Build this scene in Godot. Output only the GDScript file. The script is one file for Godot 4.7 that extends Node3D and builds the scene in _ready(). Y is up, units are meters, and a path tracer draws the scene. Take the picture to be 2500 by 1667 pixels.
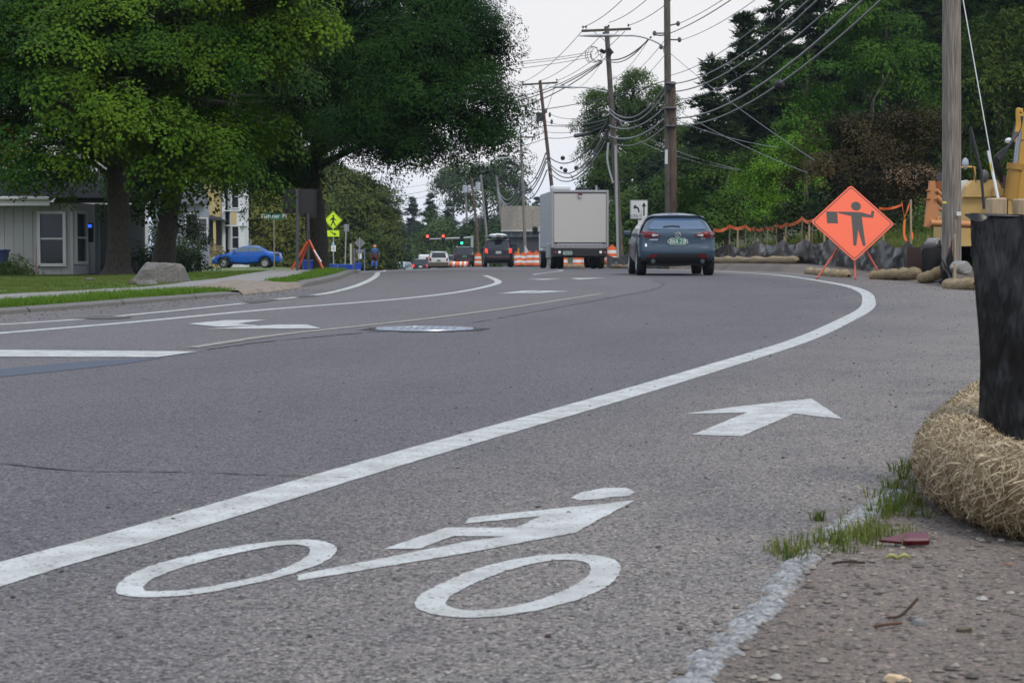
extends Node3D
class MB:
	var v := PackedVector3Array()
	var n := PackedVector3Array()
	var c := PackedColorArray()
	var uv := PackedVector2Array()
	var ix := PackedInt32Array()
	var col := Color(1, 1, 1)
	func tri(a: Vector3, b: Vector3, d: Vector3, out: Vector3) -> void:
		var nn := (d - a).cross(b - a)
		if nn.length_squared() < 1e-16: return
		nn = nn.normalized()
		if nn.dot(out) < 0.0:
			var t := b
			b = d
			d = t
			nn = -nn
		var i := v.size()
		v.append(a); v.append(b); v.append(d)
		for k in 3:
			n.append(nn); c.append(col)
		uv.append(Vector2(a.x, a.z)); uv.append(Vector2(b.x, b.z)); uv.append(Vector2(d.x, d.z))
		ix.append(i); ix.append(i + 1); ix.append(i + 2)
	func quad(a: Vector3, b: Vector3, d: Vector3, e: Vector3, out: Vector3) -> void:
		tri(a, b, d, out); tri(a, d, e, out)
	func hexa(p: Array) -> void: # 8 corners: bottom 0-3 round, top 4-7 round
		var m := Vector3.ZERO
		for q in p: m += q
		m /= 8.0
		for f in [[0, 1, 2, 3], [4, 5, 6, 7], [0, 1, 5, 4], [1, 2, 6, 5], [2, 3, 7, 6], [3, 0, 4, 7]]:
			var ct: Vector3 = (p[f[0]] + p[f[1]] + p[f[2]] + p[f[3]]) / 4.0
			quad(p[f[0]], p[f[1]], p[f[2]], p[f[3]], ct - m)
	func box(x: Transform3D, s: Vector3, bev := 0.0) -> void:
		if bev <= 0.0:
			var h := s / 2.0
			hexa([x * Vector3(-h.x, -h.y, -h.z), x * Vector3(h.x, -h.y, -h.z), x * Vector3(h.x, -h.y, h.z), x * Vector3(-h.x, -h.y, h.z),
				x * Vector3(-h.x, h.y, -h.z), x * Vector3(h.x, h.y, -h.z), x * Vector3(h.x, h.y, h.z), x * Vector3(-h.x, h.y, h.z)])
			return
		var i := s / 2.0 - Vector3.ONE * bev
		var o := s / 2.0
		var m := x.origin
		for a in 3:
			var b := (a + 1) % 3
			var d := (a + 2) % 3
			for g in [-1.0, 1.0]:
				var q := []
				for k in [[-1, -1], [1, -1], [1, 1], [-1, 1]]:
					var p := Vector3.ZERO
					p[a] = g * o[a]; p[b] = k[0] * i[b]; p[d] = k[1] * i[d]
					q.append(x * p)
				quad(q[0], q[1], q[2], q[3], (q[0] + q[2]) / 2.0 - m)
				for h in [-1.0, 1.0]:
					q = []
					for k in [[-1, 0], [1, 0], [1, 1], [-1, 1]]:
						var p := Vector3.ZERO
						p[d] = k[0] * i[d]
						p[a] = g * (o[a] if k[1] == 0 else i[a]); p[b] = h * (i[b] if k[1] == 0 else o[b])
						q.append(x * p)
					quad(q[0], q[1], q[2], q[3], (q[0] + q[2]) / 2.0 - m)
		for sx in [-1.0, 1.0]:
			for sy in [-1.0, 1.0]:
				for sz in [-1.0, 1.0]:
					var a1 := x * Vector3(sx * o.x, sy * i.y, sz * i.z)
					var a2 := x * Vector3(sx * i.x, sy * o.y, sz * i.z)
					var a3 := x * Vector3(sx * i.x, sy * i.y, sz * o.z)
					tri(a1, a2, a3, (a1 + a2 + a3) / 3.0 - m)
	func grid(p: Array, up := Vector3.ZERO, closed := false, cols: Array = [], uvs: Array = []) -> void:
		var r := p.size()
		var w: int = p[0].size()
		var b0 := v.size()
		var sgn := 0.0
		var nn := PackedVector3Array()
		for j in r:
			var ctr := Vector3.ZERO
			if up == Vector3.ZERO:
				for q in p[j]: ctr += q
				ctr /= w
			for i in w:
				var l: int = (i - 1 + w) % w if closed else maxi(i - 1, 0)
				var h: int = (i + 1) % w if closed else mini(i + 1, w - 1)
				var du: Vector3 = p[j][h] - p[j][l]
				var dv: Vector3 = p[mini(j + 1, r - 1)][i] - p[maxi(j - 1, 0)][i]
				var m := du.cross(dv)
				m = m.normalized() if m.length_squared() > 1e-20 else Vector3.ZERO
				sgn += m.dot(up if up != Vector3.ZERO else (p[j][i] - ctr).normalized())
				nn.append(m)
		var g := 1.0 if sgn >= 0.0 else -1.0
		for j in r:
			for i in w:
				v.append(p[j][i])
				var m := nn[j * w + i] * g
				n.append(m if m != Vector3.ZERO else Vector3.UP)
				c.append(cols[j][i] if cols else col)
				uv.append(uvs[j][i] if uvs else Vector2(p[j][i].x, p[j][i].z))
		for j in r - 1:
			for i in (w if closed else w - 1):
				var a := b0 + j * w + i
				var b := b0 + j * w + (i + 1) % w
				var d := a + w
				var e := b + w
				var fl := g > 0.0
				for t in [[a, b, e], [a, e, d]]:
					ix.append(t[0])
					ix.append(t[2] if fl else t[1])
					ix.append(t[1] if fl else t[2])
	func tube(path: Array, rad: Variant, sides := 8, caps := true) -> void:
		var rows := []
		var k := path.size()
		var prev := Vector3.ZERO
		for i in k:
			var t: Vector3 = path[mini(i + 1, k - 1)] - path[maxi(i - 1, 0)]
			t = t.normalized() if t.length_squared() > 1e-12 else Vector3.UP
			var a := prev - t * prev.dot(t)
			if a.length_squared() < 1e-6:
				a = Vector3.RIGHT if absf(t.x) < 0.8 else Vector3.UP
				a = a - t * a.dot(t)
			a = a.normalized()
			prev = a
			var b := t.cross(a)
			var row := PackedVector3Array()
			var rr: float = rad[i] if rad is Array or rad is PackedFloat32Array else rad
			for s in sides:
				var an := TAU * s / sides
				row.append(path[i] + (a * cos(an) + b * sin(an)) * rr)
			rows.append(row)
		grid(rows, Vector3.ZERO, true)
		if caps:
			for e in [0, k - 1]:
				var o: Vector3 = path[0] - path[1] if e == 0 else path[k - 1] - path[k - 2]
				for s in range(1, sides - 1):
					tri(rows[e][0], rows[e][s], rows[e][s + 1], o)
	func lathe(pr: Array, sides: int, x := Transform3D()) -> void: # pr: [radius, height] pairs
		var rows := []
		for q in pr:
			var row := PackedVector3Array()
			for s in sides:
				var an := TAU * s / sides
				row.append(x * Vector3(cos(an) * q[0], q[1], sin(an) * q[0]))
			rows.append(row)
		for j in rows.size() - 1:
			var ctr := x * Vector3(0, (pr[j][1] + pr[j + 1][1]) / 2.0, 0)
			grid([rows[j], rows[j + 1]], Vector3.ZERO, true)
	func disc(r: float, sides: int, x: Transform3D) -> void: # disc facing local y
		for s in sides:
			var a := TAU * s / sides
			var b := TAU * (s + 1) / sides
			tri(x.origin, x * Vector3(cos(a) * r, 0, sin(a) * r), x * Vector3(cos(b) * r, 0, sin(b) * r), x.basis.y)
	func prism(poly: PackedVector2Array, depth: float, x := Transform3D(), back := true) -> void: # outline in local xy, from z=0 to z=depth
		var t := Geometry2D.triangulate_polygon(poly)
		var f := x.basis.z * signf(depth if depth != 0.0 else 1.0)
		for i in range(0, t.size(), 3):
			for z in ([0.0, depth] if back and depth != 0.0 else [depth]):
				tri(x * Vector3(poly[t[i]].x, poly[t[i]].y, z), x * Vector3(poly[t[i + 1]].x, poly[t[i + 1]].y, z), x * Vector3(poly[t[i + 2]].x, poly[t[i + 2]].y, z), f if z == depth else -f)
		if depth == 0.0: return
		var area := 0.0
		for i in poly.size():
			area += poly[i].cross(poly[(i + 1) % poly.size()])
		var sg := signf(area)
		for i in poly.size():
			var a := poly[i]
			var b := poly[(i + 1) % poly.size()]
			var o := x.basis * Vector3((b - a).y, -(b - a).x, 0) * sg
			quad(x * Vector3(a.x, a.y, 0), x * Vector3(b.x, b.y, 0), x * Vector3(b.x, b.y, depth), x * Vector3(a.x, a.y, depth), o)
	func ball(ctr: Vector3, r: Vector3, sides := 10) -> void:
		var rows := []
		for j in range(1, sides / 2):
			var ph := PI * j / (sides / 2)
			var row := PackedVector3Array()
			for s in sides:
				var an := TAU * s / sides
				row.append(ctr + Vector3(sin(ph) * cos(an) * r.x, cos(ph) * r.y, sin(ph) * sin(an) * r.z))
			rows.append(row)
		grid(rows, Vector3.ZERO, true)
		for s in sides:
			tri(ctr + Vector3(0, r.y, 0), rows[0][s], rows[0][(s + 1) % sides], Vector3.UP)
			tri(ctr - Vector3(0, r.y, 0), rows[-1][s], rows[-1][(s + 1) % sides], Vector3.DOWN)
	func mesh() -> ArrayMesh:
		var m := ArrayMesh.new()
		if ix.is_empty(): return m
		var a := []
		a.resize(Mesh.ARRAY_MAX)
		a[Mesh.ARRAY_VERTEX] = v; a[Mesh.ARRAY_NORMAL] = n; a[Mesh.ARRAY_COLOR] = c; a[Mesh.ARRAY_TEX_UV] = uv; a[Mesh.ARRAY_INDEX] = ix
		m.add_surface_from_arrays(Mesh.PRIMITIVE_TRIANGLES, a)
		return m
var taken := {}
func numbered(called: String) -> String:
	taken[called] = taken.get(called, 0) + 1
	return called if taken[called] == 1 else "%s_%03d" % [called, taken[called] - 1]
func tag(o: Node3D, label := "", category := "", group := "", kind := "") -> Node3D:
	if label: o.set_meta("label", label)
	if category: o.set_meta("category", category)
	if group: o.set_meta("group", group)
	if kind: o.set_meta("kind", kind)
	return o
func thing(called: String, label: String, category: String, pos := Vector3.ZERO, turn := 0.0, group := "") -> Node3D:
	var o := Node3D.new()
	o.name = numbered(called)
	add_child(o)
	o.position = pos
	o.rotation.y = turn
	return tag(o, label, category, group)
func part(called: String, mb: MB, mat: Material, parent: Node3D, label := "") -> MeshInstance3D:
	return put(called, mb.mesh(), mat, parent, label)
func put(called: String, m: Mesh, mat: Material, parent: Node3D, label := "") -> MeshInstance3D:
	var o := MeshInstance3D.new()
	var k := 0
	var nm := called
	while parent.has_node(nm):
		k += 1
		nm = "%s_%03d" % [called, k]
	o.name = nm
	o.mesh = m
	o.material_override = mat
	parent.add_child(o, true)
	if label: o.set_meta("label", label)
	return o
func solo(called: String, mb: MB, mat: Material, label: String, category: String, group := "") -> MeshInstance3D:
	var o := put(numbered(called), mb.mesh(), mat, self)
	tag(o, label, category, group)
	return o
func struct(called: String, mb: MB, mat: Material, parent: Node3D = self, label := "") -> MeshInstance3D:
	var o := put(called, mb.mesh(), mat, parent, label)
	o.set_meta("kind", "structure")
	return o
func dup(src: Node3D, called: String, label: String, pos: Vector3, turn := 0.0) -> Node3D:
	var r: Node3D = src.duplicate()
	r.name = numbered(called)
	add_child(r)
	r.position = pos
	r.rotation.y = turn
	r.set_meta("label", label)
	return r
func T(pos: Vector3, rot := Vector3.ZERO) -> Transform3D:
	return Transform3D(Basis.from_euler(rot), pos)
var mats := {}
func lin(r: float, g: float, b: float) -> Color:
	return Color(r, g, b).linear_to_srgb()
func mt(key: String, r: float, g: float, b: float, rough := 0.8, metal := 0.0) -> StandardMaterial3D:
	if mats.has(key): return mats[key]
	var m := StandardMaterial3D.new()
	m.resource_name = key
	m.albedo_color = lin(r, g, b)
	m.roughness = rough
	m.metallic = metal
	mats[key] = m
	return m
func vc(key: String, rough := 0.8) -> StandardMaterial3D: # colour comes from the vertices
	var m := mt(key, 1, 1, 1, rough)
	m.vertex_color_use_as_albedo = true
	return m
func glow(key: String, r: float, g: float, b: float, e: float) -> StandardMaterial3D:
	var m := mt(key, r, g, b, 0.4)
	m.emission_enabled = true
	m.emission = lin(r, g, b)
	m.emission_energy_multiplier = e
	return m
func paint(key: String, r: float, g: float, b: float, rough := 0.35) -> StandardMaterial3D:
	var m := mt(key, r, g, b, rough)
	m.clearcoat_enabled = true
	m.clearcoat = 0.5
	m.metallic_specular = .3
	m.clearcoat_roughness = 0.08
	return m
func noise_tex(freq: float, c0: Color, c1: Color, seed_ := 1, type := FastNoiseLite.TYPE_SIMPLEX_SMOOTH, oct := 4, size := 512) -> NoiseTexture2D:
	var t := NoiseTexture2D.new()
	var f := FastNoiseLite.new()
	f.seed = seed_
	f.noise_type = type
	f.frequency = freq
	f.fractal_octaves = oct
	t.noise = f
	t.width = size
	t.height = size
	t.seamless = true
	var g := Gradient.new()
	g.set_color(0, c0)
	g.set_color(1, c1)
	t.color_ramp = g
	return t
func textured(m: StandardMaterial3D, t: Texture2D, scale: Vector3, world := true) -> StandardMaterial3D:
	m.albedo_texture = t
	m.uv1_triplanar = true
	m.uv1_world_triplanar = world
	m.uv1_scale = scale
	return m
var rng := RandomNumberGenerator.new()
var fn := FastNoiseLite.new()
const BT := [[-30, -.18], [0, 0], [15, .092], [30, .184], [40, .243], [46, .264], [60, .245], [77, .185], [101, .096], [140, -.06], [160, -.25], [190, -1.25], [260, -3.2], [400, -5], [2000, -6]]
const KL := [[-30, -22.0], [-10, -12.6], [0, -9], [10, -6.75], [18.2, -5.04], [21.2, -4.47], [25.7, -3.73], [29.7, -3.43], [36, -3.45], [42, -3.75], [50, -4.3], [60, -5.05], [80, -6.6], [105, -8.6], [137, -11.2], [160, -13], [200, -16], [300, -24], [420, -34]]
const KR := [[-30, -12.0], [-10, -5.2], [0, -.9], [1.5, -.3], [2.87, .24], [4.11, .68], [4.68, .9], [6, 1.32], [8.4, 2.05], [14, 3.9], [20, 5.6], [25, 6.5], [30, 7.2], [38, 7.5], [45, 7.4], [55, 7.2], [65, 6.9], [80, 6.2], [100, 4.8], [130, 2.2], [160, -1.2], [200, -5], [300, -13], [420, -23]]
const LAWN := [[-30, -.05], [0, .05], [18, .165], [25, .215], [36, .18], [46, .2], [55, .1], [75, .05], [100, 0], [115, -.03], [140, -.1], [190, -1.2], [260, -3.0], [400, -5], [2000, -6]]
const VR := [[-10, 0], [10, 0], [25, .04], [36, .06], [42, .09], [50, .2], [60, .22], [90, .2], [130, .1], [200, .1]] # verge above the road on the right
func tab(t: Array, d: float) -> float:
	var n := t.size()
	if d <= t[0][0]: return t[0][1]
	if d >= t[n - 1][0]: return t[n - 1][1]
	var i := 0
	while t[i + 1][0] < d: i += 1
	var h: float = t[i + 1][0] - t[i][0]
	var m0: float = (t[i + 1][1] - t[maxi(i - 1, 0)][1]) / float(t[i + 1][0] - t[maxi(i - 1, 0)][0])
	var m1: float = (t[mini(i + 2, n - 1)][1] - t[i][1]) / float(t[mini(i + 2, n - 1)][0] - t[i][0])
	var u: float = (d - t[i][0]) / h
	var u2 := u * u
	var u3 := u2 * u
	return (2 * u3 - 3 * u2 + 1) * t[i][1] + (u3 - 2 * u2 + u) * h * m0 + (-2 * u3 + 3 * u2) * t[i + 1][1] + (u3 - u2) * h * m1
func road_y(x: float, d: float) -> float:
	return tab(BT, d) - .037 * clampf(-x - 2.5, 0, 9) * smoothstep(40, 65, d)
func land_y(x: float, d: float) -> float: # everything outside the kerbs
	var l := tab(KL, d)
	if x < l + .01:
		var t := l - x
		var near := road_y(l, d) + lerpf(.045, .085, smoothstep(26, 32, d))
		return lerpf(near, maxf(tab(LAWN, d), near - 1.5), smoothstep(.5, 7.0, t)) + .03 * fn.get_noise_2d(x * 6, d * 6)
	var r := tab(KR, d)
	if x > r - .01:
		var t := x - r
		var y := road_y(x, d) + tab(VR, d) * smoothstep(-.02, .35, t) + .03 * smoothstep(0, 1, t) * fn.get_noise_2d(x * 20, d * 20)
		var far := smoothstep(22, 42, d)
		y += far * (.21 * clampf(t - 1.2, 0, 13) + .05 * maxf(t - 14, 0)) + (1.0 - far) * .03 * clampf(t - 2.0, 0, 20)
		return y
	return road_y(x, d) - .05
func on_road(p: Vector2, up := 0.004) -> Vector3:
	return Vector3(p.x, road_y(p.x, p.y) + up, -p.y)
func on_land(x: float, d: float, up := 0.0) -> Vector3:
	return Vector3(x, land_y(x, d) + up, -d)
func smooth_path(p: Array, step: float) -> Array: # Catmull-Rom through 2D points
	var cv := Curve2D.new()
	for i in p.size():
		var a: Vector2 = p[maxi(i - 1, 0)]
		var b: Vector2 = p[mini(i + 1, p.size() - 1)]
		var t := (b - a).normalized()
		var li: float = (p[i] - a).length() / 3.0
		var lo: float = (b - p[i]).length() / 3.0
		cv.add_point(p[i], -t * li, t * lo)
	cv.bake_interval = step
	return Array(cv.get_baked_points())
func smooth3(p: Array, per := 6) -> Array:
	var o := []
	for i in p.size() - 1:
		for k in per:
			o.append((p[i] as Vector3).cubic_interpolate(p[i + 1], p[maxi(i - 1, 0)], p[mini(i + 2, p.size() - 1)], float(k) / per))
	o.append(p[-1])
	return o
func strip(mb: MB, path: Array, w: float, up: float, wob := 0.0, taper := false) -> void:
	var rows := []
	for i in path.size():
		var t: Vector2 = (path[mini(i + 1, path.size() - 1)] - path[maxi(i - 1, 0)]).normalized()
		var s := Vector2(t.y, -t.x)
		var ww := w
		if taper: ww *= sin(PI * clampf((i + .3) / path.size(), .02, .98)) * .6 + .4
		var a: Vector2 = path[i] + s * (ww / 2 + wob * fn.get_noise_2d(path[i].x * 300, path[i].y * 300))
		var b: Vector2 = path[i] - s * (ww / 2 + wob * fn.get_noise_2d(path[i].x * 300 + 99, path[i].y * 300))
		rows.append(PackedVector3Array([on_road(a, up), on_road((a + b) / 2.0, up), on_road(b, up)]))
	mb.grid(rows, Vector3.UP)
func flat(mb: MB, poly: Array, up: float, thick := 0.0) -> void: # a painted shape on the road
	var q := PackedVector2Array(poly)
	var t := Geometry2D.triangulate_polygon(q)
	for i in range(0, t.size(), 3):
		mb.tri(on_road(q[t[i]], up), on_road(q[t[i + 1]], up), on_road(q[t[i + 2]], up), Vector3.UP)
func roughen(poly: Array, step := 0.02, amp := 0.003) -> Array: # uneven edges of sprayed paint
	var o := []
	for i in poly.size():
		var a: Vector2 = poly[i]
		var b: Vector2 = poly[(i + 1) % poly.size()]
		var k := maxi(1, int((b - a).length() / step))
		for j in k:
			var p := a.lerp(b, float(j) / k)
			var s := (b - a).normalized().orthogonal()
			o.append(p + s * amp * (rng.randf() - .5) * 2.0)
	return o
func _ready() -> void:
	rng.seed = 7
	fn.seed = 3
	fn.frequency = 0.02
	var cam := Camera3D.new()
	cam.name = "camera"
	cam.fov = 20.90
	cam.near = 0.05
	cam.far = 4000.0
	cam.position = Vector3(0, 0.678, 0)
	cam.rotation.x = -atan(194.0 / 4250.0)
	var ca := CameraAttributesPhysical.new()
	ca.frustum_focal_length = 65.06
	ca.frustum_focus_distance = 12.0
	ca.exposure_aperture = 15.0
	cam.attributes = ca
	add_child(cam)
	cam.fov = 20.90
	var sky_image := Image.create(1024, 512, false, Image.FORMAT_RGBF)
	var cn := FastNoiseLite.new()
	cn.seed = 11
	cn.frequency = 1.3
	cn.fractal_octaves = 4
	for j in 512:
		var el := PI / 2 - PI * (j + .5) / 512.0
		for i in 1024:
			var az := TAU * (i + .5) / 1024.0
			var d := Vector3(cos(el) * sin(az), sin(el), cos(el) * cos(az))
			var k := cn.get_noise_3d(d.x * 1.5, d.y * 5.0, d.z * 1.5)
			var c := Color(.67, .78, .95).lerp(Color(.83, .825, .845), clampf(.42 + 1.9 * k - .9 * maxf(d.y - .02, 0), 0, 1))
			c = c * (1.0 + .5 * smoothstep(.12, .9, d.y))
			if d.y < 0: c = Color(.2, .2, .2)
			sky_image.set_pixel(i, j, c)
	var sm := PanoramaSkyMaterial.new()
	sm.panorama = ImageTexture.create_from_image(sky_image)
	var sky := Sky.new()
	sky.sky_material = sm
	var env := Environment.new()
	env.background_mode = Environment.BG_SKY
	env.sky = sky
	env.tonemap_mode = Environment.TONE_MAPPER_LINEAR
	env.tonemap_exposure = 1.08
	env.sdfgi_enabled = true
	env.ssao_enabled = true
	env.ssil_enabled = true
	env.fog_enabled = true
	env.fog_density = 0.00014
	env.fog_light_color = Color(.80, .86, .95)
	var we := WorldEnvironment.new()
	we.name = "world"
	we.environment = env
	add_child(we)
	var sun := DirectionalLight3D.new()
	sun.name = "hazy_sun"
	sun.light_color = Color(1, .955, .89)
	sun.light_energy = 0.5
	sun.light_angular_distance = 14.0
	sun.shadow_enabled = true
	sun.rotation = Vector3(deg_to_rad(-52), deg_to_rad(38), 0)
	add_child(sun)
	make_materials()
	build_ground()
	build_markings()
	build_left()
	build_right()
	build_trees()
	build_poles()
	build_vehicles()
	build_people()
	build_details()
const EL := [[-30, -8], [3.8, -1.08], [6.2, -.34], [9.3, .72], [15, 2.4], [23, 4.5], [32, 5.9], [44, 6.35], [60, 5.5], [77, 4.4], [100, 2.7], [135, 0], [420, -28]]
var asphalt: StandardMaterial3D
var white_paint: StandardMaterial3D
var straw: StandardMaterial3D
var plastic_sheet: StandardMaterial3D
var bark: StandardMaterial3D
var pole_wood: StandardMaterial3D
var concrete: StandardMaterial3D
var stake_wood: StandardMaterial3D
var leaf_mat: StandardMaterial3D
func stone_image(size: int, base: float, spread: float, seed_: int, lightp: float, darkp: float, lightv := 1.9, darkv := .45) -> Image:
	var r := RandomNumberGenerator.new()
	r.seed = seed_
	var by := PackedByteArray()
	by.resize(size * size)
	for i in size * size:
		var g := base + spread * (r.randf() + r.randf() - 1.0)
		by[i] = int(clampf(g, 0, 1) * 255)
	var im := Image.create_from_data(size, size, false, Image.FORMAT_L8, by)
	im.convert(Image.FORMAT_RGB8)
	var n_l := int(size * size * lightp)
	for k in n_l:
		var t := clampf(base * lightv * r.randf_range(.8, 1.15), 0, 1)
		im.fill_rect(Rect2i(r.randi_range(0, size - 4), r.randi_range(0, size - 4), r.randi_range(1, 3), r.randi_range(1, 3)), Color(t, t * r.randf_range(.94, 1.0), t * r.randf_range(.9, 1.0)))
	for k in int(size * size * darkp):
		var t := base * darkv * r.randf_range(.6, 1.3)
		im.fill_rect(Rect2i(r.randi_range(0, size - 4), r.randi_range(0, size - 4), r.randi_range(1, 4), r.randi_range(1, 3)), Color(t, t * .97, t * .96))
	return im
func make_materials() -> void:
	var im := stone_image(1024, .67, .27, 5, .04, .05, 1.48, .48)
	var at_ := ImageTexture.create_from_image(im)
	asphalt = vc("asphalt", .82)
	asphalt.albedo_texture = at_
	asphalt.uv1_scale = Vector3(.42, .42, 1)
	asphalt.normal_enabled = true
	var nim: Image = im.duplicate()
	nim.bump_map_to_normal_map(1.6)
	asphalt.normal_texture = ImageTexture.create_from_image(nim)
	asphalt.normal_scale = .35
	white_paint = mt("road_paint", 1, 1, 1, .6)
	var pim := stone_image(1024, .84, .10, 9, .0, .012, 1.0, .7)
	white_paint.albedo_texture = ImageTexture.create_from_image(pim)
	white_paint.albedo_color = lin(.74, .75, .735)
	white_paint.uv1_scale = Vector3(.42, .42, 1)
	white_paint.detail_enabled = true
	white_paint.detail_blend_mode = BaseMaterial3D.BLEND_MODE_MUL
	white_paint.detail_albedo = noise_tex(.012, Color(.78, .77, .75), Color(1, 1, 1), 19, FastNoiseLite.TYPE_SIMPLEX_SMOOTH, 6, 1024)
	white_paint.normal_enabled = true
	white_paint.normal_texture = asphalt.normal_texture
	white_paint.normal_scale = .4
	straw = vc("straw", .85)
	plastic_sheet = mt("black_plastic", .013, .0135, .015, .3)
	plastic_sheet.metallic_specular = .36
	bark = textured(mt("bark", 1, 1, 1, .95), noise_tex(.03, lin(.022, .018, .014), lin(.12, .095, .075), 4), Vector3(1.6, .35, 1.6))
	pole_wood = textured(mt("pole_wood", 1, 1, 1, .9), noise_tex(.022, lin(.07, .058, .048), lin(.36, .32, .275), 6), Vector3(3.0, .12, 3.0))
	concrete = textured(mt("concrete", 1, 1, 1, .9), noise_tex(.05, lin(.13, .122, .115), lin(.28, .265, .245), 8), Vector3(.8, .8, .8))
	stake_wood = textured(mt("stake_wood", 1, 1, 1, .85), noise_tex(.03, lin(.26, .19, .11), lin(.44, .34, .22), 12), Vector3(4, .5, 4))
	leaf_mat = vc("leaves", .55)
	leaf_mat.backlight_enabled = true
	leaf_mat.backlight = Color(.35, .5, .15)
	leaf_mat.specular_mode = BaseMaterial3D.SPECULAR_SCHLICK_GGX
	leaf_mat.metallic_specular = .18
func build_ground() -> void:
	var far := MB.new()
	far.quad(Vector3(-2500, -9, 400), Vector3(2500, -9, 400), Vector3(2500, -9, -2500), Vector3(-2500, -9, -2500), Vector3.UP)
	struct("far_ground", far, mt("far_grass", .05, .075, .025, .95))
	var lg := lin(.085, .125, .03)
	var gm := textured(mt("lawn", 1, 1, 1, .95), noise_tex(.03, lin(.05, .082, .016), lin(.13, .165, .045), 21), Vector3(.12, .12, .12))
	var lft := MB.new()
	var rgt := MB.new()
	var ds := []
	var d := -25.0
	while d < 420:
		ds.append(d)
		d += .5 if d < 75 else (1.5 if d < 170 else 8.0)
	var lr := []
	var rr := []
	for dd in ds:
		var l := tab(KL, dd)
		var r := tab(KR, dd)
		var a := PackedVector3Array()
		for k in [.14, .15, .25, .35, .6, 1, 1.5, 2, 2.6, 3.3, 4, 5, 6, 7, 8.5, 10, 13, 17, 24, 35, 60, 120, 250]:
			a.append(on_land(l - k, dd))
		a[0].y = road_y(l, dd) - .3
		lr.append(a)
		var b := PackedVector3Array()
		for k in [0, .05, .15, .35, .6, .9, 1.2, 1.6, 2, 2.6, 3.3, 4, 5, 6, 7, 8.5, 10, 13, 17, 24, 35, 60, 120, 250]:
			b.append(on_land(r + k, dd))
		b[0] = Vector3(r - .12, road_y(r, dd) - .03, -dd)
		rr.append(b)
	lft.grid(lr, Vector3.UP)
	rgt.grid(rr, Vector3.UP)
	struct("lawn", lft, gm, self, "mown lawn rising gently behind the left kerb")
	var rc := []
	for j in rr.size():
		var row := []
		for i in rr[j].size():
			var p: Vector3 = rr[j][i]
			var t: float = p.x - tab(KR, -p.z)
			var nz := fn.get_noise_2d(p.x * 30, p.z * 30)
			var g := smoothstep(1.6, 2.6, t + nz * .8) * smoothstep(20, 30, -p.z)
			var dirt := Color(.25 + .09 * nz, .20 + .075 * nz, .168 + .065 * nz)
			var grs := Color(.075, .11, .026).lerp(Color(.13, .15, .05), clampf(.5 + nz, 0, 1))
			row.append(dirt.lerp(grs, g))
		rc.append(row)
	var rg2 := MB.new()
	rg2.grid(rr, Vector3.UP, false, rc)
	var dm := vc("earth", .97)
	dm.albedo_texture = ImageTexture.create_from_image(stone_image(1024, .74, .24, 33, .02, .02, 1.3, .45))
	dm.uv1_scale = Vector3(.3, .3, 1)
	dm.normal_enabled = true
	var dn: Image = stone_image(512, .5, .2, 34, .03, .03)
	dn.bump_map_to_normal_map(2.0)
	dm.normal_texture = ImageTexture.create_from_image(dn)
	struct("ground", rg2, dm, self, "sandy earth and grassy slope to the right of the road")
	var road := MB.new()
	var rows := []
	var cols := []
	d = -25.0
	var seam := smooth_path([Vector2(-9, 0), Vector2(-3.4, 8.5), Vector2(-2.116, 12.205), Vector2(-1.843, 13.589), Vector2(-1.029, 15.832), Vector2(0.115, 20.293), Vector2(2.197, 28.819), Vector2(2.688, 32.75), Vector2(2.7, 42), Vector2(1.6, 60), Vector2(0, 90), Vector2(-4.5, 140), Vector2(-30, 420)], .5)
	var si := 0
	while d < 420:
		var l := tab(KL, d)
		var r := tab(KR, d)
		while si < seam.size() - 1 and seam[si].y < d: si += 1
		var sx: float = seam[si].x
		var row := PackedVector3Array()
		var cr := []
		var m := 60
		for i in m + 1:
			var x := lerpf(l, r + .04, float(i) / m)
			row.append(Vector3(x, road_y(x, d), -d))
			var n1 := fn.get_noise_2d(x * 25, d * 9)
			var n2 := fn.get_noise_2d(x * 130 + 50, d * 60)
			var base := Color(.245, .222, .228)
			if x > sx: base = Color(.198, .178, .196)
			if x > tab(EL, d): base = Color(.226, .203, .208)
			base = base * (1.0 + .13 * n1 + .08 * n2 + .07 * fn.get_noise_2d(x * 60 + 7, d * 6))
			var q := (x - sx)
			if q > 0: base = base * (1.0 - .07 * exp(-pow((q - 1.1) / .35, 2)) - .06 * exp(-pow((q - 2.7) / .35, 2)))
			var e := r - x
			var sand := clampf(1.0 - e / (2.0 + 1.2 * n1 + .7 * smoothstep(12, 30, d)), 0, 1)
			sand = pow(sand, 1.3) * clampf(.85 + .9 * n2 + .4 * n1, 0, 1) * .95
			base = base.lerp(Color(.40, .35, .305), sand)
			var gl := clampf(1.0 - (x - l) / (.5 + .3 * n1), 0, 1)
			base = base.lerp(Color(.30, .26, .225), gl * .8)
			cr.append(base)
		rows.append(row)
		cols.append(cr)
		d += .12 if d > 1 and d < 14 else (.3 if d < 50 else (1.0 if d < 165 else 6.0))
	road.grid(rows, Vector3.UP, false, cols)
	struct("road", road, asphalt)
func line(path: Array, w: float, label: String, called := "road_line", wob := .004) -> void:
	var mb := MB.new()
	strip(mb, smooth_path(path, .06 if path[0].y < 10 else .15), w, .0018 if path[0].y < 10 else .004, wob)
	solo(called, mb, white_paint, label, "road marking")
func shape(poly: Array, label: String, called: String, mat: Material = white_paint, up := .004) -> void:
	var mb := MB.new()
	flat(mb, roughen(poly), up)
	solo(called, mb, mat, label, "road marking")
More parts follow.
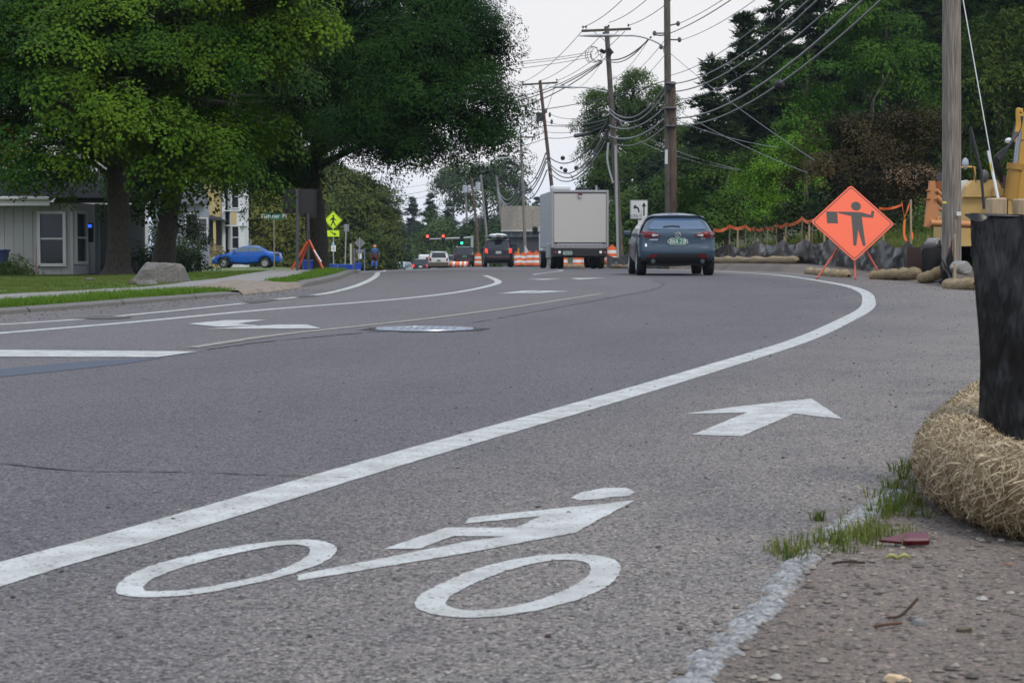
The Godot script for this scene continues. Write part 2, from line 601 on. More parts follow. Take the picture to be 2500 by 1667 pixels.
func ring(outer: Array, inner: Array, mb: MB) -> void:
	var o := ring_pts(outer)
	var i := ring_pts(inner)
	for k in o.size():
		var h := (k + 1) % o.size()
		mb.quad(on_road(o[k], .0018), on_road(o[h], .0018), on_road(i[h], .0018), on_road(i[k], .0018), Vector3.UP)
func ring_pts(p: Array) -> Array:
	var c := Vector2.ZERO
	for q in p: c += q / p.size()
	var cl := p + [p[0]]
	var sp := []
	for i in p.size():
		for k in 8:
			sp.append((p[i] as Vector2).cubic_interpolate(p[(i + 1) % p.size()], p[(i - 1 + p.size()) % p.size()], p[(i + 2) % p.size()], k / 8.0))
	var o := []
	for k in 96: # by angle round the centre
		var an := TAU * k / 96
		var dir := Vector2(cos(an), sin(an))
		for j in sp.size():
			var hit = Geometry2D.segment_intersects_segment(c, c + dir * 3.0, sp[j], sp[(j + 1) % sp.size()])
			if hit != null:
				o.append(hit + dir * (rng.randf() - .5) * .006)
				break
	return o
func build_markings() -> void:
	line([Vector2(-1.178, 3.364), Vector2(-1.049, 3.832), Vector2(-0.861, 4.354), Vector2(-0.522, 5.39), Vector2(-0.331, 5.963), Vector2(0.359, 7.971), Vector2(1.089, 10.175), Vector2(2.076, 13.275), Vector2(3.043, 16.851), Vector2(3.834, 20.011), Vector2(4.484, 23.238), Vector2(5.091, 26.681), Vector2(5.597, 30.664), Vector2(5.901, 35.141), Vector2(6.172, 42.061), Vector2(6.1, 50), Vector2(5.5, 60), Vector2(4.4, 77), Vector2(2.7, 100), Vector2(0, 135), Vector2(-3, 165)], .16, "long white edge line curving past the bicycle symbol towards the orange sign", "edge_line")
	line([Vector2(-7.0, 3), Vector2(-5.5, 9.5), Vector2(-4.283, 13.214), Vector2(-3.97, 14.334), Vector2(-3.377, 16.372), Vector2(-2.64, 19.471), Vector2(-1.509, 23.238), Vector2(-0.798, 26.931), Vector2(-0.312, 32.383), Vector2(-0.276, 35.576), Vector2(-.62, 42.5)], .13, "thin white lane line that ends in a hook left of the centre arrow", "lane_line")
	line([Vector2(-7.5, 4), Vector2(-6.1, 10.2), Vector2(-4.888, 15.085), Vector2(-4.408, 15.92), Vector2(-4.102, 16.656), Vector2(-3.791, 17.679)], .11, "white bike lane line by the left kerb, worn through at the pothole", "lane_line")
	line([Vector2(-3.791, 17.679), Vector2(-3.464, 19.471), Vector2(-3.141, 21.666)], .11, "white bike lane line between the two dark potholes", "lane_line")
	line([Vector2(-3.133, 22.337), Vector2(-2.826, 24.214), Vector2(-2.611, 26.681), Vector2(-2.665, 32.75), Vector2(-3.088, 42.091), Vector2(-4.2, 58), Vector2(-6.2, 90), Vector2(-8.6, 125)], .13, "white bike lane line running up towards the cyclist", "lane_line")
	line([Vector2(0.501, 43.499), Vector2(1.6, 60), Vector2(.6, 78), Vector2(-.6, 100)], .1, "faint white line passing under the white box truck", "lane_line")
	var t := thing("bicycle_symbol", "white bicycle rider symbol painted in the bike lane in front of the arrow", "road marking")
	var mb := MB.new()
	ring([Vector2(-0.78, 3.616), Vector2(-0.79, 3.708), Vector2(-0.774, 3.864), Vector2(-0.713, 4.01), Vector2(-0.617, 4.154), Vector2(-0.505, 4.237), Vector2(-0.437, 4.223), Vector2(-0.393, 4.12), Vector2(-0.397, 3.969), Vector2(-0.446, 3.82), Vector2(-0.527, 3.676), Vector2(-0.608, 3.578), Vector2(-0.695, 3.54), Vector2(-0.753, 3.558)], [Vector2(-0.727, 3.616), Vector2(-0.733, 3.708), Vector2(-0.717, 3.806), Vector2(-0.661, 3.954), Vector2(-0.585, 4.087), Vector2(-0.509, 4.171), Vector2(-0.461, 4.141), Vector2(-0.446, 4.048), Vector2(-0.46, 3.938), Vector2(-0.5, 3.806), Vector2(-0.569, 3.695), Vector2(-0.639, 3.621), Vector2(-0.693, 3.603)], mb)
	part("painted_wheel", mb, white_paint, t)
	mb = MB.new()
	ring([Vector2(-0.184, 3.491), Vector2(-0.176, 3.578), Vector2(-0.128, 3.722), Vector2(-0.062, 3.878), Vector2(0.037, 4.007), Vector2(0.123, 4.045), Vector2(0.202, 4.01), Vector2(0.228, 3.908), Vector2(0.219, 3.777), Vector2(0.189, 3.655), Vector2(0.131, 3.528), Vector2(0.055, 3.421), Vector2(-0.027, 3.359), Vector2(-0.093, 3.344), Vector2(-0.148, 3.38), Vector2(-0.175, 3.432)], [Vector2(-0.125, 3.479), Vector2(-0.118, 3.553), Vector2(-0.078, 3.681), Vector2(-0.01, 3.834), Vector2(0.063, 3.938), Vector2(0.126, 3.969), Vector2(0.161, 3.923), Vector2(0.163, 3.829), Vector2(0.143, 3.722), Vector2(0.101, 3.611), Vector2(0.037, 3.491), Vector2(-0.036, 3.421), Vector2(-0.086, 3.416), Vector2(-0.117, 3.444)], mb)
	part("painted_wheel", mb, white_paint, t)
	mb = MB.new()
	flat(mb, roughen([Vector2(-0.106, 4.589), Vector2(0.1, 4.738), Vector2(0.328, 4.898), Vector2(0.147, 4.342), Vector2(-0.107, 4.048), Vector2(-0.431, 3.716), Vector2(-0.443, 3.783), Vector2(-0.221, 4.064), Vector2(-0.112, 4.206), Vector2(-0.017, 4.287), Vector2(-0.137, 4.294), Vector2(-0.207, 4.114), Vector2(-0.29, 4.107), Vector2(-0.158, 4.425), Vector2(0.012, 4.425), Vector2(0.07, 4.61), Vector2(-0.115, 4.488)]), .0018)
	part("painted_rider", mb, white_paint, t)
	mb = MB.new()
	flat(mb, roughen([Vector2(0.158, 4.945), Vector2(0.187, 5.053), Vector2(0.259, 5.155), Vector2(0.321, 5.155), Vector2(0.339, 5.063), Vector2(0.317, 4.989), Vector2(0.266, 4.964), Vector2(0.235, 4.921), Vector2(0.182, 4.898)], .01, .002), .0018)
	part("painted_head", mb, white_paint, t)
	shape([Vector2(0.689, 7.425), Vector2(0.939, 7.761), Vector2(1.329, 8.18), Vector2(1.292, 7.203), Vector2(1.14, 7.442), Vector2(0.819, 6.564), Vector2(0.646, 6.611), Vector2(0.958, 7.502)], "white straight arrow painted in the bike lane beyond the rider symbol", "arrow_marking", white_paint, .002)
	shape([Vector2(-2.812, 16.008), Vector2(-2.587, 16.753), Vector2(-2.237, 16.851), Vector2(-2.378, 16.008), Vector2(-2.123, 15.575), Vector2(-2.453, 15.408)], "white left half of the turn arrow painted in the left lane", "arrow_marking")
	shape([Vector2(-2.488, 15.007), Vector2(-1.998, 15.832), Vector2(-1.756, 15.832), Vector2(-1.556, 15.085)], "white pointed half of the turn arrow beside the manhole cover", "arrow_marking")
	shape([Vector2(-3.793, 12.052), Vector2(-2.005, 11.804), Vector2(-2.149, 11.206), Vector2(-3.542, 11.25)], "broad white stop bar running in from the left side", "stop_bar")
	shape([Vector2(0.317, 37.45), Vector2(1.018, 37.956), Vector2(0.635, 36.485)], "small white dash in front of the box truck's left wheels", "dash_marking")
	shape([Vector2(1.195, 38.48), Vector2(2.01, 39.023), Vector2(1.339, 36.96)], "small white dash in front of the box truck's right wheels", "dash_marking")
	shape([Vector2(-0.208, 25.959), Vector2(0.156, 27.709), Vector2(0.461, 27.978), Vector2(0.149, 26.436)], "worn white streak in the lane below the two dashes", "dash_marking")
	shape([Vector2(0.117, 26.196), Vector2(0.482, 27.709), Vector2(0.865, 27.444), Vector2(0.398, 26.436)], "worn white streak to the right of the hooked line", "dash_marking")
	var patch := mt("new_asphalt", .048, .06, .085, .85)
	shape([Vector2(-3.023, 9.597), Vector2(-2.81, 10.139), Vector2(-2.532, 10.786), Vector2(-2.115, 11.163), Vector2(-2.223, 10.587), Vector2(-2.426, 10.033), Vector2(-2.643, 9.533), Vector2(-2.834, 8.996)], "dark bluish asphalt patch under the stop bar", "asphalt_patch", patch, .002)
	var tar := mt("tar", .03, .028, .028, .9)
	mb = MB.new()
	strip(mb, smooth_path([Vector2(-1.93, 5.938), Vector2(-1.594, 5.736), Vector2(-1.321, 5.558), Vector2(-0.985, 5.515), Vector2(-0.742, 5.451), Vector2(-0.478, 5.38)], .04), .012, .0025, .012, true)
	solo("road_crack", mb, tar, "thin dark crack crossing to the white edge line", "crack")
	mb = MB.new()
	strip(mb, smooth_path([Vector2(-2.047, 11.804), Vector2(-1.76, 12.976), Vector2(-1.311, 14.054), Vector2(-0.965, 14.852)], .08), .035, .0045, .05, true)
	solo("road_crack", mb, mt("crack_grey", .085, .078, .075, .9), "dark ragged seam from the stop bar to the manhole cover", "crack")
	mb = MB.new()
	strip(mb, smooth_path([Vector2(-0.366, 16.188), Vector2(0.339, 19.471), Vector2(1.266, 24.012), Vector2(2.067, 27.978), Vector2(2.643, 32.383), Vector2(2.816, 36.96)], .15), .04, .0045, .06, true)
	solo("road_crack", mb, mt("crack_grey", .085, .078, .075, .9), "dark seam curving from the manhole cover towards the blue hatchback", "crack")
	mb = MB.new()
	strip(mb, smooth_path([Vector2(-2.125, 12.257), Vector2(-1.814, 13.851), Vector2(-1.298, 15.491), Vector2(-0.719, 17.359), Vector2(0.117, 20.731), Vector2(1.246, 25.959)], .15), .10, .0042, .02)
	solo("faded_line", mb, mt("ghost_line", .215, .195, .17, .9), "faded tan ghost of an old lane line beside the seam", "road marking")
	for q in [[Vector2(-4.082, 17.152), Vector2(-3.999, 17.679), Vector2(-3.645, 17.679), Vector2(-3.558, 17.255), Vector2(-3.735, 16.951), "dark pothole by the kerb at the nearer break in the bike lane line"], [Vector2(-3.263, 22.512), Vector2(-3.095, 23.238), Vector2(-2.931, 23.238), Vector2(-2.952, 22.166), Vector2(-3.064, 21.666), "dark pothole at the farther break in the bike lane line"], [Vector2(-2.932, 24.628), Vector2(-2.712, 25.276), Vector2(-2.577, 24.84), Vector2(-2.746, 24.012), Vector2(-2.826, 24.214), "narrow dark patch on the far bike lane line"]]:
		shape(q.slice(0, 5), q[5], "pothole", mt("pothole", .06, .054, .05, .95), .0055)
	var mh := Vector2(-0.708, 14.967)
	var o := thing("manhole_cover", "round steel manhole cover set in the middle of the road", "manhole cover", on_road(mh, 0))
	var steel := mt("worn_steel", .30, .32, .36, .38, .7)
	mb = MB.new()
	mb.lathe([[.40, .004], [.395, .014], [.36, .014], [.355, .004]], 40)
	part("frame_ring", mb, steel, o)
	mb = MB.new()
	mb.lathe([[.345, .006], [.34, .012], [.0, .012]], 40)
	for k in range(-5, 6):
		for j in range(-5, 6):
			if Vector2(k, j).length() < 5.0: mb.box(T(Vector3(k * .06, .013, j * .06)), Vector3(.032, .006, .032))
	part("lid", mb, steel, o)
	mb = MB.new()
	var pts := []
	for k in 30:
		var an := TAU * k / 30
		pts.append(mh + Vector2(cos(an), sin(an)) * (.46 + .06 * sin(k * 2.1) + .05 * rng.randf()))
	flat(mb, pts, .0045)
	part("tar_collar", mb, tar, o)
	o.get_node("tar_collar").position = -o.position
func window(w: float, h: float, at_: Transform3D, parent: Node3D, dark := .02, muntin := true, frame_mat: Material = null) -> void:
	var fm: Material = frame_mat if frame_mat else mt("window_white", .55, .55, .53, .6)
	var mb := MB.new()
	var f := minf(.09, w * .16)
	mb.box(at_ * T(Vector3(-w / 2 - f / 2, 0, .03)), Vector3(f, h + f * 2, .09))
	mb.box(at_ * T(Vector3(w / 2 + f / 2, 0, .03)), Vector3(f, h + f * 2, .09))
	mb.box(at_ * T(Vector3(0, h / 2 + f / 2, .03)), Vector3(w, f, .088))
	mb.box(at_ * T(Vector3(0, -h / 2 - f / 2, .035)), Vector3(w + .02, f, .11))
	if muntin: mb.box(at_ * T(Vector3(0, 0, .02)), Vector3(w, .05, .06))
	var fr := part("window", mb, fm, parent)
	var gl := mt("window_glass_%d" % int(dark * 1000), dark, dark * 1.05, dark * 1.25, .08)
	for s in [-1, 1]:
		mb = MB.new()
		mb.box(at_ * T(Vector3(0, s * h / 4, .004 if s > 0 else .008)), Vector3(w, h / 2, .012))
		part("pane", mb, gl, fr)
func tufts(called: String, spots: Array, cols: Array, label: String, h: float, blades := 9, wide := .07, parent: Node3D = self) -> MultiMeshInstance3D:
	var mb := MB.new()
	var r := RandomNumberGenerator.new()
	r.seed = 77
	for k in blades:
		var b := Vector3(r.randf_range(-wide, wide), 0, r.randf_range(-wide, wide))
		var lean := Vector3(r.randf_range(-.5, .5), 0, r.randf_range(-.5, .5)) * h
		var hh := h * r.randf_range(.55, 1.1)
		var s := Vector3(r.randf_range(-1, 1), 0, r.randf_range(-1, 1)).normalized() * h * .034
		mb.col = Color(1, 1, 1) * r.randf_range(.75, 1.2)
		var m := b + lean * .35 + Vector3(0, hh * .6, 0)
		mb.quad(b - s, b + s, m + s * .8, m - s * .8, s.cross(Vector3.UP))
		mb.tri(m - s * .8, m + s * .8, b + lean + Vector3(0, hh, 0), s.cross(Vector3.UP))
	return scatter(called, mb.mesh(), spots, cols, label, parent)
func scatter(called: String, mesh: Mesh, xf: Array, cols: Array, label: String, parent: Node3D = self, mat: Material = null) -> MultiMeshInstance3D:
	var mm := MultiMesh.new()
	mm.transform_format = MultiMesh.TRANSFORM_3D
	mm.use_colors = true
	mm.mesh = mesh
	mm.instance_count = xf.size()
	var buf := PackedFloat32Array()
	buf.resize(xf.size() * 16)
	for i in xf.size():
		var t: Transform3D = xf[i]
		var o := i * 16
		buf[o] = t.basis.x.x; buf[o + 1] = t.basis.y.x; buf[o + 2] = t.basis.z.x; buf[o + 3] = t.origin.x
		buf[o + 4] = t.basis.x.y; buf[o + 5] = t.basis.y.y; buf[o + 6] = t.basis.z.y; buf[o + 7] = t.origin.y
		buf[o + 8] = t.basis.x.z; buf[o + 9] = t.basis.y.z; buf[o + 10] = t.basis.z.z; buf[o + 11] = t.origin.z
		var c: Color = cols[i] if cols.size() > 1 else cols[0]
		buf[o + 12] = c.r; buf[o + 13] = c.g; buf[o + 14] = c.b; buf[o + 15] = 1.0
	mm.buffer = buf
	var o2 := MultiMeshInstance3D.new()
	o2.name = called if parent != self else numbered(called)
	o2.multimesh = mm
	o2.material_override = mat if mat else leaf_mat
	o2.set_meta("kind", "stuff")
	if label: o2.set_meta("label", label)
	parent.add_child(o2, true)
	return o2
func spot(x: float, d: float, s := 1.0, up := 0.0) -> Transform3D:
	return Transform3D(Basis(Vector3.UP, rng.randf() * TAU).scaled(Vector3(s, s * rng.randf_range(.8, 1.25), s)), on_land(x, d, up))
func rock(size: Vector3, seed_: int, flatness := .25) -> MB:
	var f := FastNoiseLite.new()
	f.seed = seed_
	f.frequency = .8
	var mb := MB.new()
	var planes := []
	var r := RandomNumberGenerator.new()
	r.seed = seed_
	for k in (9 if flatness < .3 else 0):
		planes.append([Vector3(r.randf_range(-1, 1), r.randf_range(-.4, 1), r.randf_range(-1, 1)).normalized(), r.randf_range(.62, .9)])
	planes.append([Vector3.UP, .72])
	if flatness > .3: planes = [[Vector3(.05, 1, .05).normalized(), .62], [Vector3(-.85, .5, .15).normalized(), .66], [Vector3(1, .12, .25).normalized(), .74], [Vector3(.12, .2, 1).normalized(), .55], [Vector3(-.55, .1, .85).normalized(), .62], [Vector3(.6, .6, -.5).normalized(), .7], [Vector3(0, .1, -1), .6], [Vector3(-.4, .85, .4).normalized(), .66]]
	var rows := []
	for j in 17:
		var row := PackedVector3Array()
		var ph := PI * clampf(j, .05, 15.95) / 16
		for i in 28:
			var an := TAU * i / 28
			var d := Vector3(sin(ph) * cos(an), cos(ph), sin(ph) * sin(an))
			var l := 1.0
			for p in planes:
				var q: float = d.dot(p[0])
				if q > .05: l = minf(l, p[1] / q)
			l *= 1.0 + .05 * f.get_noise_3dv(d * 3.0) + .03 * f.get_noise_3dv(d * 9.0)
			row.append(Vector3(d.x * size.x, d.y * size.y, d.z * size.z) * l)
		rows.append(row)
	for j in 16:
		for i in 28:
			var a: Vector3 = rows[j][i]
			var b: Vector3 = rows[j][(i + 1) % 28]
			mb.quad(a, b, rows[j + 1][(i + 1) % 28], rows[j + 1][i], a + rows[j + 1][i])
	return mb
func sign_post(mb: MB, x: float, d: float, top: float, w := .06) -> void:
	mb.box(T(Vector3(0, (top) / 2 - .1, 0)), Vector3(w, top + .2, w * .7), .008)
func build_left() -> void:
	var kerb_mat := textured(mt("kerb_concrete", 1, 1, 1, .95), noise_tex(.06, lin(.075, .07, .064), lin(.19, .18, .165), 14), Vector3(1.1, 1.1, 1.1))
	for run in [[2.0, 26.0, "low concrete kerb along the near lawn on the left side of the road"], [29.6, 43.5, "concrete kerb beyond the driveway by the dark sign posts"], [44.6, 140.0, "far concrete kerb curving away past the blue bins"]]:
		var k := struct("kerb", MB.new(), concrete, self, run[2])
		k.mesh = null
		var d: float = run[0]
		while d < run[1] - .1:
			var l := 2.4 if d < 50 else 12.0
			var e := minf(d + l, run[1])
			var mb := MB.new()
			var rows := []
			var m := 6
			for i in m + 1:
				var dd := lerpf(d + .012, e - .012, float(i) / m)
				var x := tab(KL, dd)
				var y := road_y(x, dd)
				var drop := .03 * (1.0 - smoothstep(run[1] - 1.2, run[1], dd)) + .012 if run[0] < 5 else .07 * smoothstep(run[0], run[0] + 1.5, dd) + .015
				if dd > 100: drop = .1
				var wob := .008 * fn.get_noise_2d(dd * 60, 5)
				rows.append(PackedVector3Array([Vector3(x + .02, y - .15, -dd), Vector3(x + .012 + wob, y + drop * .6, -dd), Vector3(x - .015 + wob, y + drop + .008, -dd), Vector3(x - .15, y + drop + .016, -dd), Vector3(x - .17, y - .15, -dd)]))
			mb.grid(rows, Vector3(.5, 1, 0))
			part("kerb_stone", mb, kerb_mat, k)
			d = e
	var pave := struct("sidewalk", MB.new(), concrete, self, "narrow concrete sidewalk across the left lawn")
	pave.mesh = null
	var path := smooth_path([Vector2(-9.2, 10), Vector2(-6.9, 18), Vector2(-5.95, 21.8), Vector2(-5.2, 26.5), Vector2(-4.75, 30.5), Vector2(-4.75, 36), Vector2(-5.3, 44), Vector2(-6.4, 56), Vector2(-8.2, 76), Vector2(-10.4, 105)], .3)
	var slab := []
	for i in path.size():
		slab.append(path[i])
		if slab.size() == 6 or i == path.size() - 1:
			if slab.size() < 2: break
			var mb := MB.new()
			var rows := []
			for q in slab.size():
				var t: Vector2 = (path[mini(i - slab.size() + q + 2, path.size() - 1)] - path[maxi(i - slab.size() + q, 0)]).normalized()
				var s := Vector2(t.y, -t.x)
				var p: Vector2 = slab[q]
				if q == 0: p += t * .012
				if q == slab.size() - 1: p -= t * .012
				var row := PackedVector3Array()
				for u in [-.56, -.55, 0, .55, .56]:
					var z: Vector2 = p + s * u
					row.append(Vector3(z.x, land_y(p.x, p.y) + (.022 if absf(u) < .556 else -.1), -z.y))
				rows.append(row)
			mb.grid(rows, Vector3.UP)
			part("slab", mb, concrete, pave)
			slab = [path[i]]
	var dw := MB.new()
	var rows := []
	for i in 16:
		var t := i / 15.0
		var row := PackedVector3Array()
		for j in 9:
			var d := lerpf(25.5 + .9 * t, 29.8 + 1.2 * t + .15 * sin(i), j / 8.0)
			var x := tab(KL, d) + .05 - 1.35 * t
			row.append(Vector3(x, maxf(road_y(x, d) + .004, land_y(x, d) + .012 + .02 * t), -d))
		rows.append(row)
	dw.grid(rows, Vector3.UP)
	struct("driveway", dw, textured(mt("drive_asphalt", 1, 1, 1, .95), noise_tex(.02, lin(.10, .088, .08), lin(.30, .22, .15), 41), Vector3(.5, .5, .5)), self, "worn sandy driveway mouth between the two kerbs")
	var sp := []
	var cs := []
	for k in 34000:
		var d := 14.0 + 34.0 * pow(rng.randf(), 1.35)
		var l := tab(KL, d)
		var t := .2 + 10.0 * pow(rng.randf(), 1.4)
		if d > 25.9 and d < 30.5 and t < 1.5: continue
		var x := l - t
		var on := false
		for q in range(0, path.size(), 3):
			if Vector2(x, d).distance_squared_to(path[q]) < .45: on = true
		if on: continue
		var near := t < 1.3
		sp.append(spot(x, d, (1.25 if near else .7) * rng.randf_range(.7, 1.2)))
		var g := rng.randf()
		var dry := clampf(.4 + 1.6 * fn.get_noise_2d(x * 14, d * 14), 0, 1)
		cs.append((Color(.10, .19, .022) if near else Color(.085, .135, .022)).lerp(Color(.17, .175, .055), (.15 * g if near else dry * .55)) * rng.randf_range(.7, 1.25))
	tufts("lawn_grass", sp, cs, "mown grass of the left lawn and the brighter strip along the kerb", .058, 12, .07)
	var rm := textured(mt("boulder", 1, 1, 1, .95), noise_tex(.035, lin(.07, .064, .06), lin(.21, .195, .18), 51), Vector3(1.2, 1.2, 1.2), false)
	var bx := -5.886
	var o := solo("boulder", rock(Vector3(.58, .46, .5), 12, .5), rm, "large grey boulder lying in front of the leaning tree trunk", "boulder")
	o.position = on_land(bx, 31.0, .04)
	o.rotation.y = .1
	o = solo("stone", rock(Vector3(.17, .075, .12), 5), rm, "pale flat stone in front of the large boulder", "stone")
	o.position = on_land(-5.843, 29.6, .03)
	o = solo("stone", rock(Vector3(.12, .08, .1), 8), mt("brown_stone", .10, .085, .07, .95), "brown stone left of the pale flat stone", "stone")
	o.position = on_land(-6.139, 30.2, .03)
	o = solo("stone", rock(Vector3(.11, .05, .1), 9), mt("brown_stone", .10, .085, .07, .95), "low brown stone in the grass left of the big tree trunk", "stone")
	o.position = on_land(-7.996, 35.0, .02)
	build_houses()
	build_left_signs()
func build_houses() -> void:
	var d := 55.0
	var gy := land_y(-14.5, d)
	var h := thing("grey_house", "grey single-storey house with dark shingled roof behind the left tree", "house", Vector3(0, gy, -d))
	var wallm := mt("grey_siding", .38, .368, .35, .8)
	var trim := mt("house_trim", .56, .55, .53, .7)
	var xc := -13.109
	var eave := 2.303 - gy
	var wall := MB.new()
	wall.box(T(Vector3((xc - 26) / 2, eave / 2, -.1)), Vector3(xc + 26, eave, .2))
	var w := part("wall", wall, wallm, h)
	var wx0 := -14.054
	var wx1 := -13.265
	var x := xc - .14
	while x > -21.5:
		var mb := MB.new()
		if x - .12 < wx1 + .12 and x + .12 > wx0 - .12:
			var y1 := 0.394 - gy
			var y0 := 2.045 - gy
			mb.box(T(Vector3(x, y1 / 2, .01)), Vector3(.272, y1, .022), .006)
			part("plank", mb, wallm, w)
			mb = MB.new()
			mb.box(T(Vector3(x, (y0 + eave) / 2, .01)), Vector3(.272, eave - y0, .022), .006)
		else:
			mb.box(T(Vector3(x, eave / 2, .01)), Vector3(.272, eave, .022), .006)
		part("plank", mb, wallm, w)
		x -= .28
	window(wx1 - wx0 - .12, 1.462, T(Vector3((wx0 + wx1) / 2, 1.22 - gy, .02)), h, .022)
	var mb := MB.new()
	var a := Vector3(xc, 0, 0)
	var b := Vector3(-12.966, 0, -2.4)
	var dir := (b - a).normalized()
	var nrm := dir.cross(Vector3.UP) * -1.0
	if nrm.z < 0: nrm = -nrm
	var ang := atan2(nrm.x, nrm.z)
	mb.box(T((a + b) / 2 + Vector3(0, eave / 2, 0), Vector3(0, ang, 0)), Vector3((b - a).length(), eave, .12))
	part("entry_wall", mb, mt("entry_wall", .44, .45, .45, .8), h)
	window(1.0, 1.424, T(a.lerp(b, .30) + Vector3(0, 1.259 - gy, 0) + nrm * .07, Vector3(0, ang, 0)), h, .03)
	mb = MB.new()
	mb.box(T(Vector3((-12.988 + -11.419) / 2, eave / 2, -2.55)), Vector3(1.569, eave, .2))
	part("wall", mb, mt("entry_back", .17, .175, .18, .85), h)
	mb = MB.new()
	mb.box(T(Vector3(-12.665, eave / 2, -1.6)), Vector3(.13, eave, .13), .01)
	part("porch_post", mb, mt("post_grey", .20, .205, .22, .8), h)
	mb = MB.new()
	mb.box(T(Vector3(-12.862, 1.079 - gy, -2.40)), Vector3(.36, 1.75, .05), .01)
	var door := part("door", mb, mt("door_green", .10, .14, .13, .5), h)
	mb = MB.new()
	mb.ball(Vector3(-12.781, .95, -2.34), Vector3(.035, .035, .035), 8)
	part("handle", mb, mt("brass", .5, .4, .2, .3, 1), door)
	mb = MB.new()
	var y0 := eave
	var rise := 3.305 - gy
	mb.hexa([Vector3(-26, y0, .55), Vector3(-13.575, y0, .55), Vector3(-13.575, rise, -4.2), Vector3(-26, rise, -4.2), Vector3(-26, y0 + .09, .55), Vector3(-13.575, y0 + .09, .55), Vector3(-13.575, rise + .09, -4.2), Vector3(-26, rise + .09, -4.2)])
	mb.hexa([Vector3(-13.575 + .003, y0 - .03, .1), Vector3(-10.884, y0 - .03, .1), Vector3(-10.884, rise - .02, -4.2), Vector3(-13.575 + .003, rise - .02, -4.2), Vector3(-13.575 + .003, y0 + .06, .1), Vector3(-10.884, y0 + .06, .1), Vector3(-10.884, rise + .07, -4.2), Vector3(-13.575 + .003, rise + .07, -4.2)])
	var roof := part("roof", mb, mt("roof_board", .05, .05, .055, .9), h)
	var shm := []
	for k in 4: shm.append(mt("shingle_%d" % k, .022 + .008 * k, .023 + .008 * k, .028 + .008 * k, .95))
	var slope := Vector3(0, rise - y0, -4.75)
	var sl := slope.length()
	var n := 20
	for k in n: # courses of shingles
		var p := slope * ((k + .5) / n)
		mb = MB.new()
		mb.box(Transform3D(Basis(Vector3.RIGHT, atan2(slope.y, 4.75) - .02), Vector3((-26 + -10.884) / 2, y0 + .105 + p.y, .5 + p.z)), Vector3(26 + -10.884, .018, sl / n + .03))
		part("shingle", mb, shm[(k * 7) % 4], roof)
	mb = MB.new()
	mb.box(T(Vector3((-26 + -13.575) / 2, y0 - .02, .6)), Vector3(26 + -13.575, .2, .05))
	part("fascia", mb, trim, h)
	mb = MB.new()
	mb.tube([Vector3(-26, y0 + .09, .66), Vector3(-13.575, y0 + .09, .66)], .06, 8)
	part("gutter", mb, trim, h)
	mb = MB.new()
	mb.box(T(Vector3(xc + .5, .03, -.9)), Vector3(2.6, .06, 2.2))
	part("step", mb, mt("porch_dark", .04, .04, .042, .9), h)
	var it := solo("call_box", MB.new(), mt("call_box", .02, .02, .022, .5), "black wall call box with a blue lit screen by the house entry", "call box")
	mb = MB.new()
	mb.box(T(Vector3.ZERO), Vector3(.22, .58, .1), .015)
	it.mesh = mb.mesh()
	it.position = Vector3(-12.905, 1.422, -56.6)
	mb = MB.new()
	mb.box(T(Vector3(.01, .2, .053)), Vector3(.12, .09, .012), .003)
	part("screen_light", mb, glow("blue_screen", .02, .10, .95, 1.6), it)
	d = 62.0
	gy = land_y(-18, d)
	h = thing("white_house", "tall white clapboard house rising behind the grey house roof", "house", Vector3(0, gy, -d))
	mb = MB.new()
	var top := 11.0
	var xr := -13.728
	mb.box(T(Vector3((xr - 32) / 2, top / 2, -4.0)), Vector3(xr + 32, top, 7.8))
	w = part("wall", mb, mt("white_house_wall", .5, .5, .49, .8), h)
	var cb := MB.new()
	var y := 2.2
	var clap := mt("clapboard", .60, .60, .59, .75)
	var cnt := 0
	while y < top:
		mb = MB.new()
		mb.box(T(Vector3((xr - 32) / 2, y, -.08), Vector3(.12, 0, 0)), Vector3(xr + 32, .142, .02))
		part("plank", mb, clap, w)
		y += .135
		cnt += 1
	for q in [[150, 320], [75, 200]]:
		pass
	window(.9, 1.5, T(Vector3(-14.457, 5.176 - gy, -.06)), h, .05)
	window(.9, 1.5, T(Vector3(-16.28, 7.918 - gy, -.06)), h, .05)
	mb = MB.new()
	mb.hexa([Vector3(-33, top, .4), Vector3(xr + .4, top, .4), Vector3(xr + .4, top, -8.2), Vector3(-33, top, -8.2), Vector3(-33, top + 3, -3.6), Vector3(xr + .4, top + 3, -3.6), Vector3(xr + .4, top + 3.1, -4.2), Vector3(-33, top + 3.1, -4.2)])
	part("roof", mb, shm[1], h)
	d = 125.0
	gy = land_y(-19, d)
	h = thing("yellow_house", "yellow clapboard house with a white two-storey bay window", "house", Vector3(0, gy, -d))
	var yel := mt("yellow_siding", .50, .40, .185, .8)
	var ylo := -21.647
	var yhi := -19.412
	var ytop := 6.389 - gy
	mb = MB.new()
	mb.box(T(Vector3((ylo + yhi) / 2, ytop / 2, -3.5)), Vector3(yhi - ylo, ytop, 6.9))
	w = part("wall", mb, yel, h)
	y = .5
	while y < ytop:
		mb = MB.new()
		mb.box(T(Vector3((ylo + yhi) / 2, y, -.04), Vector3(.1, 0, 0)), Vector3(yhi - ylo, .19, .025))
		part("plank", mb, yel, w)
		y += .18
	var wt := mt("bay_white", .62, .63, .65, .7)
	mb = MB.new()
	mb.box(T(Vector3(yhi - .02, ytop / 2, .05)), Vector3(.2, ytop, .2))
	part("corner_board", mb, wt, h)
	var bl := -19.324
	var bm := -18.971
	var br := -18.059
	var bay := MB.new()
	var foot := PackedVector2Array([Vector2(bl, -2), Vector2(bl, -.9), Vector2(bm, .35), Vector2(br - .25, .35), Vector2(br, -.1), Vector2(br, -2)])
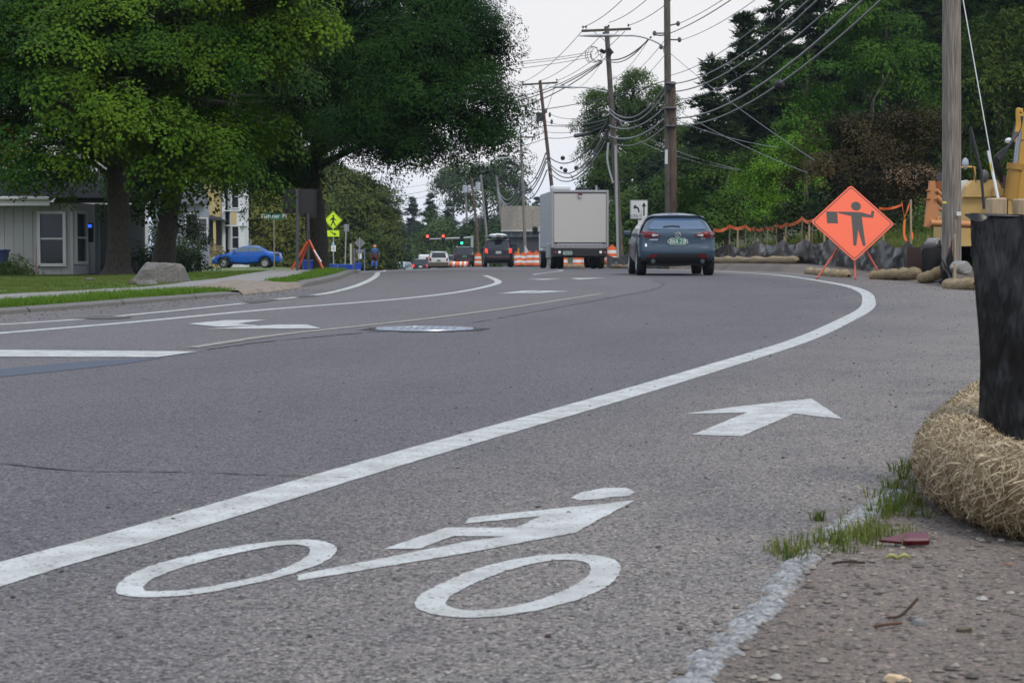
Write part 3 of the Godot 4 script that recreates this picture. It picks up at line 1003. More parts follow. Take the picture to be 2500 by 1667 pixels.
	bay.prism(foot, ytop + .1, Transform3D(Basis(Vector3.RIGHT, Vector3(0, 0, 1), Vector3.UP), Vector3.ZERO))
	w = part("bay", bay, wt, h)
	mb = MB.new()
	var py0 := 2.848 - gy
	var py1 := 3.727 - gy
	mb.box(T(Vector3((bm + br - .25) / 2 - .08, (py0 + py1) / 2, .37)), Vector3(br - bm - .55, py1 - py0, .05))
	part("yellow_panel", mb, yel, w)
	for q in [1.998 - gy, 4.722 - gy]:
		window(.42, 1.45, T(Vector3(bm + .36, q, .36)), h, .02, true, wt)
		window(.62, 1.45, T(Vector3((bl + bm) / 2, q, -.26), Vector3(0, -atan2(1.25, bm - bl), 0)), h, .02, true, wt)
	for q in [2.79 - gy, 3.786 - gy]:
		mb = MB.new()
		mb.box(T(Vector3((bl + br) / 2, q, -.4)), Vector3(br - bl + .14, .08, 1.65))
		part("moulding", mb, wt, w)
	mb = MB.new()
	mb.hexa([Vector3(ylo - 3, ytop, .5), Vector3(br + .4, ytop, .8), Vector3(br + .4, ytop, -8), Vector3(ylo - 3, ytop, -8), Vector3(ylo - 2.5, ytop + .3, .3), Vector3(br + .2, ytop + .3, .6), Vector3(br - 1.5, ytop + 2.6, -4), Vector3(ylo - 3, ytop + 2.6, -4)])
	part("roof", mb, shm[2], h)
	mb = MB.new()
	mb.hexa([Vector3(-20.824, 3.229 - gy, 2.2), Vector3(-19.043, 3.073 - gy, 2.2), Vector3(-19.043, 3.073 - gy, .1), Vector3(-20.824, 3.112 - gy, .1), Vector3(-20.765, 3.376 - gy, 2.1), Vector3(-19.159, 3.188 - gy, 2.1), Vector3(-20.176, 3.493 - gy, .1), Vector3(-20.824, 3.493 - gy, .1)])
	part("porch_roof", mb, shm[0], h)
	mb = MB.new()
	mb.box(T(Vector3(-19.752, (3.209 - gy) / 2 + .4, 2.0)), Vector3(.16, 3.209 - gy - .8, .16))
	part("porch_column", mb, mt("porch_yellow", .55, .44, .17, .7), h)
	mb = MB.new()
	mb.box(T(Vector3(-20.044, (2.424 - gy), .03)), Vector3(.8, 1.9, .07))
	part("door", mb, mt("dark_door", .03, .028, .03, .5), h)
	var st := thing("wooden_stairs", "brown wooden stairs with a slatted railing in front of the yellow house", "stairs", Vector3(-20.123, gy, -122.0))
	var wd := mt("stair_wood", .16, .125, .09, .85)
	var run := -18.888 - -20.123
	for k in 7:
		mb = MB.new()
		mb.box(T(Vector3(run * (k + .5) / 7, 1.15 - .15 * k, -.4)), Vector3(run / 7 + .04, .05, 1.1))
		part("tread", mb, wd, st)
	mb = MB.new()
	mb.hexa([Vector3(0, 1.9, .1), Vector3(run, .95, .1), Vector3(run, .95, .17), Vector3(0, 1.9, .17), Vector3(0, 2.0, .1), Vector3(run, 1.05, .1), Vector3(run, 1.05, .17), Vector3(0, 2.0, .17)])
	part("handrail", mb, wd, st)
	for k in 12:
		mb = MB.new()
		var t := (k + .5) / 12.0
		mb.box(T(Vector3(run * t, 1.0 - .97 * t + .46, .14)), Vector3(.05, .98, .04))
		part("slat", mb, wd, st)
	mb = MB.new()
	mb.box(T(Vector3(run, .5, .14)), Vector3(.11, 1.15, .11))
	part("newel_post", mb, wd, st)
	d = 118.0
	gy = land_y(-20, d)
	h = thing("grey_cottage", "small blue-grey house with white window frames between the two big trunks", "house", Vector3(0, gy, -d))
	mb = MB.new()
	mb.box(T(Vector3(-21.212, 1.9, -.8)), Vector3(3.332, 4.6, 1.4))
	w = part("wall", mb, mt("blue_grey_siding", .26, .285, .33, .8), h)
	y = .2
	while y < 4.1:
		mb = MB.new()
		mb.box(T(Vector3(-21.212, y, -.09), Vector3(.1, 0, 0)), Vector3(3.332, .2, .025))
		part("plank", mb, mt("blue_grey_siding", .26, .285, .33, .8), w)
		y += .19
	window(.62, 1.7, T(Vector3(-20.435, 2.561 - gy, -.05)), h, .02)
	window(.5, 1.7, T(Vector3(-19.713, 2.256 - gy, -.05)), h, .08)
	mb = MB.new()
	mb.hexa([Vector3(-22.934, 4.1, .4), Vector3(-19.491, 4.1, .4), Vector3(-19.491, 4.1, -1.7), Vector3(-22.934, 4.1, -1.7), Vector3(-22.934, 5.4, -.6), Vector3(-19.824, 5.4, -.6), Vector3(-19.824, 5.45, -.8), Vector3(-22.934, 5.45, -.8)])
	part("roof", mb, mt("cottage_roof", .09, .095, .115, .9), h)
	var sd := thing("satellite_dish", "small grey satellite dish beside the yellow house bay", "satellite dish", Vector3(-18.049, land_y(-18, 127), -127.0))
	mb = MB.new()
	var hh := 1.692 - land_y(-18, 127)
	mb.tube([Vector3(0, 0, 0), Vector3(0, hh - .05, -.12)], .03, 6)
	part("mast", mb, mt("galvanised", .42, .43, .44, .45, .6), sd)
	mb = MB.new()
	mb.lathe([[.0, 0], [.1, .01], [.18, .035], [.22, .06], [.2, .05], [.0, -.02]], 18, T(Vector3(0, hh, -.05), Vector3(1.35, 0, .2)))
	part("reflector", mb, mt("dish_grey", .33, .33, .34, .5), sd)
	mb = MB.new()
	mb.tube([Vector3(0, hh - .2, 0), Vector3(.0, hh - .1, .3)], .012, 5)
	part("feed_arm", mb, mt("galvanised", .42, .43, .44, .45, .6), sd)
func plate(w: float, h: float, r: float) -> PackedVector2Array:
	var o := PackedVector2Array()
	for q in [[1, 1, 0], [-1, 1, 1], [-1, -1, 2], [1, -1, 3]]:
		for k in 4:
			var an: float = PI / 2 * (q[2] + k / 3.0)
			o.append(Vector2(q[0] * (w / 2 - r), q[1] * (h / 2 - r)) + Vector2(cos(an), sin(an)) * r)
	return o
func diamond(half: float, r: float) -> PackedVector2Array:
	var o := PackedVector2Array()
	var s := half * sqrt(2.0)
	for p in plate(s, s, r): o.append(p.rotated(PI / 4))
	return o
func grow(p: PackedVector2Array, k: float) -> PackedVector2Array:
	return Geometry2D.offset_polygon(p, k)[0]
func letters(text: String, h: float, mat: Material, parent: Node3D, xf: Transform3D, called := "lettering", bold := false) -> void:
	var tm := TextMesh.new()
	var f := SystemFont.new()
	f.font_names = PackedStringArray(["Droid Sans"])
	if bold: f.font_weight = 700
	tm.font = f
	tm.text = text
	tm.font_size = 32
	tm.pixel_size = h / 24.0
	tm.depth = .004
	var o := put(called, tm, mat, parent)
	o.transform = xf
func build_left_signs() -> void:
	var galv := mt("galvanised", .42, .43, .44, .45, .6)
	var dark := mt("sign_back", .018, .017, .018, .7)
	for q in [[683.0, 45.0, 434.0, 490.0, 686.0, 70.0, "larger dark sign back on the nearer post beside the orange frame"], [708.0, 49.0, 436.0, 500.0, 709.0, 37.0, "narrower dark sign back on the farther post beside the orange frame"]]:
		var dd: float = q[1]
		var x: float = (q[0] - 1176.0) / 4250.0 * dd
		var s := thing("road_sign", q[6], "road sign", on_land(x, dd))
		var gy: float = s.position.y
		var ytop: float = .678 + (590 - q[2]) * dd / 4250.0 - gy
		var ybot: float = .678 + (590 - q[3]) * dd / 4250.0 - gy
		var mb := MB.new()
		sign_post(mb, 0, 0, ytop - .02, .075)
		part("post", mb, mt("post_dark", .055, .058, .065, .6), s)
		mb = MB.new()
		var cx: float = (q[4] - q[0]) / 4250.0 * dd
		mb.prism(plate(q[5] / 4250.0 * dd, ytop - ybot, .04), .006, T(Vector3(cx, (ytop + ybot) / 2, -.06)))
		part("sign_panel", mb, dark, s)
	var fr := thing("orange_sign_frame", "folded orange sign stand leaning against the dark tree trunk", "sign stand", on_land(-5.242, 47.5))
	var om := mt("frame_orange", .50, .085, .03, .6)
	for q in [[-.42, .02, 0, -.02, .74, -.1], [.42, .0, .15, .02, .78, -.1], [-.3, .0, -.3, 0, .72, -.12]]:
		var mb := MB.new()
		mb.tube([Vector3(q[0], q[1], q[2]), Vector3(q[3], q[4], q[5])], .035, 4)
		part("leg", mb, om, fr)
	var mb := MB.new()
	mb.tube([Vector3(.17, .52, .12), Vector3(.36, .22, .17)], .02, 4)
	part("reflective_strip", mb, mt("reflective_white", .8, .8, .8, .3), fr)
	var s := thing("street_sign", "green street name sign reading Fletcher Pl on a slim post", "street sign", on_land(-10.278, 80.0))
	var gy := s.position.y
	var sy := 2.423 - gy
	mb = MB.new()
	sign_post(mb, 0, 0, sy - .1, .055)
	part("post", mb, mt("post_rust", .24, .22, .17, .7, .3), s)
	mb = MB.new()
	mb.prism(plate(.72, .23, .02), .006, T(Vector3(0, sy, .03)))
	var pn := part("name_plate", mb, mt("street_green", .012, .15, .10, .45), s)
	letters("Fletcher  Pl", .165, mt("sign_white", .82, .82, .8, .4), pn, T(Vector3(0, sy, .0385)))
	s = thing("pedestrian_sign", "yellow-green pedestrian crossing sign with an arrow plaque below", "road sign", on_land(-10.419, 108.0))
	gy = s.position.y
	var yg := mt("fluorescent_yellow", .62, .86, .02, .45)
	yg.emission_enabled = false
	mb = MB.new()
	sign_post(mb, 0, 0, 3.211 - gy, .06)
	part("post", mb, galv, s)
	var c := 2.806 - gy
	mb = MB.new()
	mb.prism(diamond(.535, .04), .006, T(Vector3(0, c, .05)))
	pn = part("sign_panel", mb, yg, s)
	var blk := mt("sign_black", .012, .012, .013, .5)
	mb = MB.new()
	var bd := diamond(.50, .035)
	var bi := diamond(.475, .03)
	for k in bd.size():
		var j := (k + 1) % bd.size()
		var o3 := Vector3(0, c, .0595)
		mb.quad(Vector3(bd[k].x, bd[k].y, 0) + o3, Vector3(bd[j].x, bd[j].y, 0) + o3, Vector3(bi[j].x, bi[j].y, 0) + o3, Vector3(bi[k].x, bi[k].y, 0) + o3, Vector3(0, 0, 1))
	part("border", mb, blk, pn)
	mb = MB.new()
	var wx := T(Vector3(0, c, .058))
	mb.prism(PackedVector2Array([Vector2(-.05, .17), Vector2(.06, .17), Vector2(.09, .1), Vector2(.2, .03), Vector2(.18, -.01), Vector2(.05, .05), Vector2(.05, -.07), Vector2(.16, -.3), Vector2(.1, -.32), Vector2(0, -.12), Vector2(-.1, -.32), Vector2(-.16, -.3), Vector2(-.05, -.06), Vector2(-.06, .06), Vector2(-.15, -.03), Vector2(-.19, .0), Vector2(-.1, .13)]), .003, wx)
	var hd := PackedVector2Array()
	for k in 14: hd.append(Vector2(cos(TAU * k / 14), sin(TAU * k / 14)) * .06 + Vector2(.01, .245))
	mb.prism(hd, .003, wx)
	part("walking_figure", mb, blk, pn)
	mb = MB.new()
	var c2 := 2.047 - gy
	mb.prism(plate(.70, .36, .03), .006, T(Vector3(0, c2, .05)))
	pn = part("arrow_plaque", mb, yg, s)
	mb = MB.new()
	mb.prism(PackedVector2Array([Vector2(-.18, .09), Vector2(-.16, .13), Vector2(.06, .0), Vector2(.09, .05), Vector2(.2, -.1), Vector2(.0, -.09), Vector2(.03, -.045)]), .003, T(Vector3(0, c2, .0572)))
	part("arrow", mb, blk, pn)
	mb = MB.new()
	mb.ball(Vector3(0, 1.439 - gy, .06), Vector3(.075, .075, .05), 10)
	part("push_button", mb, mt("button_blue", .35, .55, .75, .3), s)
	mb = MB.new()
	mb.prism(plate(.26, .36, .02), .006, T(Vector3(.01, 1.185 - gy, .05)))
	pn = part("instruction_plate", mb, mt("sign_white", .82, .82, .8, .4), s)
	mb = MB.new()
	for k in 3: mb.box(T(Vector3(.01, 1.185 - gy + .06 - .07 * k, .0585)), Vector3(.16, .025, .003))
	part("print", mb, mt("sign_black", .012, .012, .013, .5), pn)
	var gm := mt("sign_grey", .25, .25, .27, .5, .4)
	for q in [[795.0, 120.0, 515.0, 532.0, .34, false, "rectangular grey sign back on a leaning post behind the blue bins"], [826.0, 150.0, 545.0, 571.0, .0, true, "grey diamond sign back with a small plaque left of the cyclist"]]:
		var dd: float = q[1]
		s = thing("road_sign", q[6], "road sign", on_land((q[0] - 1176.0) / 4250.0 * dd, dd))
		gy = s.position.y
		var yt: float = .678 + (590 - q[2]) * dd / 4250.0 - gy
		var yb: float = .678 + (590 - q[3]) * dd / 4250.0 - gy
		mb = MB.new()
		mb.box(T(Vector3(-.03, yt / 2, 0), Vector3(0, 0, -.03)), Vector3(.07, yt, .05), .008)
		part("post", mb, galv, s)
		mb = MB.new()
		if q[5]:
			mb.prism(diamond((yt - yb) / 2, .03), .006, T(Vector3(.02, (yt + yb) / 2, -.05)))
		else:
			mb.prism(plate(q[4], yt - yb, .03), .006, T(Vector3(.03, (yt + yb) / 2, -.05)))
		part("sign_panel", mb, gm, s)
		if q[5]:
			mb = MB.new()
			mb.prism(plate(.62, .3, .02), .006, T(Vector3(.02, yb - .2, -.05)))
			part("plaque", mb, gm, s)
			mb = MB.new()
			mb.prism(plate(.3, .42, .02), .006, T(Vector3(.02, yb - .6, -.05)))
			part("plaque", mb, mt("sign_white", .82, .82, .8, .4), s)
			for e in [-.42, .38]:
				mb = MB.new()
				mb.box(T(Vector3(e, yb / 2 - .1, -.3)), Vector3(.08, yb + .2, .06), .01)
				part("side_post", mb, mt("post_blue", .17, .22, .33, .6), s)
	for q in [[852.0, 150.0, 560.0, .1, .52, .5, .45, "pale short post between the sign posts"], [857.0, 152.0, 562.0, .1, .15, .1, .06, "brown short post beside the pale one"], [864.0, 155.0, 575.0, .07, .75, .42, .02, "thin yellow marker post on the far verge"]]:
		var dd: float = q[1]
		var xx: float = ((q[0] - 46.0) - 1176.0) / 4250.0 * dd
		var yy := land_y(xx, dd)
		mb = MB.new()
		var ht: float = .678 + (590 - q[2]) * dd / 4250.0 - yy
		mb.box(T(Vector3(xx, yy + ht / 2 - .1, -dd)), Vector3(q[3] * 1.3, ht + .2, q[3]), .01)
		solo("marker_post", mb, mt("post_%d" % int(q[0]), q[4], q[5], q[6], .7), q[7], "post")
	var blue := mt("bin_blue", .012, .06, .42, .45)
	var pale := mt("bin_lid", .06, .16, .55, .4)
	for q in [[776.0, 107.5, 610.5, .40, "blue recycling bin with a recycling mark nearest the crossing sign"], [789.0, 107.2, 609.5, .42, "blue recycling bin with a pale lid right of the marked one"], [805.0, 122.0, 608.0, .36, "small blue bin behind the two nearest bins"], [822.0, 128.0, 604.5, .42, "blue bin holding a dark bag below the grey diamond sign"], [762.0, 104.0, 615.0, .3, "low blue bin half hidden by the dark trunk"], [706.0, 58.0, 611.0, .3, "blue bin seen between the orange frame legs"]]:
		var dd: float = q[1]
		var xx: float = (q[0] - 1176.0) / 4250.0 * dd
		var b := thing("recycling_bin", q[4], "recycling bin", on_land(xx, dd), rng.randf_range(-.3, .3), "blue recycling bins on the far verge")
		var ht: float = maxf(.3, .678 + (590 - q[2]) * dd / 4250.0 - b.position.y)
		var w: float = q[3]
		mb = MB.new()
		var e := .03
		mb.hexa([Vector3(-w * .44, 0, -.2), Vector3(w * .44, 0, -.2), Vector3(w * .44, 0, .2), Vector3(-w * .44, 0, .2), Vector3(-w / 2, ht, -.24), Vector3(w / 2, ht, -.24), Vector3(w / 2, ht, .24), Vector3(-w / 2, ht, .24)])
		part("tub", mb, blue, b)
		mb = MB.new()
		mb.box(T(Vector3(0, ht + .012, 0)), Vector3(w + .05, .035, .53), .01)
		part("rim", mb, pale, b)
		if q[0] == 776.0:
			mb = MB.new()
			for k in 3:
				mb.box(T(Vector3(.07 * cos(TAU * k / 3 + PI / 2), ht * .5 + .07 * sin(TAU * k / 3 + PI / 2), .236), Vector3(0, 0, TAU * k / 3)), Vector3(.1, .03, .006))
			part("recycling_mark", mb, mt("bin_print", .45, .55, .8, .5), b)
		if q[0] == 822.0:
			var bag := rock(Vector3(.2, .16, .18), 3)
			var bo := solo("rubbish_bag", bag, mt("bag_black", .012, .012, .014, .3), "black bag lying in the blue bin below the diamond sign", "bag")
			bo.position = b.position + Vector3(0, ht + .12, 0)
	var b2 := thing("wheeled_bin", "dark blue wheeled bin at the grey house wall on the picture's left edge", "bin", on_land(-14.879, 53.5))
	mb = MB.new()
	mb.hexa([Vector3(-.22, 0, -.25), Vector3(.2, 0, -.25), Vector3(.2, 0, .25), Vector3(-.22, 0, .25), Vector3(-.28, .72, -.32), Vector3(.26, .72, -.32), Vector3(.26, .72, .32), Vector3(-.28, .72, .32)])
	part("tub", mb, mt("bin_navy", .012, .025, .11, .5), b2)
	mb = MB.new()
	mb.box(T(Vector3(0, .75, 0)), Vector3(.6, .06, .7), .02)
	part("lid", mb, mt("bin_navy", .012, .025, .11, .5), b2)
	mb = MB.new()
	mb.box(T(on_land(-12.847, 50.0, .4)), Vector3(.02, .9, .02))
	var ss := solo("survey_stake", mb, mt("stake_pink", .45, .2, .16, .7), "thin pinkish stake standing in the lawn before the house window", "stake")
func straw_roll(called: String, label: String, path: Array, rad: float, strands: int, seed_: int, lump := .12) -> Node3D:
	var t := thing(called, label, "straw wattle", path[0] as Vector3, 0.0, "straw wattles along the silt fence")
	var r := RandomNumberGenerator.new()
	r.seed = seed_
	var f := FastNoiseLite.new()
	f.seed = seed_
	f.frequency = 1.6
	var p := []
	for q in smooth3(path, 10): p.append(q - t.position)
	var rr := []
	var n := p.size()
	for i in n:
		var e := minf(i, n - 1 - i) / 3.0
		rr.append(rad * (1.0 + lump * f.get_noise_1d(i * 1.4) + .5 * lump * sin(i * 1.05)) * sqrt(clampf(1.0 - pow(maxf(0, 1 - e), 2), .05, 1)))
	var mb := MB.new()
	var sides := 20
	var rows := []
	var cols := []
	for i in n:
		var tg: Vector3 = (p[mini(i + 1, n - 1)] - p[maxi(i - 1, 0)]).normalized()
		var s := tg.cross(Vector3.UP).normalized()
		var u := s.cross(tg)
		var row := PackedVector3Array()
		var cr := []
		for k in sides:
			var an := TAU * k / sides
			var d := s * cos(an) + u * sin(an) * .9
			var m := f.get_noise_3dv((p[i] + d * rad) * 9.0)
			row.append(p[i] + d * rr[i] * (.95 + .07 * m))
			cr.append(Color(.17, .12, .06).lerp(Color(.32, .24, .13), clampf(.5 + m + r.randf_range(-.3, .3), 0, 1)))
		rows.append(row)
		cols.append(cr)
	mb.grid(rows, Vector3.ZERO, true, cols)
	part("core", mb, straw, t)
	mb = MB.new()
	for k in strands:
		var i := r.randi_range(1, n - 2)
		var tg: Vector3 = (p[i + 1] - p[i - 1]).normalized()
		var s := tg.cross(Vector3.UP).normalized()
		var u := s.cross(tg)
		var an := r.randf() * TAU
		var d := s * cos(an) + u * sin(an) * .9
		var c: Vector3 = p[i].lerp(p[i + 1], r.randf()) + d * rr[i] * r.randf_range(.95, 1.03)
		var w := tg.cross(d)
		var dir := (tg * r.randf_range(-1, 1) + w * r.randf_range(-1, 1)).normalized()
		var l := rad * r.randf_range(.2, .6)
		var th := rad * r.randf_range(.006, .014)
		var sd := dir.cross(d).normalized() * th
		var a := c - dir * l / 2 - d * rad * .03
		var m := c + d * rad * r.randf_range(.02, .10)
		var b := c + dir * l / 2 + d * rad * r.randf_range(-.04, .12)
		var v := r.randf()
		mb.col = Color(.17, .115, .055).lerp(Color(.56, .45, .29), v * v if r.randf() < .6 else v)
		mb.quad(a - sd, a + sd, m + sd, m - sd, d)
		mb.quad(m - sd, m + sd, b + sd, b - sd, d)
	var st := part("straws", mb, straw, t)
	st.set_meta("kind", "stuff")
	return t
func silt_fence(label: String, path: Array, h: float, sag: float, seed_: int, lean := 0.0, bury := .05) -> Node3D:
	var p0 := on_land(path[0].x, path[0].y)
	var t := thing("silt_fence", label, "silt fence", p0)
	var f := FastNoiseLite.new()
	f.seed = seed_
	f.frequency = 1.0
	var rows := []
	var ny := 14
	for j in ny + 1: rows.append(PackedVector3Array())
	for i in path.size() - 1:
		var a: Vector2 = path[i]
		var b: Vector2 = path[i + 1]
		var m := 14
		var n2 := (b - a).normalized().orthogonal()
		for k in m + (1 if i == path.size() - 2 else 0):
			var u := float(k) / m
			var q := a.lerp(b, u)
			var drop := sag * sin(PI * u) * (.6 + .8 * absf(f.get_noise_1d(i * 3.1)))
			var top := h - drop + .03 * f.get_noise_1d(q.x * 9 + q.y * 9)
			for j in ny + 1:
				var v := float(j) / ny
				var al := i * 2.4 + u * 2.4
				var fold := (f.get_noise_2d(al * .8 + .35 * v, .3 * v) * .22 + f.get_noise_2d(al * 2.6 - .5 * v * (u - .5), 9.0) * .12) * (.35 + .65 * sin(PI * minf(1.0, .15 + v * .75))) * (.4 + .6 * sin(PI * u))
				var o := q + n2 * (fold + lean * v)
				rows[j].append(Vector3(o.x, land_y(q.x, q.y) - bury + (top + bury) * v, -o.y) - p0)
	var mb := MB.new()
	mb.grid(rows, Vector3(0, .2, 1))
	part("fabric", mb, plastic_sheet, t)
	for q in path:
		mb = MB.new()
		var g := on_land(q.x, q.y) - p0
		mb.box(T(g + Vector3(.03, h * .5, -.05), Vector3(rng.randf_range(-.05, .05), rng.randf(), rng.randf_range(-.06, .06))), Vector3(.04, h + (.16 if h > .5 else -.1), .035), .004)
		part("stake", mb, stake_wood, t)
	return t
func build_right() -> void:
	var mb := MB.new()
	for run in [[Vector2(0.194, 2.513), Vector2(0.28, 2.847), Vector2(0.374, 3.158), Vector2(0.505, 3.554), Vector2(0.656, 4.062), .066, "broken concrete gutter edge in the foreground"], [Vector2(0.709, 4.224), Vector2(0.795, 4.428), Vector2(0.892, 4.66), Vector2(0.989, 4.9), Vector2(1.082, 5.119), .075, "worn concrete gutter edge beyond the weeds"]]:
		mb = MB.new()
		var rows := []
		var cols := []
		var pth := smooth_path(run.slice(0, 5), .008)
		for i in pth.size():
			var tg: Vector2 = (pth[mini(i + 1, pth.size() - 1)] - pth[maxi(i - 1, 0)]).normalized()
			var s := Vector2(tg.y, -tg.x)
			var q: Vector2 = pth[i]
			var row := PackedVector3Array()
			var cr := []
			var w: float = run[5] * clampf(minf(i, pth.size() - 1 - i) / 8.0, .15, 1)
			for k in 17:
				var u := (k - 8) / 8.0
				var ragged := .03 * fn.get_noise_2d(q.x * 500 + signf(u) * 300, q.y * 500) * absf(u)
				var z := q + s * (u * w * .5 + ragged)
				var hgt := (.011 + .005 * fn.get_noise_2d(z.x * 900, z.y * 900) + .004 * (rng.randf() - .5)) * (1.0 - pow(absf(u), 4))
				row.append(Vector3(z.x, road_y(z.x, z.y) + hgt - .004, -z.y))
				var g := clampf(.19 + .18 * (rng.randf() - .5) + .2 * fn.get_noise_2d(z.x * 4000, z.y * 4000) + .14 * fn.get_noise_2d(z.x * 900, z.y * 900), .07, .5)
				cr.append(Color(g, g * 1.0, g * 1.0))
			rows.append(row)
			cols.append(cr)
		mb.grid(rows, Vector3.UP, false, cols)
		struct("gutter", mb, vc("broken_concrete", .95), self, run[6])
	straw_roll("straw_wattle", "large loose straw wattle in the right foreground under the near black fence", [
		on_land(2.45, 8.9, .09), on_land(2.02, 7.4, .10), on_land(1.60, 6.2, .11), on_land(1.31, 5.35, .11), on_land(1.185, 4.85, .11), on_land(1.17, 4.5, .11), on_land(1.25, 4.24, .11), on_land(1.5, 4.1, .11), on_land(2.1, 4.05, .11)], .118, 17000, 61, .05)
	straw_roll("straw_wattle", "second straw wattle whose edge shows at the lower right border", [on_land(1.02, 3.38, .04), on_land(1.3, 3.28, .06), on_land(1.9, 3.2, .08)], .075, 1800, 62, .08)
	near_fence()
	straw_roll("straw_wattle", "straw wattle lying left of the orange sign, along the dark fence", [on_land(7.228, 80, .1), on_land(7.584, 68, .1), on_land(7.768, 63, .1), on_land(7.967, 57, .1), on_land(8.128, 52.5, .1)], .14, 1500, 63, .34)
	straw_roll("straw_wattle", "straw wattle behind the left leg of the orange sign", [on_land(7.221, 45, .09), on_land(7.173, 43, .09), on_land(7.09, 40.5, .09), on_land(7.194, 39.5, .09)], .13, 1000, 64, .4)
	straw_roll("straw_wattle", "thick straw wattle right of the orange sign's right leg", [on_land(7.324, 37.5, .1), on_land(7.481, 36.8, .1), on_land(7.615, 35.8, .1), on_land(7.716, 35.0, .1)], .125, 1200, 65, .34)
	straw_roll("straw_wattle", "short straw wattle tilting up against the fence beside the wooden pole", [on_land(7.409, 33.5, .09), on_land(7.485, 33.0, .12), on_land(7.625, 32.6, .22)], .115, 700, 66, .15)
	straw_roll("straw_wattle", "straw wattle in front of the wooden pole, next to the near fence", [on_land(6.941, 29.5, .1), on_land(6.973, 28.8, .1), on_land(7.06, 28.2, .1)], .12, 800, 67, .15)
	straw_roll("straw_wattle", "straw wattle glimpsed between the box truck's wheels", [on_land(2.468, 92, .1), on_land(3.473, 90, .1), on_land(4.431, 88, .1)], .14, 500, 68, .2)
	straw_roll("straw_wattle", "straw wattle between the last barrel and the blue hatchback", [on_land(4.311, 80, .1), on_land(4.662, 78, .1), on_land(5.114, 76, .1)], .14, 500, 69, .25)
	silt_fence("black plastic silt fence behind the orange sign and the straw wattles", [Vector2(6.9, 85), Vector2(7.6, 75), Vector2(7.95, 68), Vector2(8.2, 62), Vector2(8.35, 57), Vector2(8.4, 53), Vector2(8.4, 49), Vector2(8.35, 45), Vector2(8.3, 41.5), Vector2(8.25, 38.5), Vector2(8.2, 36.5), Vector2(8.05, 34.8), Vector2(7.9, 33.4), Vector2(7.68, 32.2)], .74, .22, 71)
	silt_fence("crumpled black fence end flopping down in front of the wooden pole", [Vector2(7.68, 32.15), Vector2(7.45, 31.2), Vector2(7.25, 30.4)], .40, .32, 72, .2)
	silt_fence("black silt fence piece between the box truck and the blue hatchback", [Vector2(4.7, 92), Vector2(5.35, 85), Vector2(5.9, 79), Vector2(6.3, 74)], .75, .32, 73)
	for q in [[2086.0, 36.4, 34.0, .028, .008, .009, "dark reddish panel of sheet on the fence right of the orange sign"], [2126.0, 34.2, 52.0, .010, .010, .012, "flat matt black round-cornered panel on the fence by the wooden pole"]]:
		mb = MB.new()
		var dd: float = q[1]
		var w: float = q[2] / 4250.0 * dd
		mb.prism(plate(w, .52, .06), .012, T(Vector3(0, .33, 0), Vector3(-.06, .25, 0)))
		var o := solo("fence_panel", mb, mt("panel_%d" % int(q[0]), q[3], q[4], q[5], .7), q[6], "panel")
		o.position = on_land((q[0] - 1176.0) / 4250.0 * dd, dd - .4)
		o.position.z += .12
	flagger_sign()
	tape_fence()
	excavator()
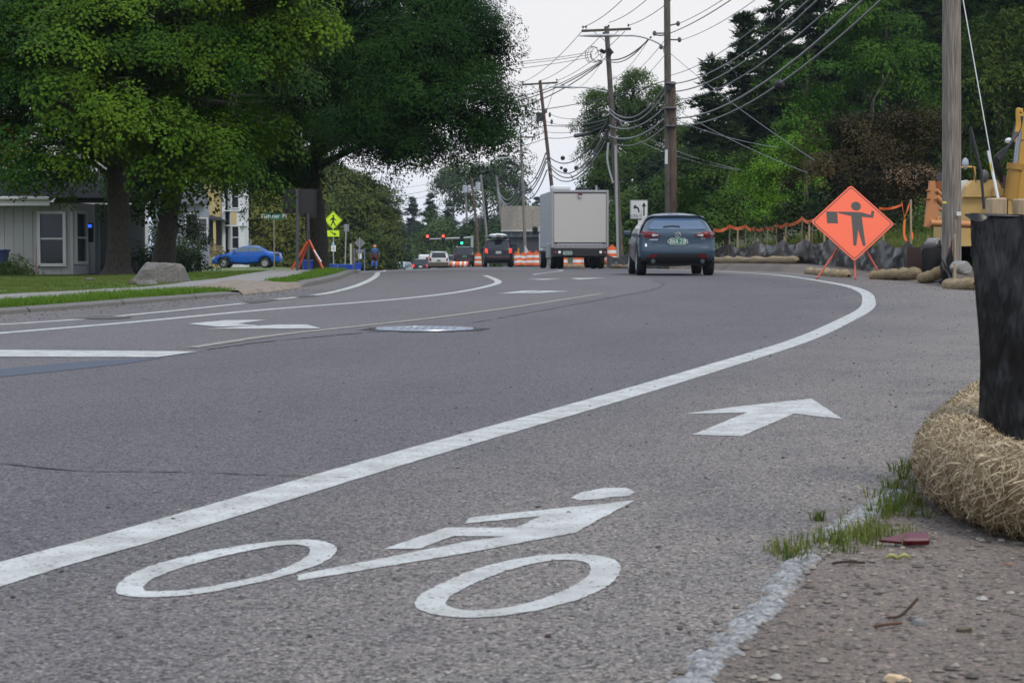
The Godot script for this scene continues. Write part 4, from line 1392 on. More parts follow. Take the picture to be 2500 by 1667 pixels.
func near_fence() -> void:
	var p0 := Vector3(1.26, 0, -5.0)
	var t := thing("silt_fence", "tall black silt fence sheet standing in the right foreground on the straw", "silt fence", p0)
	var f := FastNoiseLite.new()
	f.seed = 5
	f.frequency = 1.0
	var rows := []
	for j in 31:
		var v := j / 30.0
		var row := PackedVector3Array()
		for i in 49:
			var u := i / 48.0
			var x := lerpf(0, 1.3, u) + .012 * sin(v * 5.0) - .018 * v * (1 - u)
			var z := -.10 * u + .05 * sin(u * 9.0 + v * 1.2) * (1 - .4 * v) + .03 * f.get_noise_2d(u * 6 + v * 1.0, v * 1.2) + .10 * exp(-pow((u - .05 - .16 * (1.0 - v)) / .05, 2)) * smoothstep(.5, .1, v)
			var yb := .13 - .02 * u
			var yt := .808 - .02 * u - .014 * sin(u * 5.0 + 1.0)
			row.append(Vector3(x, lerpf(yb, yt, v) - p0.y, z))
		rows.append(row)
	var mb := MB.new()
	var uvs := []
	for row in rows:
		var ur := []
		for p in row: ur.append(Vector2(p.x * 2.2, p.y * .28))
		uvs.append(ur)
	mb.grid(rows, Vector3(0, 0, 1), false, [], uvs)
	var near_sheet: StandardMaterial3D = plastic_sheet.duplicate()
	near_sheet.resource_name = "woven_sheet"
	near_sheet.normal_enabled = true
	var nt := noise_tex(.02, Color.BLACK, Color.WHITE, 55)
	nt.as_normal_map = true
	nt.bump_strength = 5.0
	near_sheet.normal_texture = nt
	near_sheet.normal_scale = .7
	part("fabric", mb, near_sheet, t)
	mb = MB.new()
	var hem := []
	for i in 25:
		var u := i / 24.0
		hem.append(rows[30][i * 2] + Vector3(0, -.006, .003))
	mb.tube(hem, .004, 6)
	part("hem", mb, plastic_sheet, t)
	mb = MB.new()
	var fl := []
	for j in 5:
		var row := PackedVector3Array()
		for i in 6:
			var u := i / 5.0
			var v := j / 4.0
			row.append(rows[30][0] + Vector3(-.022 + .07 * u, -.003 - .022 * v * sin(PI * (u * .9 + .08)), .02 + .014 * sin(u * 3.0) + .008 * v))
		fl.append(row)
	mb.grid(fl, Vector3(0, 0, 1))
	part("flap", mb, plastic_sheet, t)
	for q in [[.074, -.10, .84, .048], [.150, -.11, .838, .046], [.9, -.14, .84, .05]]:
		mb = MB.new()
		mb.box(T(Vector3(q[0], q[2] / 2, q[1]), Vector3(.02, .1, .01)), Vector3(q[3], q[2], .04), .004)
		part("stake", mb, stake_wood, t)
	mb = MB.new()
	mb.hexa([Vector3(.06, .70, -.16), Vector3(.12, .70, -.16), Vector3(.12, .70, -.155), Vector3(.06, .70, -.155), Vector3(.06, .795, -.16), Vector3(.12, .842, -.16), Vector3(.12, .842, -.155), Vector3(.06, .795, -.155)])
	part("rear_sheet", mb, plastic_sheet, t)
func flagger_sign() -> void:
	var c := Vector3(6.988, 1.373, -38)
	var g := road_y(c.x, 38.0)
	var t := thing("flagger_sign", "orange diamond roadworks sign with a black flagger figure on an orange stand", "road sign", Vector3(c.x, g, -38.0))
	var ux := Vector3(192, -5, 0).normalized()
	var uy := Vector3(.0885, .911, -.40).normalized()
	uy = (uy - ux * uy.dot(ux)).normalized()
	var uz := ux.cross(uy)
	var x := Transform3D(Basis(ux, uy, uz), c - t.position)
	var half := 192.0 / 2 / 4250 * 38
	var org := mt("sign_orange", .80, .092, .022, .5)
	var blk := mt("sign_black", .012, .012, .013, .5)
	var mb := MB.new()
	mb.prism(diamond(half, .06), .008, x)
	var pn := part("sign_panel", mb, org, t)
	mb = MB.new()
	var o1 := diamond(half * .955, .05)
	var o2 := diamond(half * .925, .045)
	for k in o1.size():
		var j := (k + 1) % o1.size()
		if k % 4 == 3 or true:
			mb.quad(x * Vector3(o1[k].x, o1[k].y, .0105), x * Vector3(o1[j].x, o1[j].y, .0105), x * Vector3(o2[j].x, o2[j].y, .0105), x * Vector3(o2[k].x, o2[k].y, .0105), uz)
	part("border", mb, mt("border_dark", .05, .012, .01, .5), pn)
	var fig := [[Vector2(-0.339, 0.283), Vector2(-0.046, 0.288), Vector2(0.229, 0.281), Vector2(0.442, 0.218), Vector2(0.465, 0.329), Vector2(0.529, 0.323), Vector2(0.498, 0.146), Vector2(0.229, 0.164), Vector2(0.232, 0.054), Vector2(0.283, -0.589), Vector2(0.216, -0.591), Vector2(0.123, -0.176), Vector2(0.06, -0.595), Vector2(-0.008, -0.586), Vector2(-0.015, -0.136), Vector2(-0.026, 0.179), Vector2(-0.336, 0.247)], [Vector2(-0.62, 0.282), Vector2(-0.359, 0.283), Vector2(-0.352, -0.025), Vector2(-0.613, -0.025)]]
	mb = MB.new()
	var hd := PackedVector2Array()
	var hc := Vector2(0.098, 0.442)
	for k in 24: hd.append((hc + Vector2(cos(TAU * k / 24), sin(TAU * k / 24)) * .118) * half)
	mb.prism(hd, .003, x * T(Vector3(0, 0, .0085)))
	for q in fig:
		var poly := PackedVector2Array()
		for p in q: poly.append(p * half)
		mb.prism(poly, .003, x * T(Vector3(0, 0, .0085)))
	part("flagger_figure", mb, blk, pn)
	for q in [[-.02, .99], [.98, .0], [-.98, .0]]:
		mb = MB.new()
		mb.box(x * T(Vector3(q[0] * half, q[1] * half - (.06 if q[1] > .5 else 0.0), -.012)), Vector3(.12, .035, .02), .004)
		part("clip", mb, mt("clip_dark", .06, .04, .035, .6), t)
	var leg := mt("leg_orange", .45, .075, .035, .6)
	for q in [[Vector3(6.715, 0.875, -38.1), Vector3(6.165, 0.265, -37.4)], [Vector3(7.094, 0.678, -38.3), Vector3(6.902, 0.276, -37.2)], [Vector3(7.261, 0.857, -38.1), Vector3(7.513, 0.282, -37.5)]]:
		mb = MB.new()
		var e: Vector3 = q[1]
		e.y = road_y(e.x, -e.z) + .01
		mb.tube([q[0] - t.position, e - t.position], .022, 4)
		part("leg", mb, leg, t)
	mb = MB.new()
	mb.tube([x * Vector3(0, -half * .9, -.03), x * Vector3(0, half * .9, -.03)], .018, 6)
	mb.tube([x * Vector3(-half * .9, 0, -.035), x * Vector3(half * .9, 0, -.035)], .018, 6)
	part("cross_brace", mb, mt("clip_dark", .06, .04, .035, .6), t)
func tape_fence() -> void:
	var t := thing("tape_fence", "bright orange tape strung on wooden stakes along the grassy slope", "tape fence", on_land(7.644, 62.0))
	var o := t.position
	var st := [[1640.0, 75.0, 528.0], [1675.0, 74.0, 519.0], [1712.0, 73.0, 519.0], [1734.0, 72.0, 524.0], [1762.0, 71.0, 522.0], [1783.0, 70.0, 516.0], [1803.0, 69.0, 515.0], [1842.0, 67.0, 501.0], [1866.0, 66.0, 506.0], [1892.0, 65.0, 503.0], [1918.0, 64.0, 505.0]]
	var prev := Vector3.ZERO
	var tape := mt("tape_orange", .85, .16, .03, .5)
	tape.backlight_enabled = true
	tape.backlight = Color(.4, .15, .05)
	for i in st.size():
		var d: float = st[i][1]
		var x: float = (st[i][0] - 1176.0) / 4250.0 * d
		var g := on_land(x, d)
		var top := Vector3(x, .678 + (590 - st[i][2]) * d / 4250.0, -d)
		g.y = minf(g.y, top.y - .55)
		var mb := MB.new()
		mb.box(T((g + top) / 2 - o, Vector3(0, .3, rng.randf_range(-.05, .05))), Vector3(.045, top.y - g.y + .06, .03), .004)
		part("stake", mb, stake_wood, t)
		if i > 0: ribbon(prev - o, top - o, .13, .1, tape, t)
		prev = top
	for q in [[1858.0, 63.0, 520.0], [1805.0, 66.0, 524.0], [1893.0, 62.0, 530.0], [1694.0, 70.0, 530.0]]:
		var d: float = q[1]
		var x: float = (q[0] - 1176.0) / 4250.0 * d
		var top := Vector3(x, .678 + (590 - q[2]) * d / 4250.0, -d)
		var mb := MB.new()
		mb.box(T(Vector3(x, top.y - .35, -d) - o), Vector3(.06, .8, .04), .004)
		part("stake", mb, stake_wood, t)
	t = thing("tape_fence", "slack orange tape loop hanging from a stake right of the orange sign", "tape fence", on_land(9.871, 46.0))
	o = t.position
	var mb := MB.new()
	var a := Vector3(9.89, 2.059, -46)
	mb.box(T((a + Vector3(9.923, 0.948, -46)) / 2 - o, Vector3(0, .3, .02)), Vector3(.045, 1.191, .035), .004)
	part("stake", mb, stake_wood, t)
	ribbon(Vector3(9.313, 1.913, -47) - o, Vector3(9.781, 1.987, -46.5) - o, .06, .05, tape, t)
	ribbon(Vector3(9.78, 2.063, -46.5) - o, Vector3(9.743, 1.649, -46) - o, .09, .0, tape, t)
	ribbon(Vector3(9.743, 1.649, -46) - o, Vector3(9.88, 2.037, -46) - o, .09, .0, tape, t)
	mb = MB.new()
	var lp := smooth3([Vector3(9.722, 1.595, -46), Vector3(9.694, 1.217, -45.9), Vector3(9.761, 1.044, -45.8), Vector3(9.878, 1.109, -45.9), Vector3(9.909, 1.272, -46)], 5)
	var rows := []
	for p in lp: rows.append(PackedVector3Array([p - o, p - o + Vector3(.05, .02, .03)]))
	mb.grid(rows, Vector3(0, 0, 1))
	part("tape", mb, tape, t)
	mb = MB.new()
	mb.box(T(Vector3(8.964, 1.042, -50)), Vector3(.1, .26, .01))
	solo("survey_flag", mb, mt("flag_blue", .02, .12, .5, .6), "small blue marker flag on the slope left of the orange sign", "flag")
func ribbon(a: Vector3, b: Vector3, w: float, sag: float, mat: Material, parent: Node3D) -> void:
	var rows := []
	for i in 13:
		var u := i / 12.0
		var p := a.lerp(b, u) - Vector3(0, sag * 4 * u * (1 - u), 0)
		var tw := .5 * sin(u * 7.0 + a.x)
		rows.append(PackedVector3Array([p + Vector3(0, w / 2, tw * w / 2), p - Vector3(0, w / 2, tw * w / 2)]))
	var mb := MB.new()
	mb.grid(rows, Vector3(0, 0, 1))
	part("tape", mb, mat, parent)
func excavator() -> void:
	var yel := mt("machine_yellow", .50, .28, .045, .5)
	var tan := mt("machine_tan", .56, .37, .13, .55)
	var blk := mt("machine_black", .02, .02, .022, .5)
	var org := mt("rusty_orange", .46, .20, .075, .65)
	var d := 37.0
	var g := on_land(9.524, d)
	var t := thing("excavator", "yellow excavator parked behind the near black fence at the right edge", "excavator", g)
	var o := g
	var mb := MB.new()
	var hood := func(pts: Array, depth: float, mat: Material, nm: String, par: Node3D) -> Node3D:
		var m := MB.new()
		var poly := PackedVector2Array()
		for p in pts: poly.append(Vector2(p.x - o.x, p.y - o.y))
		m.prism(poly, -depth, T(Vector3(0, 0, pts[0].z - o.z)))
		return part(nm, m, mat, par)
	var body: Node3D = hood.call([Vector3(8.973, 0.895, -37), Vector3(8.962, 1.875, -37), Vector3(10.152, 1.875, -37), Vector3(10.212, 1.875, -37), Vector3(10.803, 1.875, -37), Vector3(10.816, 0.895, -37)], 2.4, tan, "body", t)
	hood.call([Vector3(9.007, 1.872, -36.9), Vector3(9.057, 2.079, -36.9), Vector3(9.159, 2.2, -36.9), Vector3(9.644, 2.217, -36.9), Vector3(9.732, 2.079, -36.9), Vector3(9.734, 1.872, -36.9)], 1.6, tan, "hood", t)
	hood.call([Vector3(9.002, 1.882, -37.2), Vector3(8.998, 2.178, -37.2), Vector3(9.129, 2.221, -37.2), Vector3(9.181, 2.195, -37.2), Vector3(9.079, 2.021, -37.2), Vector3(9.045, 1.882, -37.2)], 1.2, mt("machine_white", .62, .63, .62, .5), "tank", t)
	hood.call([Vector3(9.55, 2.037, -36.7), Vector3(9.731, 2.037, -36.7), Vector3(9.733, 1.883, -36.7), Vector3(9.552, 1.883, -36.7)], .3, tan, "step_box", t)
	hood.call([Vector3(9.396, 1.577, -36.85), Vector3(9.811, 1.611, -36.85), Vector3(9.815, 1.283, -36.85), Vector3(9.399, 1.283, -36.85)], .05, yel, "door", body)
	mb = MB.new()
	mb.box(T(Vector3(10.235, 2.14, -37.8) - o), Vector3(0.522, 0.348, 1.2))
	part("engine_bay", mb, mt("engine_dark", .045, .022, .015, .8), t)
	mb = MB.new()
	mb.tube([Vector3(9.818, 1.791, -36.5) - o, Vector3(9.904, 2.474, -36.5) - o], .14, 14)
	mb.tube([Vector3(9.896, 2.388, -36.5) - o, Vector3(9.912, 2.508, -36.5) - o], .17, 14)
	part("cylinder", mb, mt("cylinder_yellow", .36, .19, .03, .4), t)
	mb = MB.new()
	mb.tube([Vector3(9.904, 2.474, -36.5) - o, Vector3(9.972, 3.156, -36.5) - o], .055, 12)
	part("rod", mb, mt("rod_steel", .35, .35, .37, .25, .9), t)
	mb = MB.new()
	mb.hexa([Vector3(10.048, 1.716, -36.9) - o, Vector3(10.603, 1.716, -36.9) - o, Vector3(10.775, 1.733, -37.5) - o, Vector3(10.212, 1.733, -37.5) - o, Vector3(10.06, 3.51, -36.9) - o, Vector3(10.576, 3.699, -36.9) - o, Vector3(10.748, 3.748, -37.5) - o, Vector3(10.224, 3.556, -37.5) - o])
	part("boom", mb, yel, t)
	for k in 4:
		mb = MB.new()
		mb.tube(smooth3([Vector3(9.925, 3.421, -36.4) - o + Vector3(k * .02, 0, .02 * k), Vector3(9.824, 3.142, -36.3) - o + Vector3(k * .03, 0, 0), Vector3(9.724, 2.882, -36.2) - o, Vector3(9.539, 2.73, -36.2) - o + Vector3(0, -.05 * k, 0), Vector3(9.422, 2.594, -36.2) - o + Vector3(.02 * k, 0, 0), Vector3(9.485, 2.362, -36.3) - o + Vector3(.03 * k, 0, 0), Vector3(9.643, 2.149, -36.5) - o], 6), .028, 7)
		part("hose", mb, blk, t)
	for k in 3:
		mb = MB.new()
		mb.tube(smooth3([Vector3(9.981, 3.549, -36.3) - o - Vector3(0, .03 * k, 0), Vector3(9.879, 3.565, -36.3) - o + Vector3(.02 * k, -.02 * k, 0), Vector3(9.863, 3.464, -36.3) - o + Vector3(.02 * k, 0, 0), Vector3(9.866, 3.227, -36.3) - o + Vector3(.03 * k, 0, 0), Vector3(9.771, 2.927, -36.25) - o + Vector3(.02 * k, 0, 0)], 6), .022, 7)
		part("pipe", mb, yel, t)
	mb = MB.new()
	mb.tube(smooth3([Vector3(8.842, 2.427, -36.6) - o, Vector3(8.893, 2.444, -36.6) - o, Vector3(9.099, 2.444, -36.6) - o, Vector3(9.125, 2.41, -36.6) - o, Vector3(9.136, 2.188, -36.6) - o], 4), .022, 6)
	part("mirror_bracket", mb, yel, t)
	mb = MB.new()
	mb.ball(Vector3(8.944, 2.513, -36.6) - o, Vector3(.07, .12, .03), 12)
	part("mirror", mb, mt("mirror_grey", .4, .42, .44, .2, .5), t)
	mb = MB.new()
	mb.ball(Vector3(9.4, 2.286, -36.9) - o, Vector3(.09, .13, .09), 12)
	part("exhaust_cap", mb, mt("exhaust_grey", .12, .11, .115, .6), t)
	mb = MB.new()
	mb.tube([Vector3(10.143, 2.987, -36.8) - o, Vector3(9.85, 2.987, -36.8) - o], .015, 5)
	part("lamp_arm", mb, blk, t)
	mb = MB.new()
	mb.ball(Vector3(9.823, 2.972, -36.7) - o, Vector3(.08, .06, .08), 10)
	part("work_lamp", mb, mt("lamp_glass", .75, .76, .78, .15), t)
	for z in [-.2, -2.2]:
		mb = MB.new()
		mb.box(T(Vector3(1.1, .35, z)), Vector3(2.8, .6, .5), .2)
		part("track", mb, blk, t)
	d = 36.0
	t = thing("steel_frame", "orange steel blade frame standing on the grass left of the wooden pole", "machine part", on_land(8.166, d))
	o = t.position
	var bar := func(a: Vector3, b: Vector3, w: float, nm: String) -> void:
		var m := MB.new()
		m.tube([a - o, b - o], w, 4)
		part(nm, m, org, t)
	mb = MB.new()
	var pl := PackedVector2Array()
	for p in [Vector3(8.024, 1.269, -36), Vector3(8.117, 2.155, -36), Vector3(8.218, 2.155, -36), Vector3(8.284, 1.455, -36), Vector3(8.234, 1.438, -36), Vector3(8.218, 1.337, -36), Vector3(8.118, 1.236, -36)]: pl.append(Vector2(p.x - o.x, p.y - o.y))
	mb.prism(pl, -.12, T(Vector3(0, 0, 0)))
	part("upright", mb, org, t)
	mb = MB.new()
	mb.box(T((Vector3(8.364, 2.065, -36.3)) - o), Vector3(0.186, 0.169, .3))
	part("crosshead", mb, mt("rusty_dark", .22, .075, .02, .7), t)
	bar.call(Vector3(8.228, 1.978, -36), Vector3(8.514, 1.765, -36.2), .05, "brace")
	bar.call(Vector3(8.23, 1.843, -36), Vector3(8.516, 1.612, -36.2), .07, "brace")
	bar.call(Vector3(8.283, 1.624, -36), Vector3(8.517, 1.493, -36.2), .04, "brace")
	bar.call(Vector3(8.251, 1.404, -36), Vector3(8.54, 1.58, -36.3), .035, "brace")
	bar.call(Vector3(8.111, 1.335, -35.9), Vector3(9.021, 1.305, -36.1), .07, "base_beam")
	for q in [Vector3(8.082, 1.959, -35.95), Vector3(8.084, 1.799, -35.95)]:
		mb = MB.new()
		mb.tube([q - o - Vector3(.05, 0, 0), q - o + Vector3(.03, 0, 0)], .025, 8)
		part("pin", mb, mt("rusty_dark", .22, .075, .02, .7), t)
	mb = MB.new()
	mb.box(T(Vector3(8.519, 2.093, -36.6)), Vector3(0.186, 0.474, .3), .01)
	solo("control_box", mb, mt("box_slate", .045, .05, .06, .6), "dark grey control box between the orange frame and the wooden pole", "box")
	var rm := mt("bag_stone", .23, .22, .21, .95)
	for q in [[Vector3(7.994, 0.941, -35), Vector3(.22, .13, .2), 21, "grey wrapped bundle behind the fence left of the wooden pole"], [Vector3(7.673, 0.493, -31.5), Vector3(.22, .16, .2), 22, "heap of pale gravel right of the wooden pole's foot"]]:
		var r := solo("rubble_heap", rock(q[1], q[2]), rm, q[3], "heap")
		r.position = q[0]
func leaf_spray(seed_: int, n: int, leaf: float, rad: float, thick: float, droop := .35, aspect := .55) -> Mesh:
	var r := RandomNumberGenerator.new()
	r.seed = seed_
	var mb := MB.new()
	for k in n:
		var an := r.randf() * TAU
		var q := sqrt(r.randf()) * rad
		var p := Vector3(cos(an) * q, r.randf_range(-thick, thick) - droop * q * q / rad, sin(an) * q)
		var dir := Vector3(cos(an + r.randf_range(-1.0, 1.0)), r.randf_range(-.6, .0), sin(an + r.randf_range(-1.0, 1.0))).normalized()
		var side := dir.cross(Vector3(r.randf_range(-.3, .3), 1, r.randf_range(-.3, .3))).normalized()
		var up := side.cross(dir).normalized()
		if up.y < 0: up = -up
		var l := leaf * r.randf_range(.7, 1.25)
		mb.col = Color(1, 1, 1) * r.randf_range(.88, 1.12)
		var m := p + dir * l * .45
		var tip := p + dir * l - up * l * .12
		mb.tri(p, m + side * l * aspect * .5 + up * l * .06, tip, up)
		mb.tri(p, m - side * l * aspect * .5 + up * l * .06, tip, up)
	return mb.mesh()
func needle_spray(seed_: int, n: int, length: float, rad: float) -> Mesh:
	var r := RandomNumberGenerator.new()
	r.seed = seed_
	var mb := MB.new()
	for k in n:
		var an := r.randf() * TAU
		var q := sqrt(r.randf()) * rad
		var p := Vector3(cos(an) * q, r.randf_range(-.12, .12) * rad + .12 * rad * (q / rad), sin(an) * q)
		var dir := Vector3(cos(an + r.randf_range(-1.2, 1.2)), r.randf_range(-.1, 1.0), sin(an + r.randf_range(-1.2, 1.2))).normalized()
		var side := dir.cross(Vector3(r.randf_range(-1, 1), r.randf_range(-1, 1), r.randf_range(-1, 1))).normalized()
		mb.col = Color(1, 1, 1) * r.randf_range(.6, 1.35)
		mb.tri(p - side * length * .13, p + side * length * .13, p + dir * length, dir.cross(side))
	return mb.mesh()
var sprays := {}
func spray(kind: String) -> Mesh:
	if not sprays.has(kind):
		match kind:
			"maple": sprays[kind] = leaf_spray(1, 95, .098, .46, .09, .5, .8)
			"fine": sprays[kind] = leaf_spray(2, 110, .088, .44, .16, .6, .5)
			"far": sprays[kind] = leaf_spray(3, 80, .15, .64, .26, .3, .7)
			"bush": sprays[kind] = leaf_spray(4, 60, .095, .38, .2, .2, .65)
			"pine": sprays[kind] = needle_spray(5, 46, .34, .42)
			"hemlock": sprays[kind] = leaf_spray(6, 60, .14, .5, .07, .7, .4)
	return sprays[kind]
func crown_of(t: Node3D, lobes: Array, kind: String, pal: Array, scale: float, dens: float, gap: float, seed_: int, clump := .55) -> void:
	var r := RandomNumberGenerator.new()
	r.seed = seed_
	var f := FastNoiseLite.new()
	f.seed = seed_
	f.frequency = clump / scale
	f.fractal_octaves = 2
	var f2 := FastNoiseLite.new()
	f2.seed = seed_ + 9
	f2.frequency = .22
	var xf := []
	var cs := []
	for l in lobes:
		var c: Vector3 = l[0]
		var s: Vector3 = l[1]
		var area := 12.57 * pow((pow(s.x * s.y, 1.6) + pow(s.x * s.z, 1.6) + pow(s.y * s.z, 1.6)) / 3.0, 1 / 1.6)
		var n := int(area * dens / (scale * scale))
		var u := Vector3.UP
		var cp := c
		var lost := false
		var odd := false
		var tone := 0.0
		for k in n:
			if k % 9 == 0:
				u = Vector3(r.randfn(), r.randfn() * .9 + .12, r.randfn()).normalized()
				cp = c + u * s * .92 * pow(r.randf(), .3) * (1.0 + .22 * f.get_noise_3dv((c + u * s) * 1.3))
				lost = f.get_noise_3dv(cp) < gap
				tone = r.randf_range(-.4, .4)
				odd = pal.size() > 2 and f2.get_noise_3dv(cp * 1.7 + Vector3(40, 0, 0)) > pal[3]
			if lost: continue
			var out := Vector3(u.x, 0, u.z)
			var e := Vector3(r.randfn() * .5, r.randfn() * .16, r.randfn() * .5) * scale
			var p := cp + e - Vector3(0, .28, 0) * (e.x * e.x + e.z * e.z) / scale - Vector3(0, .25 * e.dot(out), 0)
			var up := (Vector3(u.x, u.y * .4, u.z) * .95 + Vector3(e.x, 0, e.z) * (.5 / scale) + Vector3(r.randf_range(-.2, .2), .9, r.randf_range(-.2, .2))).normalized()
			var b := Basis(Quaternion(Vector3.UP, up)) * Basis(Vector3.UP, r.randf() * TAU)
			xf.append(Transform3D(b.scaled_local(Vector3.ONE * scale * r.randf_range(.7, 1.25)), p - t.position))
			var m := clampf(.5 + .8 * f2.get_noise_3dv(p) + tone + r.randf_range(-.12, .12), 0, 1)
			var col: Color = (pal[0] as Color).lerp(pal[1], m)
			if odd: col = (pal[2] as Color).lerp(col, r.randf() * .4)
			cs.append(col * r.randf_range(.8, 1.2))
	scatter("crown", spray(kind), xf, cs, "", t)
func limbs_of(t: Node3D, trunk: Array, rads: Array, lobes: Array, seed_: int, twigs := 4, mat: Material = null) -> void:
	var r := RandomNumberGenerator.new()
	r.seed = seed_
	var mb := MB.new()
	var o := t.position
	var tr := smooth3(trunk, 6)
	var rr := []
	for i in tr.size():
		var u := float(i) / (tr.size() - 1) * (rads.size() - 1)
		var k := mini(int(u), rads.size() - 2)
		var flare := 1.0 + .5 * exp(-i / 1.6)
		rr.append(lerpf(rads[k], rads[k + 1], u - k) * flare * (1.0 + .05 * sin(i * 2.3)))
	var loc := []
	for p in tr: loc.append(p - o)
	mb.tube(loc, rr, 14)
	for l in lobes:
		var c: Vector3 = l[0]
		var bi := tr.size() - 1
		var best := 1e9
		for i in range(tr.size() / 3, tr.size()):
			var dd := (tr[i] as Vector3).distance_to(c) + (2.0 if tr[i].y > c.y - .3 else 0.0)
			if dd < best:
				best = dd
				bi = i
		var a: Vector3 = tr[bi] - o
		var e: Vector3 = c - o + Vector3(0, l[1].y * .25, 0)
		var m := a.lerp(e, .5) + Vector3(r.randf_range(-.2, .2), .12 * a.distance_to(e), r.randf_range(-.2, .2))
		var r0: float = minf(rr[bi] * .55, .035 + .022 * a.distance_to(e))
		var br := smooth3([a, m, e], 5)
		var brr := []
		for i in br.size(): brr.append(lerpf(r0, r0 * .3, float(i) / (br.size() - 1)))
		mb.tube(br, brr, 7)
		for k in twigs:
			var u := Vector3(r.randfn(), r.randfn() * .7 + .2, r.randfn()).normalized()
			var s: Vector3 = br[r.randi_range(3, br.size() - 1)]
			var tip: Vector3 = c - o + u * l[1] * .9
			var md := s.lerp(tip, .5) + Vector3(0, .1, 0)
			mb.tube([s, md, tip], [r0 * .3, r0 * .2, .008], 5, false)
	part("trunk", mb, mat if mat else bark, t)
func broadleaf(called: String, label: String, trunk: Array, rads: Array, lobes: Array, kind: String, pal: Array, scale: float, dens: float, gap: float, seed_: int, group := "", twigs := 4, limbs: Array = []) -> Node3D:
	var t := thing(called, label, "bush" if called.ends_with("bush") or called.ends_with("hedge") else "tree", trunk[0], 0.0, group)
	limbs_of(t, trunk, rads, lobes + limbs, seed_, twigs)
	crown_of(t, lobes, kind, pal, scale, dens, gap, seed_)
	return t
func pine(label: String, x: float, d: float, h: float, half: float, seed_: int, pal: Array, low := .18, spread := 1.0, group := "pines on the right-hand hillside", base_y := -99.0) -> Node3D:
	var r := RandomNumberGenerator.new()
	r.seed = seed_
	var b := on_land(x, d)
	if base_y > -90: b.y = base_y
	var t := thing("pine_tree", label, "tree", b, 0.0, group)
	var mb := MB.new()
	var lean := Vector3(r.randf_range(-.3, .3), 0, r.randf_range(-.3, .3))
	mb.tube([Vector3.ZERO, lean * .4 + Vector3(0, h * .5, 0), lean + Vector3(0, h, 0)], [.022 * h * .8 + .06, .014 * h, .02], 9)
	var xf := []
	var cs := []
	var y := h * low
	while y < h * .985:
		var u := y / h
		var rad := half * spread * (1.0 - pow(u, 2.2)) * r.randf_range(.62, 1.1) * (.55 + .45 * smoothstep(low, low + .2, u)) + .25
		var nb := r.randi_range(3, 5)
		var a0 := r.randf() * TAU
		for k in nb:
			var an := a0 + TAU * k / nb + r.randf_range(-.35, .35)
			var l := rad * r.randf_range(.6, 1.12)
			var rise := l * r.randf_range(.0, .30) - .1 * l
			var s := lean * u + Vector3(0, y + r.randf_range(-.5, .5) * (h * .026 + .3), 0)
			var e := s + Vector3(cos(an) * l, rise, sin(an) * l)
			mb.tube([s, s.lerp(e, .5) - Vector3(0, .06 * l, 0), e], [.018 * l + .02, .012 * l + .012, .01], 4, false)
			var q := .32
			while q < 1.05:
				var side := Vector3(-sin(an), 0, cos(an))
				for w in 2:
					var p := s.lerp(e, q) + side * r.randf_range(-.38, .38) * l * (1.1 - q * .6) + Vector3(0, r.randf_range(-.1, .22), 0)
					var up := Vector3(cos(an) * .35 + r.randf_range(-.3, .3), 1, sin(an) * .35 + r.randf_range(-.3, .3)).normalized()
					xf.append(Transform3D((Basis(Quaternion(Vector3.UP, up)) * Basis(Vector3.UP, r.randf() * TAU)).scaled_local(Vector3.ONE * r.randf_range(.85, 1.5) * (.75 + .02 * h)), p))
					cs.append((pal[0] as Color).lerp(pal[1], r.randf()) * r.randf_range(.7, 1.2))
				q += .5 / maxf(l, .6)
		y += h * .026 + r.randf_range(.15, .45)
	part("trunk", mb, bark, t)
	scatter("crown", spray("pine"), xf, cs, "", t)
	return t
const MAPLE := [Color(.016, .055, .004), Color(.080, .142, .008), Color(.23, .19, .015), .42]
const DEEP := [Color(.007, .03, .005), Color(.024, .064, .009)]
const OLIVE := [Color(.075, .095, .02), Color(.15, .155, .035)]
const MID := [Color(.035, .07, .016), Color(.07, .115, .026)]
const LIME := [Color(.055, .145, .008), Color(.12, .235, .016)]
const DARKPINE := [Color(.018, .036, .012), Color(.042, .066, .02)]
const PLUM := [Color(.03, .026, .012), Color(.085, .062, .026), Color(.24, .16, .11), .40]
